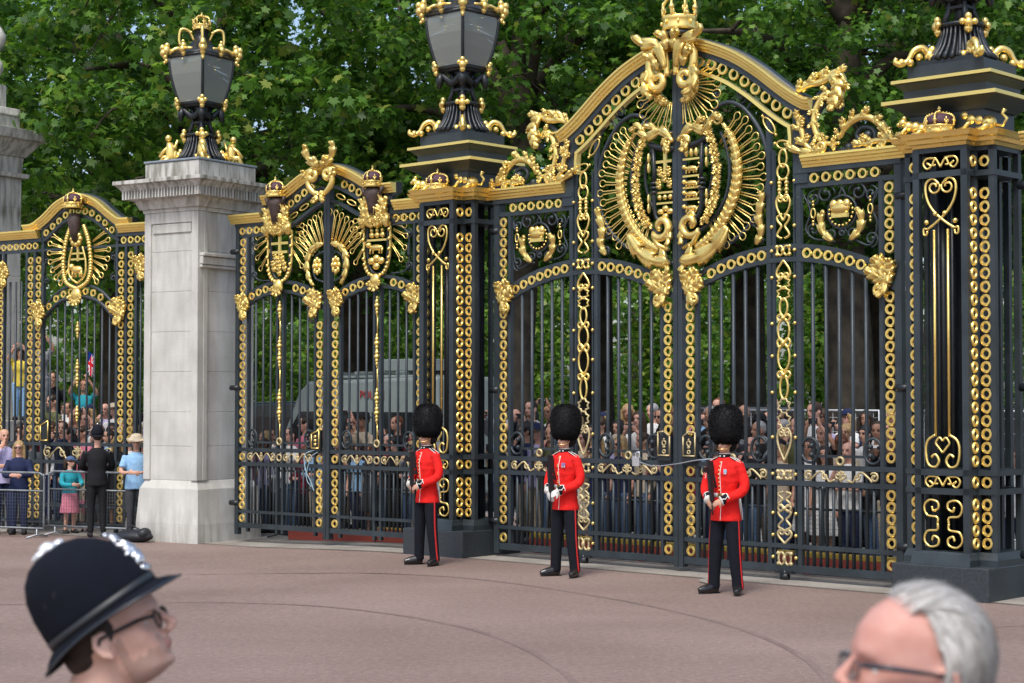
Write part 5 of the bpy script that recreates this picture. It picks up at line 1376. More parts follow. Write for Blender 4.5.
def tree(name, label, x, y, H, R, zb, trunk_r, seed, nclump, per, lsize, lean=0, group='plane trees beyond the gates', w=(.36, .36, .22, .06), lobed=True, front=True, cz=None):
    root = thing(name, label, 'tree', (x, y, gz(x, y)-.02), 0, group)
    r = random.Random(seed); t = MB()
    sp = cat3([(0, 0, -.1), (lean*.2, 0, H*.2), (lean*.6+r.uniform(-.2, .2), r.uniform(-.2, .2), H*.42), (lean, 0, H*.62), (lean+r.uniform(-.4, .4), 0, H*.85)], 28)
    t.tube(sp, [trunk_r*1.35, trunk_r, trunk_r*.92, trunk_r*.7, trunk_r*.4, trunk_r*.12], 14)
    limbs = []
    for i in range(13):
        a = r.uniform(0, 2*PI) if i > 5 else (i*PI/3 + r.uniform(-.3, .3)); q = sp[int(len(sp)*r.uniform(.38, .85))]; L = R*r.uniform(.6, .95)
        e = (q[0]+L*math.cos(a), q[1]+L*math.sin(a), min(H*.9, q[2]+r.uniform(.0, .45)*H*.4)); mid = (q[0]+L*.45*math.cos(a), q[1]+L*.45*math.sin(a), q[2]+(e[2]-q[2])*.75+.5)
        p = cat3([q, mid, e], 14); t.tube(p, [trunk_r*.42, trunk_r*.25, trunk_r*.06], 7); limbs.append(p)
        for k in range(3):
            s0 = p[r.randint(5, len(p)-2)]; b = r.uniform(0, 2*PI); l2 = r.uniform(.8, 2.0)
            e2 = (s0[0]+l2*math.cos(b), s0[1]+l2*math.sin(b), s0[2]-r.uniform(.2, 1.4)); p2 = cat3([s0, ((s0[0]+e2[0])/2, (s0[1]+e2[1])/2, s0[2]+.1), e2], 8); t.tube(p2, [trunk_r*.10, trunk_r*.03], 5); limbs.append(p2)
    t.build('trunk', BARK, root)
    cl = [(lean+1.3*math.cos(k*2.4), -1.6-.7*math.sin(k*1.7)**2, zb+.4+k*.42, .75) for k in range(14)]
    zc = (zb+H)/2 if cz is None else cz; hz = (H-zb)/2
    for i in range(nclump):
        if r.random() < .3:
            p = r.choice(limbs); q = p[r.randint(len(p)//2, len(p)-1)]; c = (q[0]+r.gauss(0, .4), q[1]+r.gauss(0, .4), q[2]+r.gauss(0, .4))
            if c[2] < zb: continue
        else:
            a = r.uniform(0, 2*PI); u = r.uniform(-1, 1); rr = r.uniform(.55, 1.0)**.6; cr = math.sqrt(1-u*u)
            bump = 1 + .18*math.sin(3*a+seed) + .14*math.sin(5*u*2+a*2)
            c = (lean*.5+R*rr*cr*math.cos(a)*bump, R*rr*cr*math.sin(a)*bump, zc+hz*rr*u)
        cl.append((c[0], c[1], c[2], r.uniform(.35, .85)))
    me = leaf_cloud('crown', cl, per, .6, lsize, seed, lobed, .5, w)
    link('crown', me, root)
    return root

# front row of planes; limbs hang low over the railings
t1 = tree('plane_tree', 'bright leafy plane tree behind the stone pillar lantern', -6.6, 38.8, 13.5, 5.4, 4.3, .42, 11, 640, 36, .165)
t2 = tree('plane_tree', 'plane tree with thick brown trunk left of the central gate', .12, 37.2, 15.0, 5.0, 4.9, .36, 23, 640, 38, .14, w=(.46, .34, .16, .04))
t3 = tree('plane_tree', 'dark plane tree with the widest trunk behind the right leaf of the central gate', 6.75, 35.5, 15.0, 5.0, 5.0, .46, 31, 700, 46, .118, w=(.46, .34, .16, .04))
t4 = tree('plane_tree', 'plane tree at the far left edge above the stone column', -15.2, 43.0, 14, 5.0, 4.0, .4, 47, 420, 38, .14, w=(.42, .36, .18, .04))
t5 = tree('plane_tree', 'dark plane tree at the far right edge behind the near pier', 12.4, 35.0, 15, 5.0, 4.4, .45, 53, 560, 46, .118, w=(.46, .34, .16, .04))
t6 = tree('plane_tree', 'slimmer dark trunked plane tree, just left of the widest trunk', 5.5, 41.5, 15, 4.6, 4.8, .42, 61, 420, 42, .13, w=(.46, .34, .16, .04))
# second row: copies turned round
def again(src, label, x, y, rz, s=1.0):
    c = copy_tree(src); c.location = (x, y, -.02); c.rotation_euler = (0, 0, rz); c.scale = (s, s, s*1.0); c['label'] = label; return c
again(t4, 'second row plane tree seen between the lanterns', -3.9, 45.0, 2.1, 1.1)
again(t2, 'second row plane tree deep behind the side gate', -10.5, 47.0, 1.2, 1.1)
again(t6, 'second row plane tree behind the crown of the central gate', 2.2, 46.5, 3.3, 1.08)
again(t5, 'second row plane tree far right behind the stepped pier cap', 9.8, 46.5, .9, 1.1)
again(t1, 'second row plane tree beyond the far right corner', 16.5, 46.0, 2.5, 1.1)
again(t3, 'second row plane tree beyond the far left corner', -18.5, 48.0, 4.0, 1.1)
# far side of the park: lit shrubs and low trees seen through the bars
def far_bush(label, x, y, H, R, seed, w):
    root = thing('park_tree', label, 'tree', (x, y, 0), 0, 'low park trees seen through the bars')
    r = random.Random(seed); t = MB(); t.tube([(0, 0, -.1), (0, 0, H*.5)], [.25, .12], 8); t.build('trunk', BARK, root)
    cl = []
    for i in range(230):
        a = r.uniform(0, 2*PI); u = r.uniform(-1, 1); rr = r.uniform(.5, 1)**.5; cr = math.sqrt(1-u*u)
        cl.append((R*rr*cr*math.cos(a), R*rr*cr*math.sin(a)*.7, H*.5+H*.5*rr*u, r.uniform(.5, 1.0)))
    link('crown', leaf_cloud('crown', cl, 60, .7, .17, seed, False, .4, w), root); return root
wb = (.04, .22, .52, .22); wd = (.12, .34, .42, .12)  # brighter and darker leaf mixes: sunlit look and shade put into the leaf colours
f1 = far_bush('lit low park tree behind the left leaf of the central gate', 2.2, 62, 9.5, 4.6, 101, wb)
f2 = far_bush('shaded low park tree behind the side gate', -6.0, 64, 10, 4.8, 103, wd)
def again2(src, label, x, y, rz, s):
    c = copy_tree(src); c.location = (x, y, 0); c.rotation_euler = (0, 0, rz); c.scale = (s, s, s); c['label'] = label
again2(f1, 'lit low park tree behind the right leaf of the central gate', 7.6, 60, 2.0, .95)
again2(f1, 'lit low park tree behind the near right pier', 14.0, 60, 3.0, 1.0)
again2(f2, 'shaded low park tree behind the iron pier', -1.5, 66, 1.2, 1.0)
again2(f2, 'shaded low park tree behind the stone pillar', -11.5, 65, 3.9, 1.0)
again2(f2, 'shaded low park tree behind the left railings', -16.5, 62, 5.0, 1.0)
again2(f1, 'low park tree beyond the right edge', 20.5, 60, 4.4, 1.0)
again2(f1, 'taller park tree in the gap between two planes', 4.9, 72, 5.4, 1.25)
again2(f2, 'taller park tree in the gap behind the side gate', -8.5, 76, .4, 1.3)
# far-off wood closing the view
cl = []; r = random.Random(9)
for i in range(1500):
    x = r.uniform(-75, 75); cl.append((x, 118+r.uniform(-6, 6), r.uniform(.5, 17+3*math.sin(x*.21)), r.uniform(1.2, 2.4)))
o = link('far_woodland', leaf_cloud('far_woodland', cl, 34, 1.5, .55, 5, False, .4, (.4, .4, .18, .02))); tag(o, 'far wood beyond the park lawn', 'woodland', None, 'stuff')

# ------------------------------------------------------------------ world, sun, camera
w = bpy.data.worlds.new('World'); scene.world = w; w.use_nodes = True
nt = w.node_tree; bg = nt.nodes['Background']; sky = nt.nodes.new('ShaderNodeTexSky'); sky.sky_type = 'NISHITA'; sky.sun_disc = False
SUN_EL, SUN_AZ = math.radians(58), math.radians(200)
sky.sun_elevation = SUN_EL; sky.sun_rotation = SUN_AZ; sky.air_density = 1.0; sky.dust_density = 3.2; sky.ozone_density = 1.0; sky.altitude = 50
nt.links.new(sky.outputs[0], bg.inputs['Color']); bg.inputs['Strength'].default_value = .15
sl_ = bpy.data.lights.new('sun', 'SUN'); sl_.energy = 1.5; sl_.angle = math.radians(14); sl_.color = (1, .99, .965)
so = bpy.data.objects.new('sun', sl_); COL.objects.link(so)
dv = Vector((math.sin(SUN_AZ)*math.cos(SUN_EL), math.cos(SUN_AZ)*math.cos(SUN_EL), math.sin(SUN_EL)))
so.rotation_euler = (-dv).to_track_quat('-Z', 'Y').to_euler(); so.location = dv*60
cam = bpy.data.cameras.new('camera'); co = bpy.data.objects.new('camera', cam); COL.objects.link(co); scene.camera = co
cam.sensor_width = 36; cam.lens = 36*FPX/1024; cam.clip_start = .1; cam.clip_end = 4000
co.location = (0, 0, CH); co.rotation_euler = (PI/2 + math.atan((HY-341.5)/FPX), 0, 0)
cam.dof.use_dof = True; cam.dof.focus_distance = 23.0; cam.dof.aperture_fstop = 6.3
scene.view_settings.view_transform = 'Standard'; scene.view_settings.look = 'None'; scene.view_settings.exposure = 0.60; scene.view_settings.gamma = 1
scene.view_settings.use_curve_mapping = False
scene.render.engine = 'CYCLES'; scene.cycles.use_denoising = True; scene.cycles.max_bounces = 6; scene.cycles.transparent_max_bounces = 12; scene.cycles.diffuse_bounces = 3; scene.cycles.glossy_bounces = 3
scene.cycles.use_adaptive_sampling = True
# ------------------------------------------------------------------ people
def V3(*a): return Vector(a)
def hand(mb, wrist, d, palm, s=1.0, thumb=1, curl=.6):
    """palm, four jointed fingers of unequal length and a thumb off the side; d: pointing direction, palm: palm normal"""
    d = Vector(d).normalized(); pn = (Vector(palm) - d*Vector(palm).dot(d)).normalized(); sd = d.cross(pn)*thumb
    w = Vector(wrist)
    rot = Matrix((sd, pn, d)).transposed()
    mb.ell(w + d*.045*s, (.040*s, .017*s, .052*s), 10, 8, rot)
    for i, L in enumerate((.060, .070, .065, .050)):
        b = w + d*.082*s + sd*(.028-.0185*i)*s
        c1 = math.radians(35*curl); c2 = math.radians(90*curl)
        k1 = b + (d*math.cos(c1) + pn*math.sin(c1))*L*.5*s; k2 = k1 + (d*math.cos(c2) + pn*math.sin(c2))*L*.36*s; k3 = k2 + (d*math.cos(c2*1.5) + pn*math.sin(c2*1.5))*L*.26*s
        mb.tube([w + d*.06*s + sd*(.026-.0175*i)*s, b, k1, k2, k3], [.010*s, .010*s, .0092*s, .0085*s, .007*s], 7)
    t0 = w + d*.022*s + sd*.026*s; t1 = t0 + (sd*.75 + d*.6 + pn*.2).normalized()*.036*s; t2 = t1 + (d*.9 + pn*.5 + sd*.1).normalized()*.028*s
    mb.tube([t0, t1, t2], [.014*s, .011*s, .008*s], 7)

def head_parts(mb, s=1.0, ed=0.0):
    """origin between the ears; +x forward, z up"""
    E_ = lambda c, r: mb.ell((c[0]*s, c[1]*s, c[2]*s), tuple(q*s for q in r), 20, 14)
    Z = [-.099, -.095, -.086, -.075, -.060, -.048, -.038, -.028, -.014, 0, .015, .030, .045, .07, .095, .115, .128, .134]
    XF = [.030, .056, .080, .0925, .0915, .0955, .0965, .0955, .0935, .0935, .0955, .102, .1025, .097, .082, .058, .028, .004]
    XB = [.020, .000, -.020, -.032, -.046, -.056, -.064, -.071, -.080, -.088, -.095, -.099, -.101, -.098, -.086, -.066, -.036, -.006]
    W_ = [.012, .024, .037, .045, .053, .058, .0605, .063, .066, .069, .0705, .0715, .073, .0725, .064, .048, .027, .004]
    nl, na = 54, 48; vs = []; fs = []
    G = lambda v, c, sg: math.exp(-((v-c)/sg)**2)
    for i in range(nl):
        z = Z[0] + (Z[-1]-Z[0])*i/(nl-1)
        xf, xb, w = (float(np.interp(z, Z, q)) for q in (XF, XB, W_)); xc = -.008 if z > -.03 else float(np.interp(z, [-.099, -.03], [.035, -.008]))
        for k in range(na):
            a = 2*PI*k/na; c_, s_ = math.cos(a), math.sin(a); d = math.degrees(a if a < PI else 2*PI-a)
            if c_ >= 0: x = xc + (xf-xc)*abs(c_)**.88; y = w*math.copysign(abs(s_)**.92, s_)
            else: x = xc + (xb-xc)*abs(c_); y = w*s_
            o = 0
            if c_ > -.2:
                o = -.0105*G(z, .012, .013)*G(d, 24, 13) + .0045*G(z, .034, .010)*G(d, 20, 16) + .006*G(z, -.012, .018)*G(d, 46, 18) - .004*G(z, -.045, .02)*G(d, 58, 16) - .003*G(z, .045, .02)*G(d, 62, 14) + .003*G(z, -.038, .014)*G(d, 0, 16) - .0025*G(z, -.034, .014)*G(d, 27, 6)
            r_ = math.hypot(x-xc, y) or 1e-6
            vs.append(((x + o*(x-xc)/r_)*s, (y + o*y/r_)*s, z*s))
    for i in range(nl-1):
        for k in range(na): l = (k+1) % na; fs.append((i*na+k, i*na+l, (i+1)*na+l, (i+1)*na+k))
    fs.append(tuple(range(na))[::-1]); fs.append(tuple((nl-1)*na+k for k in range(na)))
    mb.add(vs, fs, True)
    for q in (-1, 1):
        E_((.1105, q*.0105, -.017), (.010, .0075, .0075))
        # ear
        mb.tube([V3(.006+ed, q*.074, -.022)*s, V3(-.006+ed, q*.082, -.018)*s, V3(-.018+ed, q*.088, .004)*s, V3(-.012+ed, q*.088, .026)*s, V3(.004+ed, q*.080, .026)*s, V3(.010+ed, q*.074, .012)*s], [.006*s, .0075*s, .006*s, .006*s, .006*s, .005*s], 8)
        mb.ell(V3(-.004+ed, q*.076, .002)*s, (.013*s, .006*s, .020*s), 10, 8); mb.ell(V3(.002+ed, q*.078, -.022)*s, (.008*s, .006*s, .009*s), 8, 6)
    mb.tube([V3(.094, 0, .030)*s, V3(.104, 0, .012)*s, V3(.1165, 0, -.003)*s, V3(.121, 0, -.010)*s], [.0075*s, .0085*s, .0095*s, .009*s], 12)
    E_((.1195, 0, -.0100), (.0105, .0105, .0085)); E_((.104, 0, -.021), (.008, .008, .006))
    E_((.0970, 0, -.0365), (.0066, .0215, .0042)); E_((.0955, 0, -.0455), (.0066, .0185, .0048)); E_((.0855, 0, -.073), (.0110, .017, .012))
def head_to(mb, at, pitch=0, yaw=0, s=1.0, side_x=False):
    """return transform from head space (x forward) to local person space (facing -Y)"""
    R = Matrix.Rotation(yaw, 3, 'Z') @ Matrix.Rotation(-PI/2, 3, 'Z') @ Matrix.Rotation(-pitch, 3, 'Y')
    A = Vector(at)
    return lambda p: R @ Vector(p) + A
def put(mb, fn, T):
    m2 = MB(); fn(m2); mb.add([T(p) for p in m2.v], m2.f, True)

def limb(mb, P, r, n=12): mb.tube([Vector(p) for p in P], r, n)
def cloth_limb(mb, P, r, folds=0, seed=0, n=14):
    P = [Vector(p) for p in cat3(P, 18)]; N = len(P); g = random.Random(seed)
    rr = [float(np.interp(i/(N-1), np.linspace(0, 1, len(r)), r))*(1+folds*(g.random()-.5)) for i in range(N)]
    mb.tube(P, rr, n)

def face_paint(me, at, pitch, yaw, s=1.0, extra=None):
    R = (Matrix.Rotation(yaw, 3, 'Z') @ Matrix.Rotation(-PI/2, 3, 'Z') @ Matrix.Rotation(-pitch, 3, 'Y')).transposed(); A = Vector(at)
    for p in me.polygons:
        c = (R @ (p.center - A))/s
        x, y, z = c
        if x > .06 and abs(z-.013) < .0075 and .018 < abs(y) < .044: p.material_index = 1
        elif x > .07 and abs(z-.034) < .0045 and .012 < abs(y) < .046: p.material_index = 1
        elif x > .094 and abs(y) < .021 and -.0515 < z < -.0325: p.material_index = 2

def body_mesh(J, voxel, skinm, s=1.0, headpitch=0, headyaw=0, fat=1.0, gloves=None, smooth=5):
    """whole figure as ONE continuous surface. J: joint dict in local metres, facing -Y"""
    b = MB()
    hip, sh, nk, hd = J['hip'], J['sh'], J['neck'], J['head']
    z0 = hip[2]
    b.loft([(hip[0], hip[1], z0-.06, .12*fat, .09*fat), (hip[0], hip[1], z0+.04, .14*fat, .10*fat), (sh[0]*.5+hip[0]*.5, (hip[1]+sh[1])/2, (z0+sh[2])/2-.05, .118*fat, .085*fat), (sh[0], sh[1], sh[2]-.12, .145, .10), (sh[0], sh[1], sh[2]-.02, .15, .08), (nk[0], nk[1], nk[2]-.02, .06, .055)], 20)
    limb(b, [(sh[0], sh[1]+.01, sh[2]-.04), nk, (hd[0], hd[1]+.015, hd[2]-.03*s)], [.062, .054, .052])
    for q in ('l', 'r'):
        limb(b, cat3([J['hip_'+q], J['knee_'+q], J['ankle_'+q]], 12), [.085*fat, .075, .058, .055, .045, .036])
        a = Vector(J['ankle_'+q]); t = Vector(J['toe_'+q]); limb(b, [a+V3(0, 0, -.02), (a+t)/2+V3(0, 0, .012), t], [.036, .034, .026])
        limb(b, cat3([J['sho_'+q], J['elb_'+q], J['wri_'+q]], 12), [.052, .045, .040, .038, .033, .025])
        e, w = Vector(J['elb_'+q]), Vector(J['wri_'+q]); d = J.get('hdir_'+q) or (w-e); 
        hand(b, w, d, J.get('palm_'+q, (0, 1, 0) if q == 'l' else (0, 1, 0)), 1.0, J.get('th_'+q, 1), J.get('curl_'+q, .5))
    T = head_to(b, hd, headpitch, headyaw)
    put(b, lambda m: head_parts(m, s), T)
    me = remesh(b, voxel, smooth, 'body', [skinm, M['eye'], M['lip']])
    face_paint(me, hd, headpitch, headyaw, s)
    return me

# ---- Foot guards -----------------------------------------------------------
def fur_mesh(secs, n, length, seed, m):
    g = np.random.default_rng(seed); secs = np.array(secs)
    t = g.random(n)*(len(secs)-1); i = np.minimum(t.astype(int), len(secs)-2); f = (t-i)[:, None]
    S = secs[i]*(1-f) + secs[i+1]*f; a = g.random(n)*2*PI
    P = np.stack([S[:, 0]+S[:, 3]*np.cos(a), S[:, 1]+S[:, 4]*np.sin(a), S[:, 2]], 1)
    Nn = np.stack([np.cos(a), np.sin(a), (S[:, 2]-S[:, 2].mean())*1.3], 1); Nn += np.array([0, 0, -.25]) + g.normal(size=(n, 3))*.35; Nn /= np.linalg.norm(Nn, axis=1, keepdims=True)
    sd = np.cross(Nn, g.normal(size=(n, 3))); sd /= np.linalg.norm(sd, axis=1, keepdims=True)
    L = length*(.6+.8*g.random((n, 1)))
    A = P - Nn*.01; V = np.stack([A-sd*.0035, A+sd*.0035, A+Nn*L], 1).reshape(-1, 3)
    me = bpy.data.meshes.new('fur'); me.from_pydata(V.tolist(), [], [(3*k, 3*k+1, 3*k+2) for k in range(n)]); me.materials.append(m); return me

def guard(label, loc, gloves, chevron, medals, seed, double):
    root = thing('person', label, 'guardsman', loc, CEN.rz + (seed-2)*.09, 'foot guards in front of the gates'); root.scale = (.92, .93, 1.0)
    J = dict(hip=(0, 0, .95), sh=(0, 0, 1.48), neck=(0, 0, 1.56), head=(0, -.015, 1.700),
             hip_l=(.09, 0, .92), knee_l=(.13, -.01, .52), ankle_l=(.165, .02, .10), toe_l=(.235, -.14, .035),
             hip_r=(-.09, 0, .92), knee_r=(-.13, -.02, .52), ankle_r=(-.165, -.01, .10), toe_r=(-.245, -.18, .035),
             sho_l=(.19, .0, 1.465), elb_l=(.270, -.01, 1.20), wri_l=(.085, -.215, 1.075), sho_r=(-.19, .0, 1.465), elb_r=(-.270, -.03, 1.20), wri_r=(-.115, -.215, 1.085),
             hdir_l=(-.8, -.25, -.35), palm_l=(-.1, .9, -.3), hdir_r=(.5, -.25, -.8), palm_r=(.3, .9, 0), th_l=1, th_r=-1, curl_l=.55, curl_r=.6)
    me = body_mesh(J, .0085, SK[seed % 2], 1.0, -.02, .0, 1.0)
    link('body', me, root)
    # tunic: torso, skirt and sleeves in one
    t = MB()
    t.loft([(0, .01, .835, .205, .158), (0, .01, .90, .195, .150), (0, .005, 1.02, .172, .132), (0, 0, 1.12, .162, .124), (0, -.005, 1.25, .182, .136), (0, -.008, 1.38, .200, .142), (0, -.002, 1.46, .196, .122), (0, 0, 1.515, .150, .098), (0, 0, 1.56, .075, .075)], 30)
    for q, e in (('l', 1), ('r', -1)):
        cloth_limb(t, [J['sho_'+q], J['elb_'+q], J['wri_'+q]], [.068, .068, .062, .060, .054, .048], .06, seed+e)
        t.ell((e*.185, 0, 1.462), (.075, .075, .062), 14, 10)
    tm = remesh(t, .009, 5, 'tunic', M['scarlet']); link('tunic', tm, root)
    tr = MB(); tr.loft([(0, .005, .84, .155, .115), (0, .005, .98, .135, .10)], 24)
    for q in ('l', 'r'):
        cloth_limb(tr, [J['hip_'+q], J['knee_'+q], Vector(J['ankle_'+q])+V3(0, 0, -.035)], [.088, .098, .092, .084, .078, .072, .074], .03, seed)
    link('trousers', remesh(tr, .010, 4, 'trousers', M['navy']), root)
    for q, e in (('l', 1), ('r', -1)):
        s_ = MB(); pts = []
        P = [Vector(p) for p in cat3([J['hip_'+q], J['knee_'+q], Vector(J['ankle_'+q])+V3(0, 0, -.035)], 14)]; R = [float(np.interp(i/(len(P)-1), np.linspace(0, 1, 7), [.088, .098, .092, .084, .078, .072, .076])) for i in range(len(P))]
        for i in range(1, len(P)): pts.append((P[i].x + e*(R[i]+.001), P[i].y-.012, P[i].z))
        s_.tube(pts, .015, 6, .35, ref=(1, 0, 0)); s_.build('trouser_stripe', M['redstripe'], root)
        bt = MB(); a = Vector(J['ankle_'+q]); to = Vector(J['toe_'+q]); d = (to-a); d.z = 0; d.normalize()
        bt.tube([a+V3(0, 0, .09), a+V3(0, 0, -.03)], [.054, .054], 12)
        bt.tube([a-d*.05+V3(0, 0, -.045), a+d*.05+V3(0, 0, -.036), to+V3(0, 0, .014)-d*.03, to+d*.035+V3(0, 0, .006)], [.050, .062, .050, .030], 12)
        bt.ell(to+V3(0, 0, .005), (.040, .040, .030), 12, 8)
        link('boot', remesh(bt, .007, 4, 'boot', M['black']), root)
        so_ = MB(); so_.tube([a-d*.075+V3(0, 0, -.092), a+d*.0+V3(0, 0, -.092), to+d*.025+V3(0, 0, -.028)], [.030, .034, .032], 10, .25, ref=(0, 0, 1)); so_.build('boot_sole', M['rubber'], root)
        # cuff with white braid
        w, el = Vector(J['wri_'+q]), Vector(J['elb_'+q]); dd = (w-el).normalized()
        c = MB(); c.tube([w-dd*.075, w-dd*.01, w+dd*.015], [.054, .052, .050], 14); cf = c.build('cuff', M['navy'], root)
        c = MB(); 
        for o_ in (-.078, .012): c.tube([w+dd*o_, w+dd*(o_+.009)], [.057, .0555], 14)
        B_ = dd.cross(V3(0, 0, 1)).normalized(); A_ = B_.cross(dd)
        for k in range(3):
            aa = k*2.1+.6; u_ = B_*math.cos(aa)+A_*math.sin(aa); c.tube([w-dd*.07+u_*.055, w-dd*.03+(B_*math.cos(aa+.35)+A_*math.sin(aa+.35))*.055, w+dd*.008+u_*.053], .006, 5)
        c.build('cuff_braid', M['whitebraid'], cf)
        # epaulette
        c = MB(); c.tube([(e*.085, -.01, 1.555), (e*.15, 0, 1.528), (e*.225, 0, 1.492)], [.026, .030, .034], 8, .28, ref=(0, 0, 1)); ep = c.build('epaulette', M['navy'], root)
        c = MB(); 
        for y_ in (-.032, .032): c.tube([(e*.085, y_*.8, 1.562), (e*.15, y_, 1.536), (e*.232, y_, 1.498)], .0055, 5)
        c.tube([(e*.232, -.032, 1.498), (e*.24, 0, 1.496), (e*.232, .032, 1.498)], .006, 5); c.build('epaulette_piping', M['whitebraid'], ep)
    c = MB(); c.loft([(0, -.004, 1.535, .078, .078), (0, -.008, 1.60, .066, .068)], 20); cl_ = c.build('collar', M['navy'], root)
    c = MB()
    for e in (-1, 1): c.ell((e*.028, -.076, 1.57), (.014, .006, .010), 8, 6)
    c.tube([(.07*math.cos(k*PI/10), -.008+.072*math.sin(k*PI/10), 1.598) for k in range(20)], .004, 5, 1, True, (0, 0, 1)); c.build('collar_badge', M['whitebraid'], cl_)
    # front piping and buttons following the tunic surface
    fy = lambda z: float(np.interp(z, [.835, .90, 1.02, 1.12, 1.25, 1.38, 1.46, 1.515], [-.148, -.140, -.127, -.124, -.141, -.150, -.124, -.098]))
    c = MB(); c.tube([(.012, fy(z)-.001, z) for z in np.linspace(.84, 1.51, 22)], .0045, 5); c.build('front_piping', M['whitebraid'], root)
    zs = [1.50-.045*i for i in range(9)] if not double else [1.50, 1.478, 1.40, 1.378, 1.30, 1.278, 1.20, 1.178]
    for z in zs:
        c = MB(); c.ell((-.006, fy(z)-.005, z), (.011, .007, .011), 10, 6); c.build('button', M['brass'] if z > 0 else M['gold'], root)
    c = MB(); c.loft([(0, 0, 1.105, .1665, .1285), (0, 0, 1.15, .1675, .1305)], 30); bl = c.build('belt', M['white'], root)
    c = MB(); c.box(-.03, .03, -.14, -.126, 1.105, 1.15); c.build('buckle', M['brass'], bl)
    # back vent braid seen at the side
    c = MB(); c.tube([(.165, .075, 1.09), (.185, .078, .98), (.196, .082, .845)], .006, 5); c.tube([(.125, .112, 1.09), (.14, .12, .98), (.15, .128, .845)], .006, 5); c.build('vent_braid', M['whitebraid'], root)
    if chevron:
        c = MB()
        for k in range(3):
            z = 1.385-k*.03; c.tube([(-.262, -.055, z+.02), (-.275, -.045, z-.012), (-.292, .0, z+.02)], .0075, 5)
            c.tube([(-.225, -.062, z+.026), (-.25, -.066, z-.012), (-.275, -.045, z+.02)], .0075, 5)
        c.build('chevron', M['gold'] if chevron == 'gold' else M['whitebraid'], root)
    if medals:
        c = MB()
        for k in range(medals): c.box(.065+k*.022, .084+k*.022, -.151, -.143, 1.385, 1.425)
        mr = c.build('medal_ribbon', cloth('ribbon_violet', (.30, .22, .42)) if medals == 3 else cloth('ribbon_blue', (.35, .55, .70)), root)
        for k in range(medals): c = MB(); c.ell((.074+k*.022, -.152, 1.372), (.009, .004, .011), 8, 6); c.build('medal', M['silver'], mr)
    # bearskin
    hs = 1.08
    secs = [(0, .022, 1.705, .105, .110), (0, .014, 1.745, .145, .152), (0, .010, 1.80, .172, .180), (0, .014, 1.90, .190, .194), (0, .018, 2.0, .190, .192), (0, .018, 2.08, .165, .168), (0, .018, 2.135, .115, .118), (0, .018, 2.155, .04, .04)]
    secs = [(a, b_, z, rx*hs, ry*hs) for a, b_, z, rx, ry in secs]
    f = MB(); f.loft([(a, b_+.0, z, rx, ry) for a, b_, z, rx, ry in secs], 26); f.ell((0, .09, 1.70), (.11, .07, .09), 14, 10)
    fm = f.build('bearskin_hat', M['fur'], root)
    link('fur', fur_mesh(secs, 17000, .028, seed, M['fur']), fm)
    c = MB(); 
    c.tube(cat3([(-.082, -.02, 1.70), (-.07, -.075, 1.655), (-.02, -.118, 1.650), (.02, -.118, 1.650), (.07, -.075, 1.655), (.082, -.02, 1.70)], 20), .0065, 6, ref=(0, 0, 1)); c.build('chin_chain', M['brass'], root)
    # rifle held upright against the right side: a separate thing
    rf = thing('rifle', label.split(',')[0].replace('guard', 'short black rifle held upright by the guard', 1) if False else {0: 'black rifle held upright by the guard nearest the stone pillar', 1: 'black rifle held upright by the white gloved guard', 2: 'black rifle held upright by the guard in front of the right leaf'}[seed-1], 'rifle', loc, root.rotation_euler.z, 'rifles of the foot guards'); rf.scale = (.92, .93, 1.0)
    A0, A1 = V3(-.125, -.185, 1.515), V3(-.03, -.262, .985); ax = (A1-A0).normalized(); fw = V3(-.2, -1, 0); fw = (fw-ax*fw.dot(ax)).normalized()
    sdv = ax.cross(fw)
    def rb(l0, l1, f0, f1, w0, mb):
        vs = []
        for l in (l0, l1):
            for f_, s2 in ((f0, -w0), (f1, -w0), (f1, w0), (f0, w0)): vs.append(A0+ax*l+fw*f_+sdv*s2)
        mb.add(vs, [(0, 1, 2, 3), (7, 6, 5, 4), (0, 4, 5, 1), (1, 5, 6, 2), (2, 6, 7, 3), (3, 7, 4, 0)], False)
    c = MB(); rb(0, .22, -.06, .030, .020, c); rb(.20, .34, -.035, .028, .018, c); c.build('stock', M['gunmetal'], rf)
    c = MB(); rb(.08, .14, .03, .11, .012, c); c.build('magazine', M['gunmetal'], rf)
    c = MB(); rb(.25, .30, -.10, -.035, .014, c); rb(.33, .46, -.03, .02, .017, c); c.build('fore_grip', M['gunmetal'], rf)
    c = MB(); c.tube([A0+ax*.45, A0+ax*.62], .009, 8); c.build('barrel', M['gunmetal'], rf)
    c = MB(); c.tube([A0+ax*.10-fw*.085, A0+ax*.30-fw*.085], .016, 8); c.tube([A0+ax*.16-fw*.06, A0+ax*.16-fw*.085], .008, 6); c.build('sight', M['gunmetal'], rf)
    if gloves:
        g = MB(); 
        for q in ('l', 'r'):
            w = Vector(J['wri_'+q]); hand(g, w, J['hdir_'+q], J['palm_'+q], 1.18, J['th_'+q], J['curl_'+q]); g.tube([w-V3(0, 0, 0), w+Vector(J['hdir_'+q]).normalized()*.03], [.034, .036], 10)
        link('gloves', remesh(g, .006, 3, 'gloves', M['white']), root)
    return root
def at_px(x, Y, z=None): return Vector(((x-CX)/FPX*Y, Y, gz((x-CX)/FPX*Y, Y) if z is None else z))
guard('guard in scarlet tunic and bearskin standing before the iron pier, bare hands', at_px(427, 23.9), False, None, 0, 1, False)
guard('guard in scarlet with white gloves, gold chevrons and medals, middle of three', at_px(565, 22.35), True, 'gold', 3, 2, True)
guard('guard in scarlet with bare hands and white chevrons before the right leaf', at_px(725, 20.35), False, 'white', 2, 3, False)

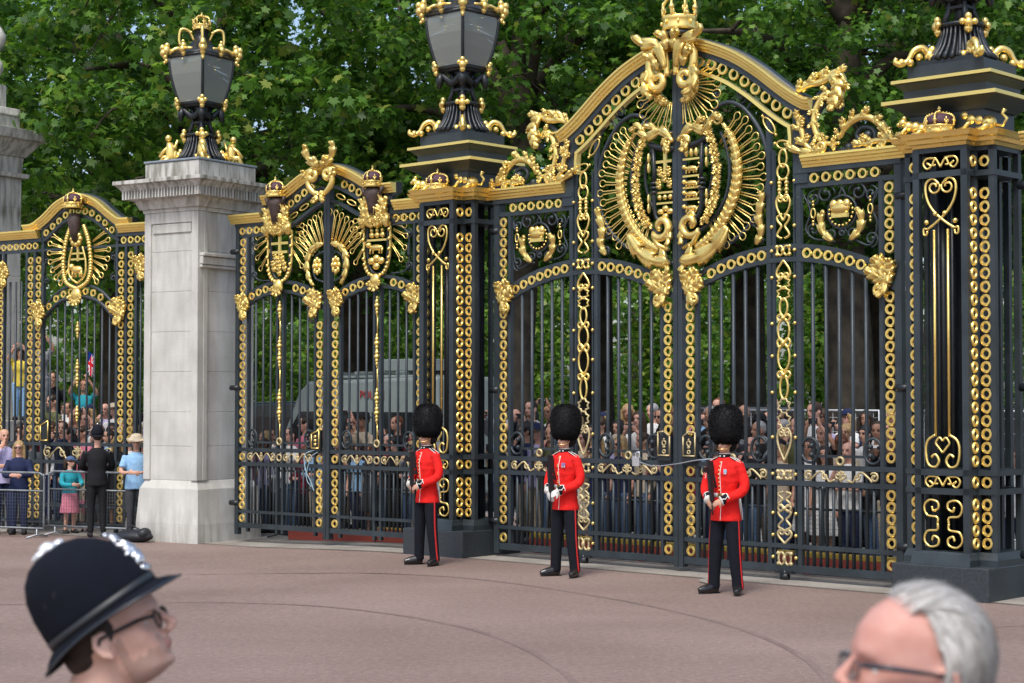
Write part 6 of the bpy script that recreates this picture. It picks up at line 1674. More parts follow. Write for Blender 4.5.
# ---- templates for everyone else ------------------------------------------
def joints(pose='down', H=1.72):
    k = H/1.75
    J = dict(hip=(0, 0, .93), sh=(0, 0, 1.40), neck=(0, 0, 1.47), head=(0, -.015, 1.615),
             hip_l=(.085, 0, .90), knee_l=(.095, -.01, .49), ankle_l=(.10, .02, .08), toe_l=(.12, -.13, .03),
             hip_r=(-.085, 0, .90), knee_r=(-.095, -.01, .49), ankle_r=(-.10, .02, .08), toe_r=(-.12, -.13, .03),
             sho_l=(.17, 0, 1.385), sho_r=(-.17, 0, 1.385), elb_l=(.235, .03, 1.12), elb_r=(-.235, .03, 1.12), wri_l=(.24, -.05, .89), wri_r=(-.24, -.05, .89))
    if pose == 'photo': J.update(elb_l=(.25, -.12, 1.22), elb_r=(-.25, -.12, 1.22), wri_l=(.09, -.27, 1.47), wri_r=(-.09, -.27, 1.47), hdir_l=(-.5, -.2, .8), hdir_r=(.5, -.2, .8))
    if pose == 'high': J.update(elb_l=(.26, -.10, 1.50), elb_r=(-.26, -.10, 1.50), wri_l=(.12, -.2, 1.74), wri_r=(-.12, -.2, 1.74), hdir_l=(-.5, -.1, .8), hdir_r=(.5, -.1, .8))
    if pose == 'lean': J.update(elb_l=(.24, -.10, 1.14), elb_r=(-.24, -.10, 1.14), wri_l=(.10, -.30, 1.12), wri_r=(-.10, -.30, 1.12), hdir_l=(-.8, -.3, 0), hdir_r=(.8, -.3, 0))
    if pose == 'chin': J.update(elb_l=(.24, -.10, 1.14), wri_l=(.02, -.24, 1.14), hdir_l=(-1, 0, 0), elb_r=(-.22, -.14, 1.16), wri_r=(-.06, -.18, 1.42), hdir_r=(.3, .2, .9))
    if pose == 'one_up': J.update(elb_r=(-.27, -.06, 1.55), wri_r=(-.22, -.14, 1.80), hdir_r=(.1, -.1, 1))
    return {a: (b[0]*k, b[1]*k, b[2]*k) for a, b in J.items()}, k

def clothes(J, k, top, bottom, fat=1.0):
    t = MB(); hip, sh, nk = J['hip'], J['sh'], J['neck']
    hem = hip[2] - (.10 if top != 'dress' else .42)
    t.loft([(0, .0, hem, .165*fat if top != 'dress' else .25, .13 if top != 'dress' else .2), (0, 0, hip[2]+.03, .158*fat, .122*fat), (0, 0, hip[2]+.17, .142*fat, .108*fat), (0, 0, sh[2]-.13, .168, .125), (0, 0, sh[2]-.02, .172, .10), (0, 0, nk[2]-.015, .075, .072)], 22)
    for q in ('l', 'r'):
        a, e, w = Vector(J['sho_'+q]), Vector(J['elb_'+q]), Vector(J['wri_'+q])
        if top == 'short' or top == 'dress': cloth_limb(t, [a, a+(e-a)*.5, a+(e-a)*.78], [.065, .062, .062], .05, 3)
        else: cloth_limb(t, [a, e, w], [.065, .060, .055, .050, .043], .08, 3)
    tm = remesh(t, .016, 3, 'top', cloth('c', (.5, .5, .5)))
    b = MB()
    if bottom == 'skirt':
        b.loft([(0, 0, hip[2]-.42, .22, .18), (0, 0, hip[2]-.1, .175, .14), (0, 0, hip[2]+.08, .145, .11)], 22)
    else:
        b.loft([(0, 0, hip[2]-.10, .15*fat, .115*fat), (0, 0, hip[2]+.05, .148*fat, .11*fat)], 20)
        for q in ('l', 'r'):
            A = Vector(J['ankle_'+q]); K = Vector(J['knee_'+q]); hh = Vector(J['hip_'+q])
            if bottom == 'shorts': cloth_limb(b, [hh, hh+(K-hh)*.5, hh+(K-hh)*.9], [.105, .10, .095], .05, 2)
            else: cloth_limb(b, [hh, K, A], [.10, .09, .072, .062, .055, .05], .05, 2)
    bm_ = remesh(b, .016, 3, 'bottoms', cloth('c2', (.1, .1, .15)))
    sm = MB()
    return tm, bm_
def hair_mesh(J, k, style, yaw, pitch, m):
    h = MB(); hd = J['head']
    T = head_to(None, hd, pitch, yaw)
    def f(mb):
        if style in ('short', 'long', 'bun', 'pony'):
            mb.ell((-.012, 0, .060), (.098, .083, .086), 18, 12); mb.ell((-.035, 0, .02), (.075, .080, .075), 16, 10)
            for q in (-1, 1): mb.ell((.035, q*.062, .055), (.040, .020, .050), 12, 8)
        if style == 'long':
            mb.loft([(-.045, 0, -.26, .035, .085), (-.05, 0, -.15, .055, .10), (-.045, 0, -.04, .065, .095), (-.03, 0, .05, .07, .08)], 18)
            for q in (-1, 1): mb.tube([(.02, q*.078, .05), (.012, q*.088, -.05), (.0, q*.088, -.16), (-.01, q*.08, -.24)], [.028, .030, .028, .014], 10)
        if style == 'bun': mb.ell((-.10, 0, .11), (.042, .042, .042), 12, 8)
        if style == 'pony': mb.tube([(-.09, 0, .08), (-.14, 0, .04), (-.135, 0, -.06), (-.12, 0, -.15)], [.028, .034, .028, .01], 10)
        if style == 'fringe': pass
        if style == 'thin': mb.ell((-.03, 0, .03), (.078, .081, .07), 16, 10)
    put(h, f, T)
    return remesh(h, .011, 3, 'hair', m)
def hat_build(J, kind, yaw, pitch, m, root):
    h = MB(); T = head_to(None, J['head'], pitch, yaw)
    def f(mb):
        if kind == 'cap':
            mb.ell((.0, 0, .075), (.104, .088, .07), 18, 10); mb.tube([(.06, 0, .068), (.12, 0, .064), (.165, 0, .052)], [.07, .066, .045], 12, .12, ref=(0, 0, 1))
        if kind == 'brim':
            mb.lathe([(.155, .062), (.160, .058), (.11, .074), (.098, .075), (.088, .13), (.05, .145), (.005, .146)], (0, 0, 0), 24)
    put(h, f, T); return h.build('hat', m, root)

HC = {'black': (.012, .010, .010), 'brown': (.055, .030, .016), 'dark brown': (.028, .017, .011), 'blonde': (.38, .25, .11), 'auburn': (.15, .05, .02), 'grey': (.34, .33, .32), 'white': (.62, .61, .58)}
HM = {k_: mat('hair_'+k_.replace(' ', '_'), c, .55, 0, .3, 60, .5, 140, .4) for k_, c in HC.items()}
CC = {'navy': (.018, .026, .07), 'black': (.014, .014, .016), 'white': (.72, .72, .70), 'grey': (.25, .26, .27), 'burgundy': (.20, .015, .04), 'sky blue': (.26, .45, .66), 'pink': (.68, .22, .30), 'teal': (.03, .33, .40), 'olive': (.12, .13, .06), 'red': (.55, .03, .03), 'beige': (.50, .42, .31), 'lilac': (.48, .45, .68), 'yellow': (.70, .55, .08), 'charcoal': (.05, .052, .058), 'denim': (.07, .12, .22), 'orange': (.7, .22, .04), 'green': (.05, .22, .10)}
CM = {k_: cloth('cloth_'+k_.replace(' ', '_'), c) for k_, c in CC.items()}
TPL = {}
def template(key):
    if key in TPL: return TPL[key]
    pose, top, bottom, hair, yaw, pitch, H, fat = key
    J, k = joints(pose, H)
    me = body_mesh(J, .0145, SK[0], k*1.0, pitch, yaw, fat, None, 2)
    tm, bm_ = clothes(J, k, top, bottom, fat)
    hm = hair_mesh(J, k, hair, yaw, pitch, HM['brown']) if hair else None
    sh = []
    for q in ('l', 'r'):
        c = MB(); a, t_ = Vector(J['ankle_'+q]), Vector(J['toe_'+q]); c.tube([a+V3(0, .03, -.035), (a+t_)/2+V3(0, 0, -.0), t_+V3(0, -.03, .005)], [.045, .046, .034], 10); sh.append(c.mesh('shoe', M['rubber']))
    TPL[key] = (J, me, tm, bm_, hm, sh); return TPL[key]
def setm(o, m, slot=0):
    o.material_slots[slot].link = 'OBJECT'; o.material_slots[slot].material = m
def person(label, loc, rz, key, topc, botc, hairc, skin_i=0, hat=None, hatc='navy', group=None, scale=1.0, cat_='person', glasses=False, shoec=None):
    J, me, tm, bm_, hm, sh = template(key)
    root = thing('person', label, cat_, loc, rz, group); root.scale = (scale,)*3
    b = link('body', me, root); setm(b, SK[skin_i])
    t = link('top', tm, root); setm(t, CM[topc]); b2 = link('skirt' if key[2] == 'skirt' else 'trousers', bm_, root); setm(b2, CM[botc])
    if hm is not None: h = link('hair', hm, root); setm(h, HM[hairc])
    for s_ in sh: o = link('shoe', s_, root); 
    if hat: hat_build(J, hat, key[4], key[5], CM[hatc], root)
    if glasses:
        g = MB(); T = head_to(None, J['head'], key[5], key[4])
        def f(mb):
            for q in (-1, 1): mb.ell((.100, q*.032, .014), (.006, .024, .018), 12, 8); mb.tube([(.098, q*.055, .02), (.05, q*.076, .02), (.0, q*.082, .02)], .003, 5)
            mb.tube([(.105, -.012, .018), (.105, .012, .018)], .003, 5)
        put(g, f, T); g.build('sunglasses', M['black'], root)
    return root
# ------------------------------------------------------------------ the crowd
KEYS_F = [('down', 'short', 'long', 'long', 0, 0, 1.62, .95), ('lean', 'long', 'long', 'pony', .3, 0, 1.60, 1.0), ('photo', 'short', 'long', 'long', 0, .05, 1.64, .95), ('chin', 'long', 'long', 'bun', -.25, 0, 1.63, 1.05), ('down', 'dress', 'skirt', 'long', .35, 0, 1.66, 1.0)]
KEYS_M = [('down', 'long', 'long', 'short', 0, 0, 1.76, 1.05), ('lean', 'short', 'long', 'short', -.3, 0, 1.78, 1.1), ('photo', 'long', 'long', 'short', 0, .05, 1.80, 1.05), ('chin', 'short', 'long', 'thin', .2, 0, 1.74, 1.15), ('high', 'short', 'long', 'short', 0, .1, 1.75, 1.0)]
glass_ph = mat('phone_screen', (.03, .035, .045), .1)
ALLK = [('f', k) for k in KEYS_F]*3 + [('m', k) for k in KEYS_M[:4]]*3 + [('m', KEYS_M[4])]
people = []
def crowd_row(line, u0, u1, n, v, zup, seed, section, rowname, hs=(1.0, .05)):
    g = random.Random(seed)
    for i in range(n):
        tx = u0 + (u1-u0)*(i+.5)/n + g.uniform(-.2, .2)*(u1-u0)/n
        r_ = (tx-CX)/FPX; o_ = line.at(0, v); u = (r_*o_.y - o_.x)/(line.d.x - r_*line.d.y)   # where the sight line through that gap meets this row
        sex, key = g.choice(ALLK); hair = g.choice(['black', 'brown', 'dark brown', 'dark brown', 'brown', 'blonde', 'auburn', 'grey' if sex == 'm' else 'blonde'])
        topc = g.choice(['navy', 'black', 'white', 'grey', 'burgundy', 'sky blue', 'pink', 'white', 'white', 'olive', 'grey', 'beige', 'lilac', 'charcoal', 'white', 'black', 'sky blue', 'navy'])
        botc = g.choice(['denim', 'black', 'navy', 'charcoal', 'denim', 'beige']); sk = g.choice([0, 0, 0, 1, 1, 2, 2, 3])
        p = line.at(u, v + g.uniform(-.12, .12)); p.z = gz(p.x, p.y) + zup
        people.append(dict(loc=p, rz=line.rz + g.uniform(-.35, .45), key=key, sex=sex, hair=hair, top=topc, bot=botc, sk=sk, sec=section, row=rowname, px=CX+FPX*p.x/p.y, sc=hs[0]+g.uniform(-hs[1], hs[1]), hat=('cap' if g.random() < .08 else ('brim' if g.random() < .05 else None)), gl=g.random() < .12))
crowd_row(CEN, 497, 905, 18, -1.55, 0, 3, 'central gate', 'front row', (1.0, .06))
crowd_row(CEN, 492, 905, 18, -2.10, .08, 5, 'central gate', 'second row', (1.04, .05))
crowd_row(CEN, 497, 900, 18, -2.65, .22, 6, 'central gate', 'back row', (1.06, .06))
crowd_row(CEN, 494, 903, 17, -3.3, .34, 61, 'central gate', 'rear row', (1.05, .05))
crowd_row(SID, 240, 422, 12, -1.5, 0, 8, 'side gate', 'front row', (.95, .06))
crowd_row(SID, 236, 425, 11, -2.15, .06, 9, 'side gate', 'back row', (1.03, .06))
crowd_row(LEF, 30, 146, 10, -1.1, 0, 12, 'left railings', 'front row', (1.0, .06))
crowd_row(LEF, 33, 143, 10, -1.7, .15, 15, 'left railings', 'second row', (1.03, .06))
crowd_row(LEF, 38, 146, 9, -2.4, .45, 16, 'left railings', 'back row', (1.03, .06))
crowd_row(CEN, 940, 1020, 3, -1.9, .0, 17, 'right iron pier', 'front row', (1.0, .05))
ORD = ['first', 'second', 'third', 'fourth', 'fifth', 'sixth', 'seventh', 'eighth', 'ninth', 'tenth', 'eleventh', 'twelfth', 'thirteenth', 'fourteenth', 'fifteenth', 'sixteenth', 'seventeenth', 'eighteenth']
rows = {}
for q in people: rows.setdefault((q['sec'], q['row']), []).append(q)
for (sec, row), L in rows.items():
    L.sort(key=lambda q: q['px'])
    for i, q in enumerate(L):
        hn = q['hair'] + ' hair' if not q['hat'] else ('a ' + q['key'][0] if False else 'a hat')
        lab = f"{ORD[i]} from left in {row} behind {sec}, {q['top']} top, {hn}"
        if q['key'][0] in ('photo', 'high'):
            Jq = template(q['key'])[0]; m_ = (Vector(Jq['wri_l'])+Vector(Jq['wri_r']))*.5*q['sc'] + Vector((0, -.02, .07))
            ph_ = thing('phone', f"phone held up by {ORD[i]} from left in {row} behind {sec}", 'phone', q['loc']+Matrix.Rotation(q['rz'], 3, 'Z') @ m_, q['rz'], 'phones held up in the crowd')
            c = MB(); c.box(-.075, .075, -.006, .006, -.04, .04); bevel(c.build('case', M['rubber'], ph_), .004); c = MB(); c.box(-.068, .068, .0062, .008, -.034, .034); c.build('screen', glass_ph, ph_); c = MB(); c.ell((.055, -.007, .02), (.008, .003, .008), 8, 6); c.build('lens', M['silver'], ph_)
        person(lab, q['loc'], q['rz'], q['key'], q['top'], q['bot'], q['hair'], q['sk'], q['hat'], random.Random(i).choice(['navy', 'black', 'beige']), 'crowd behind the gates', q['sc'], 'person', q['gl'])

# ---- named figures on the left, on the court side of the railings -----------
def loc_px(x, feet_y, zbase=None):
    Y = FPX*(CH+.085)/(feet_y-HY); return Vector(((x-CX)/FPX*Y, Y, gz((x-CX)/FPX*Y, Y)))
LG = 'onlookers behind the steel barriers'
person('balding man in lilac shirt with a hand to his face behind the barrier', loc_px(5, 533), .35, ('chin', 'long', 'long', 'thin', .2, 0, 1.74, 1.15), 'lilac', 'navy', 'grey', 1, None, 'navy', LG, 1.03)
person('blonde woman in dark glasses and navy jacket behind the barrier', loc_px(20, 534), .05, ('lean', 'long', 'long', 'long', 0, 0, 1.60, 1.0), 'navy', 'navy', 'blonde', 0, None, 'navy', LG, .99, 'person', True)
person('bearded dark haired man looking sideways over the barrier crowd', loc_px(13, 531) + Vector((0, .5, .12)), .9, ('down', 'long', 'long', 'short', .5, 0, 1.76, 1.05), 'charcoal', 'navy', 'dark brown', 1, None, 'navy', LG, 1.0)
person('brown haired woman just beside the railing post in a grey top', loc_px(25, 531) + Vector((0, .55, .05)), -.3, ('down', 'short', 'long', 'long', 0, 0, 1.62, .95), 'grey', 'denim', 'brown', 0, None, 'navy', LG, 1.0)
ch = person('small child in blue cap, teal top and pink skirt leaning at the barrier', loc_px(71, 533), .7, ('lean', 'long', 'skirt', 'pony', .5, 0, 1.60, 1.0), 'teal', 'pink', 'brown', 0, 'cap', 'denim', None, .82, 'child')
person('man in beige brimmed hat and sky blue shirt beside the stone pillar', Vector(((137-CX)/FPX*29.45, 29.45, gz(-6.3, 29.45))), .1, ('lean', 'short', 'long', 'short', 0, -.25, 1.72, 1.15), 'sky blue', 'charcoal', 'grey', 1, 'brim', 'beige', None, 1.0)
person('crouching toddler in pink top beside the police officer', loc_px(86, 531), .1, ('lean', 'short', 'shorts', 'short', 0, 0, 1.60, 1.0), 'pink', 'beige', 'brown', 0, None, 'navy', None, .42, 'child')
# people up on the stone parapet beyond the left railings
PG = 'children and adults up on the stone parapet'
ZP = 1.85
def para(x, Y=35.2): return Vector(((x-CX)/FPX*Y, Y, ZP))
person('girl in yellow vest and pale blue jeans holding the bars high up', Vector((-9.40, 34.02, 1.81)), .1, ('high', 'short', 'long', 'long', 0, 0, 1.5, .9), 'yellow', 'sky blue', 'dark brown', 1, None, 'navy', PG, .92)
person('person in grey with arms raised beside the yellow vest', Vector((-9.13, 34.45, 1.81)), .2, ('high', 'short', 'long', 'short', 0, 0, 1.62, .95), 'grey', 'grey', 'brown', 1, None, 'navy', PG, 1.0)
person('dark clothed man on the parapet shading his eyes', para(53) - Vector((0, 0, .9)), .0, ('photo', 'long', 'long', 'short', 0, .05, 1.80, 1.05), 'black', 'charcoal', 'brown', 1, None, 'navy', PG, 1.0)
person('person in teal striped shirt holding up a flag and camera', para(84) - Vector((0, 0, 1.0)), .1, ('high', 'short', 'long', 'short', 0, .1, 1.75, 1.0), 'teal', 'navy', 'auburn', 1, None, 'navy', PG, 1.0)
person('sitting child in pale top low on the parapet', para(68) - Vector((0, .3, 1.0)), .1, ('lean', 'short', 'long', 'short', 0, 0, 1.6, .9), 'white', 'beige', 'brown', 1, None, 'navy', PG, .8)

# union flag on a stick, held by the figure in teal
fl = thing('flag', 'small union flag on a stick above the teal shirt', 'flag', para(90) - Vector((0, .25, 1.0)), .2)
c = MB(); c.tube([(0, 0, 1.5), (0, 0, 2.36)], .008, 6); c.ell((0, 0, 2.37), .015, 8, 6); c.build('stick', M['white'], fl)
fb = MB(); fr = MB(); fw_ = MB()
def wav(u, w, off): return (u*.16-.01, off + .03*math.sin(u*5+w*2), 2.33 - w*.46 - u*.10)   # cloth hanging down the stick
def band(mb, a, b, hw, off, n=8):
    vs = []; d = Vector((b[0]-a[0], b[1]-a[1])); nn = Vector((-d.y, d.x)).normalized()*hw
    for i in range(n+1):
        t = i/n; u, w = a[0]+d.x*t, a[1]+d.y*t
        for s_ in (-1, 1): vs.append(wav(min(1, max(0, u+nn.x*s_)), min(1, max(0, w+nn.y*s_)), off))
    mb.add(vs, [(2*i, 2*i+1, 2*i+3, 2*i+2) for i in range(n)], False)
band(fb, (.5, 0), (.5, 1), .5, 0, 12)
for off in (-.004, .004):
    band(fw_, (0, 0), (1, 1), .09, off); band(fw_, (0, 1), (1, 0), .09, off); band(fr, (0, 0), (1, 1), .035, off*1.8); band(fr, (0, 1), (1, 0), .035, off*1.8)
    band(fw_, (.5, 0), (.5, 1), .17, off*2.4); band(fw_, (0, .5), (1, .5), .13, off*2.4); band(fr, (.5, 0), (.5, 1), .10, off*3.2); band(fr, (0, .5), (1, .5), .08, off*3.2)
cl_ = fb.build('cloth', cloth('flag_blue', (.01, .03, .22)), fl); fw_.build('white_bands', cloth('flag_white', (.8, .8, .8)), cl_); fr.build('red_bands', cloth('flag_red', (.6, .01, .03)), cl_)

# police officer standing with his back to us
def custodian(mb, T, s=1.0):
    """tall helmet: head space, x forward"""
    def f(m):
        m.loft([(0, 0, .045, .108, .092), (-.002, 0, .075, .108, .092), (-.006, 0, .12, .100, .088), (-.008, 0, .165, .080, .072), (-.008, 0, .195, .050, .048), (-.008, 0, .207, .015, .015)], 28)
    put(mb, f, T)
pk = ('lean', 'long', 'long', 'short', 0, 0, 1.80, 1.08)
po = person('police officer in black uniform and helmet seen from behind by the barrier', loc_px(98, 537), PI+.25, pk, 'black', 'black', 'dark brown', 0, None, 'navy', None, 1.0, 'police officer')
J0 = template(pk)[0]; T = head_to(None, J0['head'], 0, 0)
h = MB(); custodian(h, lambda p: T((p[0]*1.12, p[1]*1.12, p[2]*1.10-.006))); hh = h.build('helmet', M['navy'], po)
def brim(m, s=1.0, w=.030):
    vs = []; n = 32
    for k_ in range(n):
        a = 2*PI*k_/n; c_, s_ = math.cos(a), math.sin(a)
        ext = w*(1+.5*abs(c_)**3)
        vs += [(c_*.104, s_*.090, .050), (c_*(.108+ext), s_*(.092+ext*.75), .050-.018*abs(c_)**2 - .012), (c_*(.108+ext), s_*(.092+ext*.75), .045-.018*abs(c_)**2 - .012), (c_*.100, s_*.086, .042)]
    fs = []
    for k_ in range(n):
        l = (k_+1) % n
        for j in range(4): fs.append((4*k_+j, 4*l+j, 4*l+(j+1) % 4, 4*k_+(j+1) % 4))
    m.add(vs, fs, True)
b_ = MB(); put(b_, brim, lambda p: T((p[0]*1.12, p[1]*1.12, p[2]*1.10-.006))); b_.build('brim', M['navy'], hh)
b_ = MB(); b_.ell(T((-.008, 0, .226)), .018, 10, 8); b_.build('top_rose', M['silver'], hh)

# ------------------------------------------------------------------ barriers
M['dull_steel'] = mat('dull_steel', (.10, .11, .12), .6, .3); M['barrier_steel'] = mat('barrier_steel', (.20, .22, .23), .5, .5, .2, 8)
def barrier(loc, rz, label, L=2.3, h=1.08, foot=True, group='steel crowd barriers', m='steel'):
    root = thing('crowd_barrier', label, 'barrier', loc, rz, group)
    f = MB(); r = .12
    pts = cat3([(0, 0, .12), (0, 0, h-r), (r*.3, 0, h-r*.3), (r, 0, h)], 12) + cat3([(L-r, 0, h), (L-r*.3, 0, h-r*.3), (L, 0, h-r), (L, 0, .12)], 12)
    f.tube(pts, .020, 8); f.tube([(0, 0, .16), (L, 0, .16)], .018, 8); f.tube([(0, 0, h-.30), (L, 0, h-.30)], .016, 8)
    f.build('frame', M['barrier_steel' if m == 'steel' else m], root)
    g = MB()
    for i in range(1, int(L/.055)): g.tube([(i*.055, 0, .16), (i*.055, 0, h-.30)], .0028, 4)
    for i in range(1, 11): g.tube([(0, .006, .16+i*.056), (L, .006, .16+i*.056)], .0024, 4)
    g.build('mesh_panel', M['gunmetal'] if m == 'iron' else M['dull_steel'], root)
    if foot:
        for x in (.14, L-.14):
            q = MB(); q.tube([(x, 0, .16), (x, 0, .05), (x, -.26, .02)], .016, 6); q.tube([(x, 0, .05), (x, .26, .02)], .016, 6); q.build('foot', M[m], root)
    return root
Yb = 29.55
bA = Vector(((46-CX)/FPX*Yb, Yb, gz(-8, 29))); dd = Vector((math.sin(math.radians(66)), -math.cos(math.radians(66)), 0))
rzb = math.radians(66-90)
barrier(bA - dd*2.32, rzb, 'steel crowd barrier at the left edge, in front of the blonde woman')
barrier(Vector(((50-CX)/FPX*30.3, 30.3, gz(-8, 30))), rzb-.06, 'steel crowd barrier between the blue capped child and the stone pillar', 2.0)
for i in range(3):
    p = CEN.at(-7.25+i*2.35, -1.02, .012); barrier(p, CEN.rz, ['dark mesh barrier behind the left half of the central gate', 'dark mesh barrier behind the middle of the central gate', 'dark mesh barrier behind the right half of the central gate'][i], 2.3, 1.1, True, 'dark barriers behind the gates', 'iron')
for i in range(2):
    p = SID.at(-4.4+i*2.3, -1.0, .012); p.z = gz(p.x, p.y)+.012; barrier(p, SID.rz, ['dark mesh barrier behind the left leaf of the side gate', 'dark mesh barrier behind the right leaf of the side gate'][i], 2.25, 1.1, True, 'dark barriers behind the gates', 'iron')
# red and yellow water-filled base boards
RY, RR = mat('yellow_plastic', (.42, .30, .05), .6), mat('red_plastic', (.30, .055, .04), .6)
for i in range(3):
    rt = thing('base_board', ['red and yellow board low behind the left half of the central gate', 'red and yellow board low behind the middle of the central gate', 'red and yellow board low behind the right half of the central gate'][i], 'barrier board', CEN.at(-7.3+i*2.28, -.72, .012), CEN.rz, 'red and yellow boards behind the gates')
    c = MB(); c.box(0, 2.2, -.06, .06, .10, .21); c.box(.1, .2, -.05, .05, 0, .10); c.box(2.0, 2.1, -.05, .05, 0, .10); bevel(c.build('red_board', RR, rt), .01)
    c = MB(); c.box(0, 2.2, -.05, .05, .212, .28); bevel(c.build('yellow_strip', RY, rt), .01)
for i in range(2):
    p = SID.at(-3.7+i*1.95, -.72); rt = thing('base_board', ['red board low behind the left leaf of the side gate', 'red board low behind the right leaf of the side gate'][i], 'barrier board', (p.x, p.y, gz(p.x, p.y)+.012), SID.rz, 'red and yellow boards behind the gates')
    c = MB(); c.box(0, 1.9, -.06, .06, 0, .20); bevel(c.build('red_board', RR, rt), .01)
    c = MB(); c.box(0, 1.9, -.05, .05, .202, .225); bevel(c.build('yellow_strip', RY, rt), .008)
# tall site fence panels beyond the crowd
for i in range(4):
    p = CEN.at(-7.6+i*2.75+.4, -5.6, .02); rt = thing('site_fence', ['temporary wire fence panel behind the white gloved guard', 'temporary wire fence panel behind the meeting stile of the central gate', 'temporary wire fence panel behind the widest tree trunk view', 'temporary wire fence panel behind the near right pier'][i], 'fence', p, CEN.rz, 'temporary wire fence panels')
    c = MB(); c.tube([(0, 0, 0), (0, 0, 2.02), (2.7, 0, 2.02), (2.7, 0, 0)], .022, 8); c.tube([(0, 0, .15), (2.7, 0, .15)], .018, 8); c.build('frame', M['steel'], rt)
    c = MB()
    for k_ in range(1, 26): c.tube([(k_*.104, 0, .15), (k_*.104, 0, 2.0)], .004, 4)
    for k_ in range(1, 9): c.tube([(0, .006, .15+k_*.22), (2.7, .006, .15+k_*.22)], .004, 4)
    c.build('wire_mesh', M['steel'], rt)
# things lying by the stone pillar
bag = MB(); bag.ell((0, 0, .09), (.34, .17, .10), 16, 10); bag.ell((.2, -.02, .14), (.10, .13, .10), 14, 8, Matrix.Rotation(.5, 3, 'Y')); bag.ell((-.18, .02, .09), (.18, .14, .10), 14, 8); bag.ell((.0, .0, .15), (.14, .12, .05), 12, 8); bag.tube([(-.2, 0, .18), (-.05, -.03, .27), (.12, 0, .2)], .014, 6)
bo = link('bag', remesh(bag, .012, 3, 'bag', mat('nylon', (.012, .014, .018), .5, 0, .2, 20, .6, 30))); bo.location = loc_px(136, 541.5); bo.rotation_euler.z = -.4
tag(bo, 'black bag lying on the ground at the foot of the stone pillar', 'bag')
st = MB(); st.ell((0, 0, .17), (.14, .11, .24), 16, 12)
so2 = link('rucksack', remesh(st, .02, 2, 'rucksack', mat('grey_canvas', (.17, .16, .15), .9, 0, .25, 12, .6, 40))); so2.location = loc_px(134, 537.5); tag(so2, 'rounded grey rucksack standing behind the black bag', 'bag')
# padlock and cable across the central meeting stiles, pale rope on the side gate
ck = thing('cable_lock', 'steel cable and padlock round the central gate stiles', 'lock', CEN.at(-4.05), CEN.rz)
c = MB(); c.tube(cat3([(-.62, -.09, 1.40), (-.35, -.13, 1.35), (0, -.15, 1.38), (.35, -.13, 1.44), (.55, -.06, 1.46)], 26), .009, 6); c.build('cable', M['steel'], ck)
c = MB(); c.box(-.70, -.58, -.13, -.08, 1.34, 1.46); c.tube(cat3([(-.67, -.1, 1.45), (-.65, -.1, 1.52), (-.60, -.1, 1.52), (-.60, -.1, 1.44)], 10), .009, 6); bevel(c.build('padlock', M['silver'], ck), .01)
rp = thing('rope', 'pale blue rope looped through the side gate near its lock', 'rope', SID.at(-2.14), SID.rz)
c = MB(); c.tube(cat3([(-.16, -.07, 1.44), (-.42, -.08, 1.36), (-.40, -.09, 1.12), (-.30, -.08, .95), (-.24, -.07, .80)], 24), .009, 6); c.tube(cat3([(-.16, -.07, 1.40), (-.30, -.09, 1.30), (-.38, -.09, 1.0), (-.28, -.08, .86)], 20), .007, 6)
c.build('strand', cloth('rope_blue', (.30, .42, .48)), rp)

# ------------------------------------------------------------------ beyond: parapet, vehicles
wl = thing('stone_parapet', 'weathered stone parapet beyond the left railings that people stand on', 'wall', ((70-CX)/FPX*36.2, 36.2, 0), -.1)
c = MB(); c.box(-3.2, 1.6, -.3, .9, -.1, 1.62); bevel(c.build('wall', mat('green_stone', (.16, .18, .17), .85, 0, .3, 3, .4, 20), wl), .03)
c = MB(); c.box(-3.25, -.6, -.4, .95, 1.62, 1.84); c.box(-.6, 1.65, -.36, .95, 1.62, 1.80); bevel(c.build('coping', M['stone'], wl), .03)
glassm = mat('car_glass', (.012, .015, .018), .08, 0, 0, 1, 0, 1, .8)
def text_obj(s, size, mtl, parent, loc, rot):
    cu = bpy.data.curves.new('lettering', 'FONT'); cu.body = s; cu.size = size; cu.extrude = .004; cu.align_x = 'LEFT'
    t = bpy.data.objects.new('tmp', cu); COL.objects.link(t); bpy.context.evaluated_depsgraph_get().update()
    me = bpy.data.meshes.new_from_object(t.evaluated_get(bpy.context.evaluated_depsgraph_get())); bpy.data.objects.remove(t)
    me.materials.clear(); me.materials.append(mtl); o = link('lettering', me, parent); o.location = loc; o.rotation_euler = rot; return o
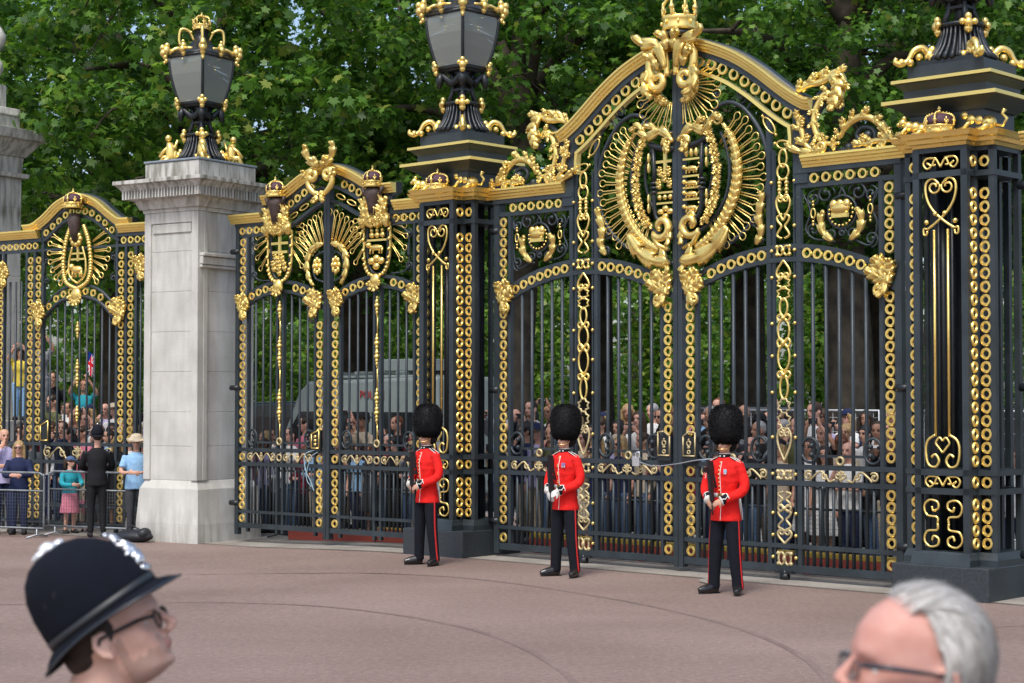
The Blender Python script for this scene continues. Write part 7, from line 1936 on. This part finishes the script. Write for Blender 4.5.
def vehicle(loc, rz, label, cat_, paint_m, L, Wd, Hh, prof, wins, name='parked_van', txt=None):
    """side profile extruded and rounded; x forward, side facing -y"""
    root = thing(name, label, cat_, loc, rz)
    c = MB(); c.slab([(x, z) for x, z in prof], -Wd/2, Wd/2); bevel(c.build('body', paint_m, root), .07, 3)
    for (x0, z0, x1, z1, x2, z2, x3, z3) in wins:
        c = MB(); c.slab([(x0, z0), (x1, z1), (x2, z2), (x3, z3)], -Wd/2-.012, -Wd/2+.02); c.build('window', glassm, root)
        c = MB(); c.slab([(x0, z0), (x1, z1), (x2, z2), (x3, z3)], Wd/2-.02, Wd/2+.012); c.build('window', glassm, root)
    for x in (L*.19, L*.80):
        for y in (-Wd/2+.1, Wd/2-.1):
            c = MB(); c.tube([(x, y-.1, .34), (x, y+.1, .34)], .34, 20, ref=(0, 0, 1)); w_ = c.build('wheel', M['rubber'], root)
            c = MB(); c.tube([(x, y-.112, .34), (x, y+.112, .34)], .2, 16, ref=(0, 0, 1)); c.build('rim', M['steel'], w_)
    for y in (-Wd/2+.25, Wd/2-.25):
        c = MB(); c.ell((.04, y, .8), (.06, .14, .09), 12, 8); c.build('headlight', M['silver'], root); c = MB(); c.box(L-.03, L+.02, y-.06, y+.06, .9, 1.25); c.build('tail_light', M['redstripe'], root)
    for s_ in (-1, 1): c = MB(); c.ell((L*.17+.1, s_*(Wd/2+.14), 1.35), (.08, .08, .13), 10, 8); c.build('wing_mirror', M['rubber'], root)
    c = MB(); c.box(-.05, .12, -Wd/2+.1, Wd/2-.1, .28, .5); bevel(c.build('bumper', M['rubber'], root), .04)
    return root
vanp = [(0, .35), (0, .95), (.25, 1.15), (.85, 1.25), (1.45, 2.1), (1.75, 2.3), (5.5, 2.36), (5.6, .35)]
vanw = [(1.0, 1.3, 2.3, 1.3, 2.3, 1.95, 1.5, 1.95), (2.4, 1.3, 3.6, 1.3, 3.6, 1.95, 2.4, 1.95), (3.7, 1.3, 5.3, 1.3, 5.3, 1.95, 3.7, 1.95)]
whitep = mat('grey_white_paint', (.20, .235, .23), .3, 0, .06, 2, 0, 1, .5, None, .5); blackp = mat('black_car_paint', (.010, .011, .013), .25, 0, .1, 2, 0, 1, .5, None, .6); greenp = mat('dark_green_paint', (.03, .05, .045), .3, 0, .1, 2, 0, 1, .5, None, .5)
v1 = vehicle(at_px(290, 38.5, .014), CEN.rz, 'pale grey police van with roof rack and red lettering behind the side gate', 'van', whitep, 5.6, 2.0, 2.36, [(x, z if z < 1.3 else z*1.12) for x, z in vanp], vanw)
c = MB(); c.box(1.9, 4.9, -.8, .8, 2.62, 2.68)
for x in (1.8, 3.0, 4.2): c.box(x, x+.08, -.85, .85, 2.68, 2.76)
c.box(3.3, 4.8, -.6, .6, 2.76, 3.0); bevel(c.build('roof_box', whitep, v1), .02)
text_obj('POLICE', .22, mat('dull_red_letters', (.30, .02, .02), .6), v1, (3.35, -1.02, 2.22), (PI/2, 0, 0))
vehicle(at_px(205, 43.5, .014), CEN.rz+.2, 'dark green minibus behind the left leaf of the side gate', 'van', greenp, 4.9, 1.9, 2.2, [(x*.875, z*.92) for x, z in vanp], [tuple(q*(.875 if i % 2 == 0 else .92) for i, q in enumerate(w_)) for w_ in vanw])
suvp = [(0, .3), (0, .95), (.3, 1.08), (1.2, 1.15), (1.8, 1.95), (2.1, 2.08), (4.4, 2.08), (4.75, 1.3), (4.8, .3)]
suvw = [(1.35, 1.2, 2.5, 1.2, 2.5, 1.92, 1.9, 1.92), (2.6, 1.2, 3.5, 1.2, 3.5, 1.92, 2.6, 1.92), (3.6, 1.2, 4.5, 1.2, 4.25, 1.92, 3.6, 1.92)]
vehicle(at_px(575, 36.0, .014), -.03, 'black people carrier behind the left leaf of the central gate', 'car', blackp, 4.8, 1.9, 2.08, suvp, suvw, 'parked_car')
vehicle(at_px(805, 33.5, .014), -.05, 'black people carrier behind the right leaf of the central gate', 'car', blackp, 4.8, 1.9, 2.08, suvp, suvw, 'parked_car')
c = MB(); c.box(0, .06, -.03, .03, 0, 2.05); rs = c.build('marker_post', mat('red_glow_plastic', (.75, .04, .02), .4)); rs.location = CEN.at(-2.35, -5.3, .02); tag(rs, 'thin red marker post in front of the black people carrier', 'post')
# ------------------------------------------------------------------ the two men close to the camera
def big_head(at, pitch, face, s, voxel, skinm, name, stub=None):
    """face=+1 looks to +X, -1 to -X"""
    def T(p):
        x, y, z = p[0], p[1], p[2]
        c_, s_ = math.cos(pitch), math.sin(pitch)
        return Vector((at[0]+face*(x*c_ - z*s_), at[1]+y, at[2]+x*s_+z*c_))
    return T
def stubbly(base):
    m, nt, b = new_mat('skin_stubble'); L = nt.links
    b.inputs['Roughness'].default_value = .5; b.inputs['Specular IOR Level'].default_value = .35
    return m
def standing_body(T_neck, zshould, mb):
    pass
def near_person(label, at, pitch, face, s, zdrop, skinm, jacket, shirt, yaw=0.0, ed=0.0):
    """at: point between the ears (world); builds body down to the ground, root at the feet"""
    root = thing('person', label, 'person', (at[0], at[1], 0), 0)
    A = Vector((0, 0, at[2])); cy, sy = math.cos(yaw), math.sin(yaw)
    def T(p):
        x, y, z = p; c_, s_ = math.cos(pitch), math.sin(pitch)
        X, Z = x*c_ - z*s_, x*s_+z*c_
        return Vector((face*(X*cy - y*sy), X*sy + y*cy, Z)) + A
    b = MB(); put(b, lambda m: head_parts(m, s, ed), T)
    nz = at[2]-.17; bx = -face*.045   # base of neck
    b.tube([T((-.012, 0, -.02)), Vector((bx*.6, 0, at[2]-.10)), Vector((bx, 0, nz-.03)), Vector((bx, 0, nz-.1))], [.060*s, .064*s, .068*s, .078*s], 18)
    b.loft([(bx, 0, .88, .10, .14), (bx, 0, .98, .11, .155), (bx, 0, 1.15, .10, .14), (bx, 0, nz-.22, .12, .18), (bx, 0, nz-.10, .11, .19), (bx, 0, nz-.03, .07, .08)], 20)
    for q in (-1, 1):
        b.tube(cat3([(bx, q*.10, .92), (bx+face*.01, q*.11, .5), (bx-face*.02, q*.11, .09)], 12), [.09, .07, .055, .04], 12); b.tube([(bx-face*.02, q*.11, .06), (bx+face*.14, q*.12, .035)], [.04, .03], 10)
        b.tube(cat3([(bx, q*.19, nz-.11), (bx-face*.02, q*.25, nz-.38), (bx+face*.04, q*.25, nz-.62)], 12), [.055, .045, .03], 12); hand(b, (bx+face*.04, q*.25, nz-.63), (face*.1, 0, -1), (0, -q, 0), 1.0, 1, .4)
    me = remesh(b, .0042, 7, 'body', [skinm, M['eye'], M['lip']])
    return root, T, me, bx, nz
CLR = bpy.data.materials.new('clear_lens'); CLR.use_nodes = True; nt = CLR.node_tree; nt.nodes.remove(nt.nodes['Principled BSDF'])
_t = nt.nodes.new('ShaderNodeBsdfTransparent'); _t.inputs['Color'].default_value = (.86, .88, .88, 1); _g = nt.nodes.new('ShaderNodeBsdfGlossy'); _g.inputs['Roughness'].default_value = .04; _m = nt.nodes.new('ShaderNodeMixShader'); _m.inputs[0].default_value = .09
nt.links.new(_t.outputs[0], _m.inputs[1]); nt.links.new(_g.outputs[0], _m.inputs[2]); nt.links.new(_m.outputs[0], nt.nodes['Material Output'].inputs['Surface'])
# --- police officer, lower left
PP = (-.775, 3.49, 1.747); pit = math.radians(23)
skp = skin('skin_officer', (.62, .40, .32)); 
root, T, me, bx, nz = near_person('police officer close by in tall dark helmet, glasses and stubble, facing right', PP, pit, 1, 1.0, 0, skp, None, None)
# stubble: darker beard growth over jaw, chin and upper lip; real pigment
stm = skin('skin_with_stubble', (.43, .29, .235)); me.materials.append(stm)
Ri = lambda c: (c - Vector((0, 0, PP[2])))
cp, sp_ = math.cos(pit), math.sin(pit)
for p in me.polygons:
    c = Ri(p.center); x, z = c.x*cp + c.z*sp_, -c.x*sp_ + c.z*cp; y = c.y
    if x > .094 and abs(y) < .020 and -.0515 < z < -.0325: p.material_index = 2
    else:
        h = .004*math.sin(x*310)+.004*math.sin(y*260+z*190)
        if z > -.105 and ((x > .012 and z < -.040+h-.25*max(0, .06-x)+.0) or (x > .085 and z < -.024+h and abs(y) < .035) or (.0 < x < .03 and z < .0+h and abs(y) > .05 and x > .012)): p.material_index = 3
link('body', me, root)
ew = mat('eye_white', (.7, .68, .65), .2)
for q in (-1, 1): e = MB(); e.ell(T((.0665, q*.0295, .013)), .0125, 14, 10); e.build('eye', ew, root)
hb = MB(); put(hb, lambda m: (m.ell((-.022, 0, .035), (.084, .0775, .075), 20, 12), m.ell((-.05, 0, .0), (.055, .066, .055), 16, 10), [m.ell((.006, q*.070, .03), (.02, .008, .03), 10, 8) for q in (-1, 1)]), T)
link('hair', remesh(hb, .005, 4, 'hair', HM['dark brown']), root)
# helmet tilted a little more than the head
ht = math.radians(36); HO = Vector(T((.004, 0, .055)))
def TH(p):
    x, y, z = p; c_, s_ = math.cos(ht), math.sin(ht); return HO + Vector((x*c_ - z*s_, y, x*s_ + z*c_))
h = MB()
put(h, lambda m: m.loft([(-.002, 0, -.006, .121, .098), (-.002, 0, .03, .121, .099), (-.004, 0, .07, .116, .096), (-.008, 0, .105, .104, .089), (-.013, 0, .135, .083, .075), (-.016, 0, .155, .058, .055), (-.017, 0, .166, .028, .028), (-.017, 0, .169, .006, .006)], 48), TH)
wool = mat('helmet_wool', (.006, .008, .014), .9, 0, .15, 30, .5, 420, .15)
hm_ = h.build('helmet', wool, root)
h = MB()
def brim2(m):
    n = 56; vs = []; fs = []
    for k_ in range(n):
        a = 2*PI*k_/n; c_, s_ = math.cos(a), math.sin(a)
        ext = .016 + (.026*max(0, c_)**2 + .020*max(0, -c_)**2); dz = -.006 - .020*max(0, -c_)**2 - .012*max(0, c_)**2 - .004
        for (o_, zz) in ((-.004, .004), (ext*.5, dz*.45+.002), (ext, dz+.002), (ext+.0015, dz), (ext, dz-.002), (ext*.5, dz*.45-.004), (-.006, -.004)): vs.append(((.121+o_)*c_ - .002, (.098+o_*.85)*s_, zz))
    for k_ in range(n):
        l = (k_+1) % n
        for j in range(7): fs.append((7*k_+j, 7*l+j, 7*l+(j+1) % 7, 7*k_+(j+1) % 7))
    m.add(vs, fs, True)
put(h, brim2, TH); h.build('brim', wool, hm_)
h = MB(); put(h, lambda m: m.tube([((.121+.0165+.026*max(0, math.cos(a))**2+.020*max(0, -math.cos(a))**2)*math.cos(a)-.002, (.098+.0145+.02*abs(math.cos(a))**2)*math.sin(a), -.010-.020*max(0, -math.cos(a))**2-.012*max(0, math.cos(a))**2) for a in [2*PI*k_/56 for k_ in range(56)]], .0028, 6, 1, True, (0, 0, 1)), TH)
h.build('brim_edge', mat('patent_edge', (.02, .026, .035), .3), hm_)
h = MB(); put(h, lambda m: m.loft([(-.002, 0, .002, .1225, .0995), (-.002, 0, .018, .1228, .1000)], 48), TH); h.build('hat_band', mat('band_leather', (.016, .019, .022), .45), hm_)
for (x, z) in ((-.060, .075), (-.032, .082)):
    h = MB(); put(h, lambda m: m.tube([(x + .0055*math.cos(a), -.093*math.sqrt(max(.1, 1-(x/.12)**2))+.001 + .0*a, z + .0055*math.sin(a)) for a in [2*PI*k_/14 for k_ in range(14)]], .0018, 6, 1, True, (0, 1, 0)), TH); h.build('vent_eyelet', M['gunmetal'], hm_)
# silver badge plate on the front and the rose on top
h = MB()
def badge(m):
    def sf(y, z, o=.004):   # a point on the helmet front
        r = float(np.interp(z, [.0, .03, .07, .105, .135, .155, .166], [.121, .121, .116, .104, .083, .058, .028])); ry = float(np.interp(z, [.0, .03, .07, .105, .135, .155], [.098, .099, .096, .089, .075, .055]))
        return (float(r*math.sqrt(max(.05, 1-(y/ry)**2)))-.004+o, y, z)
    for k_ in range(16):
        a = k_*PI/8; L_ = 1.0 if k_ % 2 == 0 else .72
        m.tube([sf(.006*math.cos(a), .070+.006*math.sin(a), .005), sf(.018*math.cos(a), .070+.021*math.sin(a), .004), sf(.033*math.cos(a)*L_, .070+.040*math.sin(a)*L_, .0015)], [.010, .0075, .0018], 8, .5)
    m.ell(sf(0, .070, .005), (.006, .015, .017), 16, 10); m.tube([sf(.014*math.cos(k_*PI/8), .070+.016*math.sin(k_*PI/8), .008) for k_ in range(16)], .0022, 6, 1, True, (1, 0, 0))
    for q in (-1, 0, 1): m.ell(sf(q*.009, .112+.003*(1-abs(q)), .004), (.006, .006, .008), 10, 8)
    m.tube([sf(-.016, .104, .003), sf(0, .102, .005), sf(.016, .104, .003)], .005, 8); m.ell(sf(0, .126, .003), (.005, .005, .005), 10, 8)
    m.tube([sf(-.024, .034, .002), sf(-.01, .026, .004), sf(.01, .026, .004), sf(.024, .034, .002)], .005, 8)
put(h, badge, TH); h.build('badge', M['silver'], hm_)
h = MB(); put(h, lambda m: (m.ell((-.020, 0, .168), (.028, .028, .009), 20, 10), m.ell((-.020, 0, .175), (.015, .015, .009), 16, 8), [m.ell((-.020+.024*math.cos(k_*PI/3), .024*math.sin(k_*PI/3), .167), (.013, .013, .008), 10, 8) for k_ in range(6)]), TH); h.build('top_rose', mat('white_metal', (.86, .88, .9), .3, .4), hm_)
# spectacles
g = MB(); put(g, lambda m: [(m.tube([(.070, q*.064, .022), (.03, q*.080, .020), (-.002, q*.084, .018), (-.014, q*.084, .004)], [.0042, .004, .0035, .003], 8), m.tube([(.102 + .004*math.cos(a)*0, q*.034+.024*math.cos(a), .010+.017*math.sin(a)) for a in [2*PI*k_/22 for k_ in range(22)]], .0022, 6, 1, True, (1, 0, 0)), m.tube([(.102, q*.057, .018), (.088, q*.064, .021), (.070, q*.064, .022)], .004, 7)) for q in (-1, 1)], T)
put(g, lambda m: m.tube([(.103, -.011, .014), (.107, 0, .017), (.103, .011, .014)], .002, 6), T)
sg_ = g.build('spectacles', M['gunmetal'], root)
g = MB(); put(g, lambda m: [m.ell((.102, q*.034, .010), (.0012, .023, .016), 16, 10) for q in (-1, 1)], T); g.build('lens', CLR, sg_)
# jacket, collar
j = MB(); j.loft([(bx, 0, .80, .16, .20), (bx, 0, 1.0, .145, .19), (bx, 0, 1.15, .13, .175), (bx, 0, nz-.25, .155, .215), (bx, 0, nz-.10, .14, .215), (bx, 0, nz-.045, .095, .13), (bx, 0, nz-.012, .080, .085)], 28)
for q in (-1, 1): j.tube(cat3([(bx, q*.19, nz-.11), (bx-.02, q*.26, nz-.38), (bx+.04, q*.255, nz-.60)], 14), [.075, .065, .05], 14)
link('jacket', remesh(j, .012, 3, 'jacket', M['navy']), root)
j = MB(); j.loft([(bx, 0, nz-.05, .082, .085), (bx+.004, 0, nz+.012, .068, .070)], 24); j.build('shirt_collar', M['white'], root)
j = MB(); j.loft([(bx, 0, .80, .13, .17), (bx, 0, .95, .13, .17)], 20)
for q in (-1, 1): j.tube(cat3([(bx, q*.10, .92), (bx+.01, q*.11, .5), (bx-.02, q*.11, .09)], 12), [.11, .09, .075, .07], 14)
link('trousers', remesh(j, .015, 3, 'trousers', M['navy']), root)

# --- grey haired man, lower right
OP = (.545, 2.40, 1.843); s = .905; pit2 = math.radians(7)
sko = skin('skin_ruddy', (.56, .31, .26))
root, T, me, bx, nz = near_person('grey haired man in thin rimmed spectacles close by, facing left', OP, pit2, -1, s, 0, sko, None, None, -math.radians(4), -.014)
link('body', me, root)
hb = MB()
put(hb, lambda m: (m.ell((-.026*s, 0, .046*s), (.077*s, .0756*s, .0872*s), 28, 18), m.ell((-.045*s, 0, .01*s), (.055*s, .066*s, .065*s), 20, 12)), T)
HG = [mat('strand_'+n_, c_, .5, 0, 0) for n_, c_ in (('white', (.78, .76, .72)), ('silver', (.52, .50, .46)), ('dark', (.20, .18, .16)))]
hs_ = link('hair', remesh(hb, .005, 3, 'hair', mat('hair_roots', (.48, .40, .36), .7)), root)
g = np.random.default_rng(4); vsA = []; fsA = []; mi = []
def surf(th, ph, o):
    return Vector(((-.002 + (.0985+o)*math.cos(th)*math.cos(ph))*s, (.0785+o)*math.sin(ph)*s, (.046 + (.0895+o)*math.sin(th)*math.cos(ph))*s))
for i in range(16000):
    side_ = g.random() < .55
    if side_:
        ph = g.uniform(.52, 1.45)*(1 if g.random() < .5 else -1); th = g.uniform(.98 + .25*abs(ph), 3.3)
    else:
        ph = g.uniform(-.8, .8); th = .88 + 2.2*g.random()**.8
        if th < 1.3 and g.random() < .5: continue
    Ls = g.uniform(.22, .6); lift = g.uniform(.001, .012)*(1.6 if g.random() < .06 else 1); dph = g.uniform(-.10, .10) + (.10 if ph > 0 else -.10)*(1 if side_ else 0); wd = g.uniform(.0003, .0008)
    pts = []; k0 = 6
    for k_ in range(k0):
        t = k_/(k0-1); p = surf(th+Ls*t, ph+dph*t, .001+lift*math.sin(PI*min(1, .15+t*.6)))
        if side_: p = p + Vector((-.012*t, 0, -.034*t*t))
        pts.append(T(p))
    b0 = len(vsA); sd_ = (pts[-1]-pts[0]).cross(pts[0]-Vector((0, 0, OP[2]+.05)))
    if sd_.length < 1e-9: continue
    sd_.normalize()
    for k_, p in enumerate(pts):
        w_ = wd*(1-.75*k_/(k0-1)); vsA += [tuple(p-sd_*w_), tuple(p+sd_*w_)]
    m_ = int(g.choice(3, p=(.42, .38, .20) if th < 2.2 else (.25, .40, .35)))
    for k_ in range(k0-1): fsA.append((b0+2*k_, b0+2*k_+1, b0+2*k_+3, b0+2*k_+2)); mi.append(m_)
me2 = bpy.data.meshes.new('strands'); me2.from_pydata(vsA, [], fsA)
for m_ in HG: me2.materials.append(m_)
me2.polygons.foreach_set('material_index', mi)
link('strands', me2, hs_)
g_ = MB(); put(g_, lambda m: [(m.tube([V3(.100, q*.062, .020)*s, V3(.060, q*.075, .021)*s, V3(-.012, q*.083, .020)*s], [.0040, .0042, .0026], 8), m.tube([V3(.106, q*.056, .018)*s, V3(.100, q*.062, .020)*s], .003, 6)) for q in (-1, 1)], T)
put(g_, lambda m: [m.tube([V3(.106, q*.034+.023*math.cos(a), .008+.015*math.sin(a))*s for a in [2*PI*k_/22 for k_ in range(22)]], .0011, 6, 1, True, (1, 0, 0)) for q in (-1, 1)], T)
sg_ = g_.build('spectacles', mat('dark_temple', (.03, .035, .045), .3), root)
g_ = MB(); put(g_, lambda m: [m.ell((V3(.106, q*.034, .008)*s), (.0012, .023*s, .015*s), 16, 10) for q in (-1, 1)], T); g_.build('lens', CLR, sg_)
g_ = MB(); put(g_, lambda m: [m.ell(V3(.092, q*.0665, .0205)*s, (.0045, .0012, .003), 10, 6) for q in (-1, 1)], T); g_.build('hinge_mount', M['brass'], sg_)
for q in (-1, 1): e = MB(); e.ell(T(V3(.0665, q*.0295, .012)*s), .0125, 14, 10); e.build('eye', ew, root)
j = MB(); j.loft([(bx, 0, .80, .16, .20), (bx, 0, 1.0, .155, .20), (bx, 0, 1.2, .14, .185), (bx, 0, nz-.25, .155, .215), (bx, 0, nz-.10, .14, .21), (bx, 0, nz-.045, .09, .12), (bx, 0, nz-.02, .080, .085)], 28)
for q in (-1, 1): j.tube(cat3([(bx, q*.19, nz-.11), (bx+.02, q*.26, nz-.38), (bx-.04, q*.255, nz-.60)], 14), [.075, .065, .05], 14)
link('jacket', remesh(j, .012, 3, 'jacket', CM['sky blue']), root)
j = MB(); j.loft([(bx, 0, .80, .13, .17), (bx, 0, .95, .13, .17)], 20)
for q in (-1, 1): j.tube(cat3([(bx, q*.10, .92), (bx-.01, q*.11, .5), (bx+.02, q*.11, .09)], 12), [.11, .09, .075, .07], 14)
link('trousers', remesh(j, .015, 3, 'trousers', CM['charcoal']), root)
# --- only the grey crown of a third head shows in the corner
person('white haired person whose crown just shows at the bottom right corner', Vector((.875, 3.05, -.07)), 2.8, ('down', 'long', 'long', 'short', 0, 0, 1.76, 1.05), 'grey', 'charcoal', 'white', 0, None, 'navy', None, 1.0)
